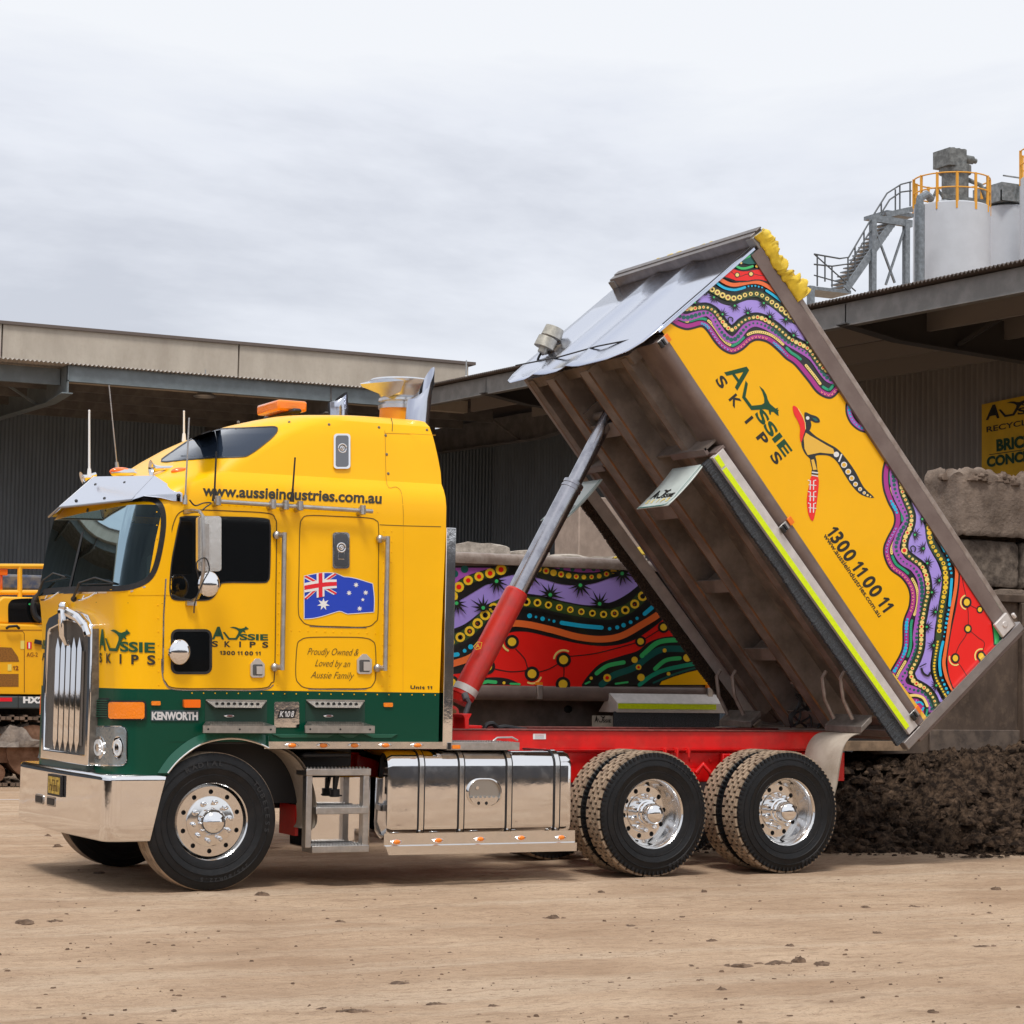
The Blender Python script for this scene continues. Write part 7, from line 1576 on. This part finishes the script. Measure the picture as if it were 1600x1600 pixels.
# side wall closing the corner
# ---- yellow sign
SX = WX-.12; m = MB(); q = [at(x, y, X=SX) for x, y in ((1534, 632), (1660, 606), (1660, 745), (1541, 745))]; q[2] = V((SX, q[1].y, q[2].z)); q[3] = V((SX, q[0].y, q[2].z))
m.prism(q, (.03, 0, 0)); sg = tag(m.build('wall_sign', [mat('sign yellow', (.7, .42, .015), .45, var=.06, vscale=3)], None), 'yellow board with black AUSSIE RECYCLING lettering fixed to the brown shed wall', 'sign')
q = Paint(lambda x, y, l: at(x, y, X=SX-.004-.003*l)); logo(q, (1541, 633), (101, -17), (-1.5, 36), 1, 0, 0, second='')
q.text('RECYCLING', (1541.5, 675.5), (1634, 658), 8.5, 1, 0, up=(-.03, -1), bold=.02)
q.text('BRICK', (1557, 704.5), (1615, 696), 17, 1, 1, up=(-.03, -1), bold=.05); q.stroke([(1546, 710.5), (1640, 697)], 1.2, 1, 0); q.text('CONCRETE', (1542, 729.5), (1640, 714), 15, 1, 1, up=(-.03, -1), bold=.05)
q.build('sign_lettering', [mat('sign black', (.015, .015, .012), .5), mat('sign dark green', (.004, .05, .02), .5)], sg, weld=False)

# ---- silos
SIL = mat('white silo paint', (.52, .55, .6), .4, var=.03, vscale=1.5); GAL = mat('galvanised steel', (.2, .225, .25), .45, metal=.4, var=.2, vscale=8); SOR = mat('safety orange paint', (.72, .34, .03), .5)
SYY = 50.
def silo(xl, xr, ytop, Y, label, H=None):
    a = at(xl, ytop, Y=Y); d = (at(xr, ytop, Y=Y)-at(xl, ytop, Y=Y)); s_ = FPX/(a-CAM).dot(fw); rad = (xr-xl)/2/s_; cen = at((xl+xr)/2, ytop, Y=Y)
    m = MB(); m.lathe([(rad, -cen.z), (rad, 0), (rad-.06, .05), (rad-.3, .1), (0, .45)], cen, (0, 0, 1), 64); o = tag(m.build('silo', [SIL], None, ang=40), label, 'silo'); return o, cen, rad, s_
o1, c1, r1_, s1_ = silo(1427, 1547, 327, SYY, 'large white round silo with an orange guard rail and a filter unit on top')
def rail(o, c, r, h, n, a0, a1, m_):
    m = MB(); A = [a0+(a1-a0)*i/n for i in range(n+1)]
    for hh_ in (h, h*.5): m.tube([c+V((cos(t)*r, sin(t)*r, hh_)) for t in [a0+(a1-a0)*i/48 for i in range(49)]], .028, 6)
    for t in A: p = c+V((cos(t)*r, sin(t)*r, 0)); m.bar(p-V((0, 0, .25)), p+V((0, 0, h+.03)), .1, .05)
    m.build('guard_rail', [m_], o)
rail(o1, c1, r1_*.99, 1.1, 12, 0, 2*pi, SOR)
m = MB(); fc = c1+V((-.0, -.2, 0)); m.cyl(fc+V((0, 0, .1)), fc+V((0, 0, 1.5)), .5, n=20); m.cyl(fc+V((0, 0, 1.3)), fc+V((0, 0, 1.6)), .6, n=20); m.box(fc.x-.65, fc.x+.15, fc.y-.5, fc.y+.5, fc.z+1.5, fc.z+2.15); m.cyl(fc+V((-.1, 0, 1.95)), fc+V((.75, -.1, 1.9)), .16, n=12); m.cyl(fc+V((.65, -.1, 1.9)), fc+V((.9, -.1, 1.88)), .1, n=12)
for k in range(3): m.cyl(fc+V((-.1+.25*k, 0, 2.1)), fc+V((-.1+.25*k, 0, 2.3)), .08, n=8)
m.tube([fc+V((.45, -.2, 1.1)), fc+V((.9, -.4, .9)), fc+V((1.15, -.5, .2))], .09, 8); m.tube([fc+V((-.4, 0, .2)), fc+V((-1.0, -.2, .6)), fc+V((-1.3, -.3, .1))], .06, 8); m.box(fc.x-1.1, fc.x+1.1, fc.y-.7, fc.y-.6, fc.z+.12, fc.z+.3)
m.build('filter_unit', [mat('grey machinery', (.17, .18, .18), .6, metal=.3, var=.3, vscale=6)], o1, ang=40)
m = MB(); p = at(1437, 320, Y=SYY-1.5); m.cyl(V((p.x, p.y, 0)), p, .19, n=14); m.tube([p, p+V((.02, 0, .25)), p+V((.3, 0, .42)), p+V((.6, .1, .3))], .15, 10); m.build('fill_pipe', [GAL], o1)
o2, c2, r2_, s2_ = silo(1540, 1606, 327, SYY+3, 'lower white silo between two taller ones, below a grey steel hopper')
m = MB(); a = at(1545, 290, Y=SYY+3); b_ = at(1600, 326, Y=SYY+3); m.box(a.x, b_.x, SYY+2.2, SYY+4, b_.z, a.z); m.prism([(a.x, SYY+2.19, b_.z), (a.x+.7, SYY+2.1, b_.z), (a.x+.35, SYY+2.1, a.z-.3), (a.x, SYY+2.19, a.z-.3)], (0, .1, 0)); m.bar((a.x+.9, SYY+2.1, a.z), (a.x+.7, SYY+2.1, b_.z), .08, .08); m.bar((a.x-.1, SYY+2, a.z+.2), (b_.x, SYY+2, a.z+.2), .05, .05)
m.build('steel_hopper', [mat('mottled galvanised', (.17, .185, .19), .5, metal=.4, col2=(.3, .32, .33), vscale=5)], o2)
o3, c3_, r3_, s3_ = silo(1594, 1720, 281, SYY-.5, 'tallest white silo, cut off by the right edge of the photo')
rail(o3, c3_, r3_*.99, 1.1, 12, 0, 2*pi, SOR)
# ---- stair tower
stt = thing('stair_tower', tuple(V((at(1400, 400, Y=SYY-2).x, SYY-2, 0))), 'grey steel stair tower with handrails beside the large silo', 'stairs')
SP = lambda x, y, o=0: at(x, y, Y=SYY-2.2+o)
m = MB()
for x, y in ((1364, 337), (1416, 345), (1267, 447)): p = SP(x, y); m.box(p.x-.1, p.x+.1, p.y-.1, p.y+.1, 0, p.z); 
m.bar(SP(1364, 341), SP(1424, 350), .16, .25); m.bar(SP(1368, 360), SP(1398, 442), .07, .07); m.bar(SP(1413, 358), SP(1384, 445), .07, .07); m.bar(SP(1384, 336), SP(1425, 327), .1, .2)
m.build('support_frame', [GAL], stt)
m = MB()
for o_ in (0, 1.1): m.bar(SP(1397, 345, o_), SP(1322, 452, o_), .06, .26)
m.build('stair_stringer', [GAL], stt)
m = MB()
for k in range(17):
    t = k/16; x, y = 1398-(1398-1322)*t, 347+(452-347)*t; a = SP(x, y); m.box(a.x-.14, a.x+.14, a.y, a.y+1.1, a.z-.02, a.z+.02)
m.build('stair_tread', [GAL], stt)
m = MB()
for off in (0, 9):
    m.tube([SP(1424, 284), SP(1408, 288), SP(1386, 302), SP(1366, 334), SP(1326, 402), SP(1312, 404), SP(1272, 397)] if off == 0 else [SP(1424, 298), SP(1408, 300), SP(1390, 312), SP(1368, 348), SP(1328, 412), SP(1300, 416), SP(1272, 413)], .03, 6)
m.tube([SP(1272, 397), SP(1337, 455)], .025, 6); m.tube([SP(1272, 430), SP(1322, 444)], .025, 6)
for x, y0_, y1_ in ((1277, 397, 447), (1289, 400, 440), (1300, 416, 449), (1325, 403, 440), (1336, 385, 420), (1350, 362, 398), (1377, 316, 340), (1399, 296, 330), (1406, 290, 330), (1422, 284, 322)): m.tube([SP(x, y0_), SP(x, y1_)], .03, 5)
m.build('handrail', [mat('dark handrail', (.1, .11, .12), .5, .4)], stt)
m = MB(); a, b_ = SP(1270, 447), SP(1330, 449); m.box(a.x, b_.x, a.y, a.y+1.2, a.z-.12, a.z); a, b_ = SP(1386, 328), SP(1428, 333); m.box(a.x, b_.x, a.y, a.y+1.4, a.z-.14, a.z+.0); m.build('stair_landing', [GAL], stt)

# ---- yellow excavator behind the cab
EYY = 15.; XP = lambda x, y, o=0: at(x, y, Y=EYY+o)
EY_ = mat('excavator yellow paint', (.88, .43, .008), .35, coat=.2, var=.04, vscale=2); EDK = mat('excavator dark grey', (.05, .06, .065), .5)
ec = thing('excavator', tuple(V((XP(20, 1200).x, EYY+1.3, 0))), 'yellow tracked excavator with roof rails, partly hidden behind the front of the cab', 'excavator')
m = MB(); xr_ = XP(108, 1000).x; xl_ = XP(-420, 1000).x; zb_, zm_, zt_ = XP(20, 1085).z, XP(20, 978).z, XP(20, 932).z
m.prism([V((xl_, EYY, zb_)), V((xr_, EYY, zb_)), V((xr_, EYY, zm_)), V((xr_-.05, EYY, zm_+.03)), V((xl_, EYY, zm_+.03))], (0, 2.6, 0))
m.prism([V((xl_+.4, EYY+.1, zm_+.03)), V((xr_-.1, EYY+.1, zm_+.03)), V((xr_-.12, EYY+.1, zt_-.05)), V((xr_-.25, EYY+.1, zt_)), V((XP(8, 935).x, EYY+.1, zt_)), V((XP(-3, 940).x, EYY+.1, zt_-.08)), V((xl_+.4, EYY+.1, zt_-.3))], (0, 2.2, 0))
eb = m.build('body', [EY_], ec, bevel=.05, seg=3)
q = Paint(lambda x, y, l: at(x, y, Y=EYY-.002-.002*l)); q2_ = Paint(lambda x, y, l: at(x, y, Y=EYY+.098-.002*l))
q2_.fill(smooth([(13, 973), (12.5, 950), (15, 941), (24, 936), (60, 934.5), (96, 934.5), (100, 973)], 3), 1, 0); q2_.stroke([(46, 944), (56, 944)], 3, 2, 1); q2_.build('side_window', [GLS, MGR], eb, weld=False)
q.fill([(-20, 1010), (18, 1012), (28, 1026), (30, 1034), (-20, 1034)], 1, 0); q.fill([(-20, 1053), (29, 1053), (29, 1073), (-20, 1073)], 1, 0)
q.build('side_vent', [mat('brown mesh vent', (.3, .12, .01), .7, col2=(.16, .06, .008), vscale=60)], eb, weld=False)
q = Paint(lambda x, y, l: at(x, y, Y=EYY-.002-.002*l))
q.stroke([(38, 1082), (38, 990), (35, 986), (-30, 986)], 1.2, 1, 0, caps=False); q.stroke([(-30, 984.5), (70, 984.5)], 1, 1.5, 0, caps=False)
q.fill([(42, 1003), (49.5, 1003), (49.5, 1014), (42, 1014)], 2, 1); q.fill([(44.5, 1004), (47, 1004), (47, 1013), (44.5, 1013)], 3, 2); q.fill([(32, 1001), (38, 1001), (38, 1014), (32, 1014)], 2, 3); q.fill([(12, 1038), (18, 1038), (18, 1048), (12, 1048)], 2, 3)
q.text('AG-2', (41.5, 1026), (59, 1026), 6.5, 2, 4, bold=.01); q.text('12', (20, 1047), (29, 1047), 6.5, 2, 4, bold=.04)
q.build('body_markings', [mat('panel gap', (.25, .09, .003), .6), FRD, MWH, mat('label yellow', (.8, .65, .15), .5), mat('label brown', (.25, .06, .005), .5)], eb, weld=False)
m = MB(); m.tube([XP(10, 982, -.05), XP(14, 979, -.08), XP(26, 978, -.08), XP(30, 982, -.05)], .02, 6); m.bar(XP(54, 1002, -.03), XP(68, 1005, -.03), .03, .06); m.build('door_handle', BLK, eb)
m = MB(); a, b_ = XP(-300, 1084), XP(108, 1110); m.prism([V((a.x, EYY-.04, b_.z)), V((b_.x, EYY-.04, b_.z+.02)), V((b_.x, EYY-.04, a.z)), V((a.x, EYY-.04, a.z))], (0, 2.7, 0)); ew = m.build('counterweight_skirt', [EDK], ec, bevel=.02)
q = Paint(lambda x, y, l: at(x, y, Y=EYY-.042-.002*l)); q.text('HX220', (36, 1098), (84, 1098.5), 9, 1, 0, bold=.06); q.fill([(-30, 1090), (19, 1090), (19, 1096), (-30, 1096)], 1, 1); q.stroke([(28.5, 1085), (28.5, 1108)], 1, 1, 2, caps=False); q.build('skirt_markings', [MWH, FRD, BLK], ew, weld=False)
m = MB(); 
for y in (885, 926): m.tube([XP(-60, y-.5, .3), XP(110, y, .3)], .036, 8)
for x in (31, 96, -34): m.tube([XP(x, 885, .3), XP(x, 980, .28)], .036, 8)
m.build('roof_rail', [EY_], ec)
m = MB(); a = XP(2, 905, 1.5); m.box(XP(-60, 900, 1.5).x, XP(90, 900, 1.5).x, EYY+1.4, EYY+2.2, XP(2, 922, 1.5).z, XP(2, 897, 1.5).z); m.build('engine_hood', [mat('scuffed blue grey', (.05, .07, .13), .5, col2=(.16, .15, .14), vscale=8)], ec, bevel=.04)
m = MB(); a = XP(-4, 895, .4); m.box(a.x, XP(9.5, 895, .4).x, EYY+.3, EYY+.5, XP(0, 899, .4).z, XP(0, 889.5, .4).z); m.cyl(XP(2, 899, .4), XP(2, 930, .4), .02, n=8); m.build('amber_beacon', [RDL], ec, bevel=.02)
m = MB(); m.tube([XP(*p) for p in smooth([(64, 928), (55, 936), (52, 950), (56, 964), (64, 970)], 4)], .045, 8); m.build('ribbed_hose', BLK, ec)
zc_ = XP(20, 1180).z
for yy_ in (EYY-.1, EYY+2.0):
    m = MB(); x0_, x1_ = XP(-420, 1180).x, XP(100, 1180).x; zt2, zb2 = XP(20, 1122).z, .03; r_ = (zt2-zb2)/2
    pth = [V((x0_+r_, 0, zb2)), V((x1_-r_, 0, zb2))]+[V((x1_-r_+r_*sin(t), 0, zb2+r_-r_*cos(t))) for t in [pi*i/10 for i in range(1, 10)]]+[V((x1_-r_, 0, zt2)), V((x0_+r_, 0, zt2))]+[V((x0_+r_-r_*sin(t), 0, zb2+r_+r_*cos(t))) for t in [pi*i/10 for i in range(1, 10)]]
    pp_ = [(p.x, p.z) for p in pth]+[(pth[0].x, pth[0].z)]
    for x, z, dx, dz in resample(pp_, .19): m.obox((x, yy_+.3, z), (V((dx, 0, dz)), V((0, 1, 0)), V((-dz, 0, dx))), (.085, .3, .022), 0); m.obox((x+dz*-.0, yy_+.3, z), (V((dx, 0, dz)), V((0, 1, 0)), V((-dz, 0, dx))), (.02, .3, .045), 0)
    m.box(x0_+r_*.6, x1_-r_*.6, yy_+.12, yy_+.4, zb2+.3, zt2-.22, 1)
    for i in range(8): xx_ = x0_+r_+(x1_-x0_-2*r_)*i/7; m.cyl((xx_, yy_+.05, zb2+.16), (xx_, yy_+.5, zb2+.16), .13, n=16, mi=1)
    for xx_ in (x0_+r_, x1_-r_): m.cyl((xx_, yy_+.05, zb2+r_), (xx_, yy_+.5, zb2+r_), r_*.8, n=24, mi=1)
    m.build('crawler_track', [mat('muddy track steel', (.16, .11, .08), .8, var=.3, vscale=6, dust=.5), RST], ec)
m = MB(); random.seed(4); clodmesh(m, tuple(XP(30, 1166, .1)), .3, .9, 14); tag(m.build('rubble_lump', [mat('grey brown rubble', (.17, .14, .12), .95, col2=(.3, .25, .21), vscale=7, bump=.8, bscale=20)], None), 'lump of grey brown rubble sitting on the excavator track', 'rubble')
m = MB(); m.box(XP(-200, 1112).x, XP(100, 1112).x, EYY+.7, EYY+1.9, .3, zb_); m.build('undercarriage', [BLK], ec)
# ---- unseen block added to give the chrome a dark band to mirror
m = MB(); m.box(-90, 90, -82, -70, 0, 8); fw_ = tag(m.build('added_reflection_block', [mat('reflection block grey', (.07, .075, .085), .7)], None), 'long low grey warehouse added behind the camera, seen only as a dark band in the chrome', 'reflection block')
m = MB(); m.box(-90, 90, -69.99, -69.9, 1, 2.2) ; m.build('base_band', [mat('far brown band', (.1, .08, .06), .8)], fw_)

# ---- keep the tree three levels deep: anything deeper hangs from its grandparent
def depth(o):
    d = 0
    while o.parent is not None: o = o.parent; d += 1
    return d
for _ in range(3):
    for o in list(S.objects):
        if o.type in ('MESH', 'EMPTY') and depth(o) > 2 and o in WL: lift(o, o.parent.parent)
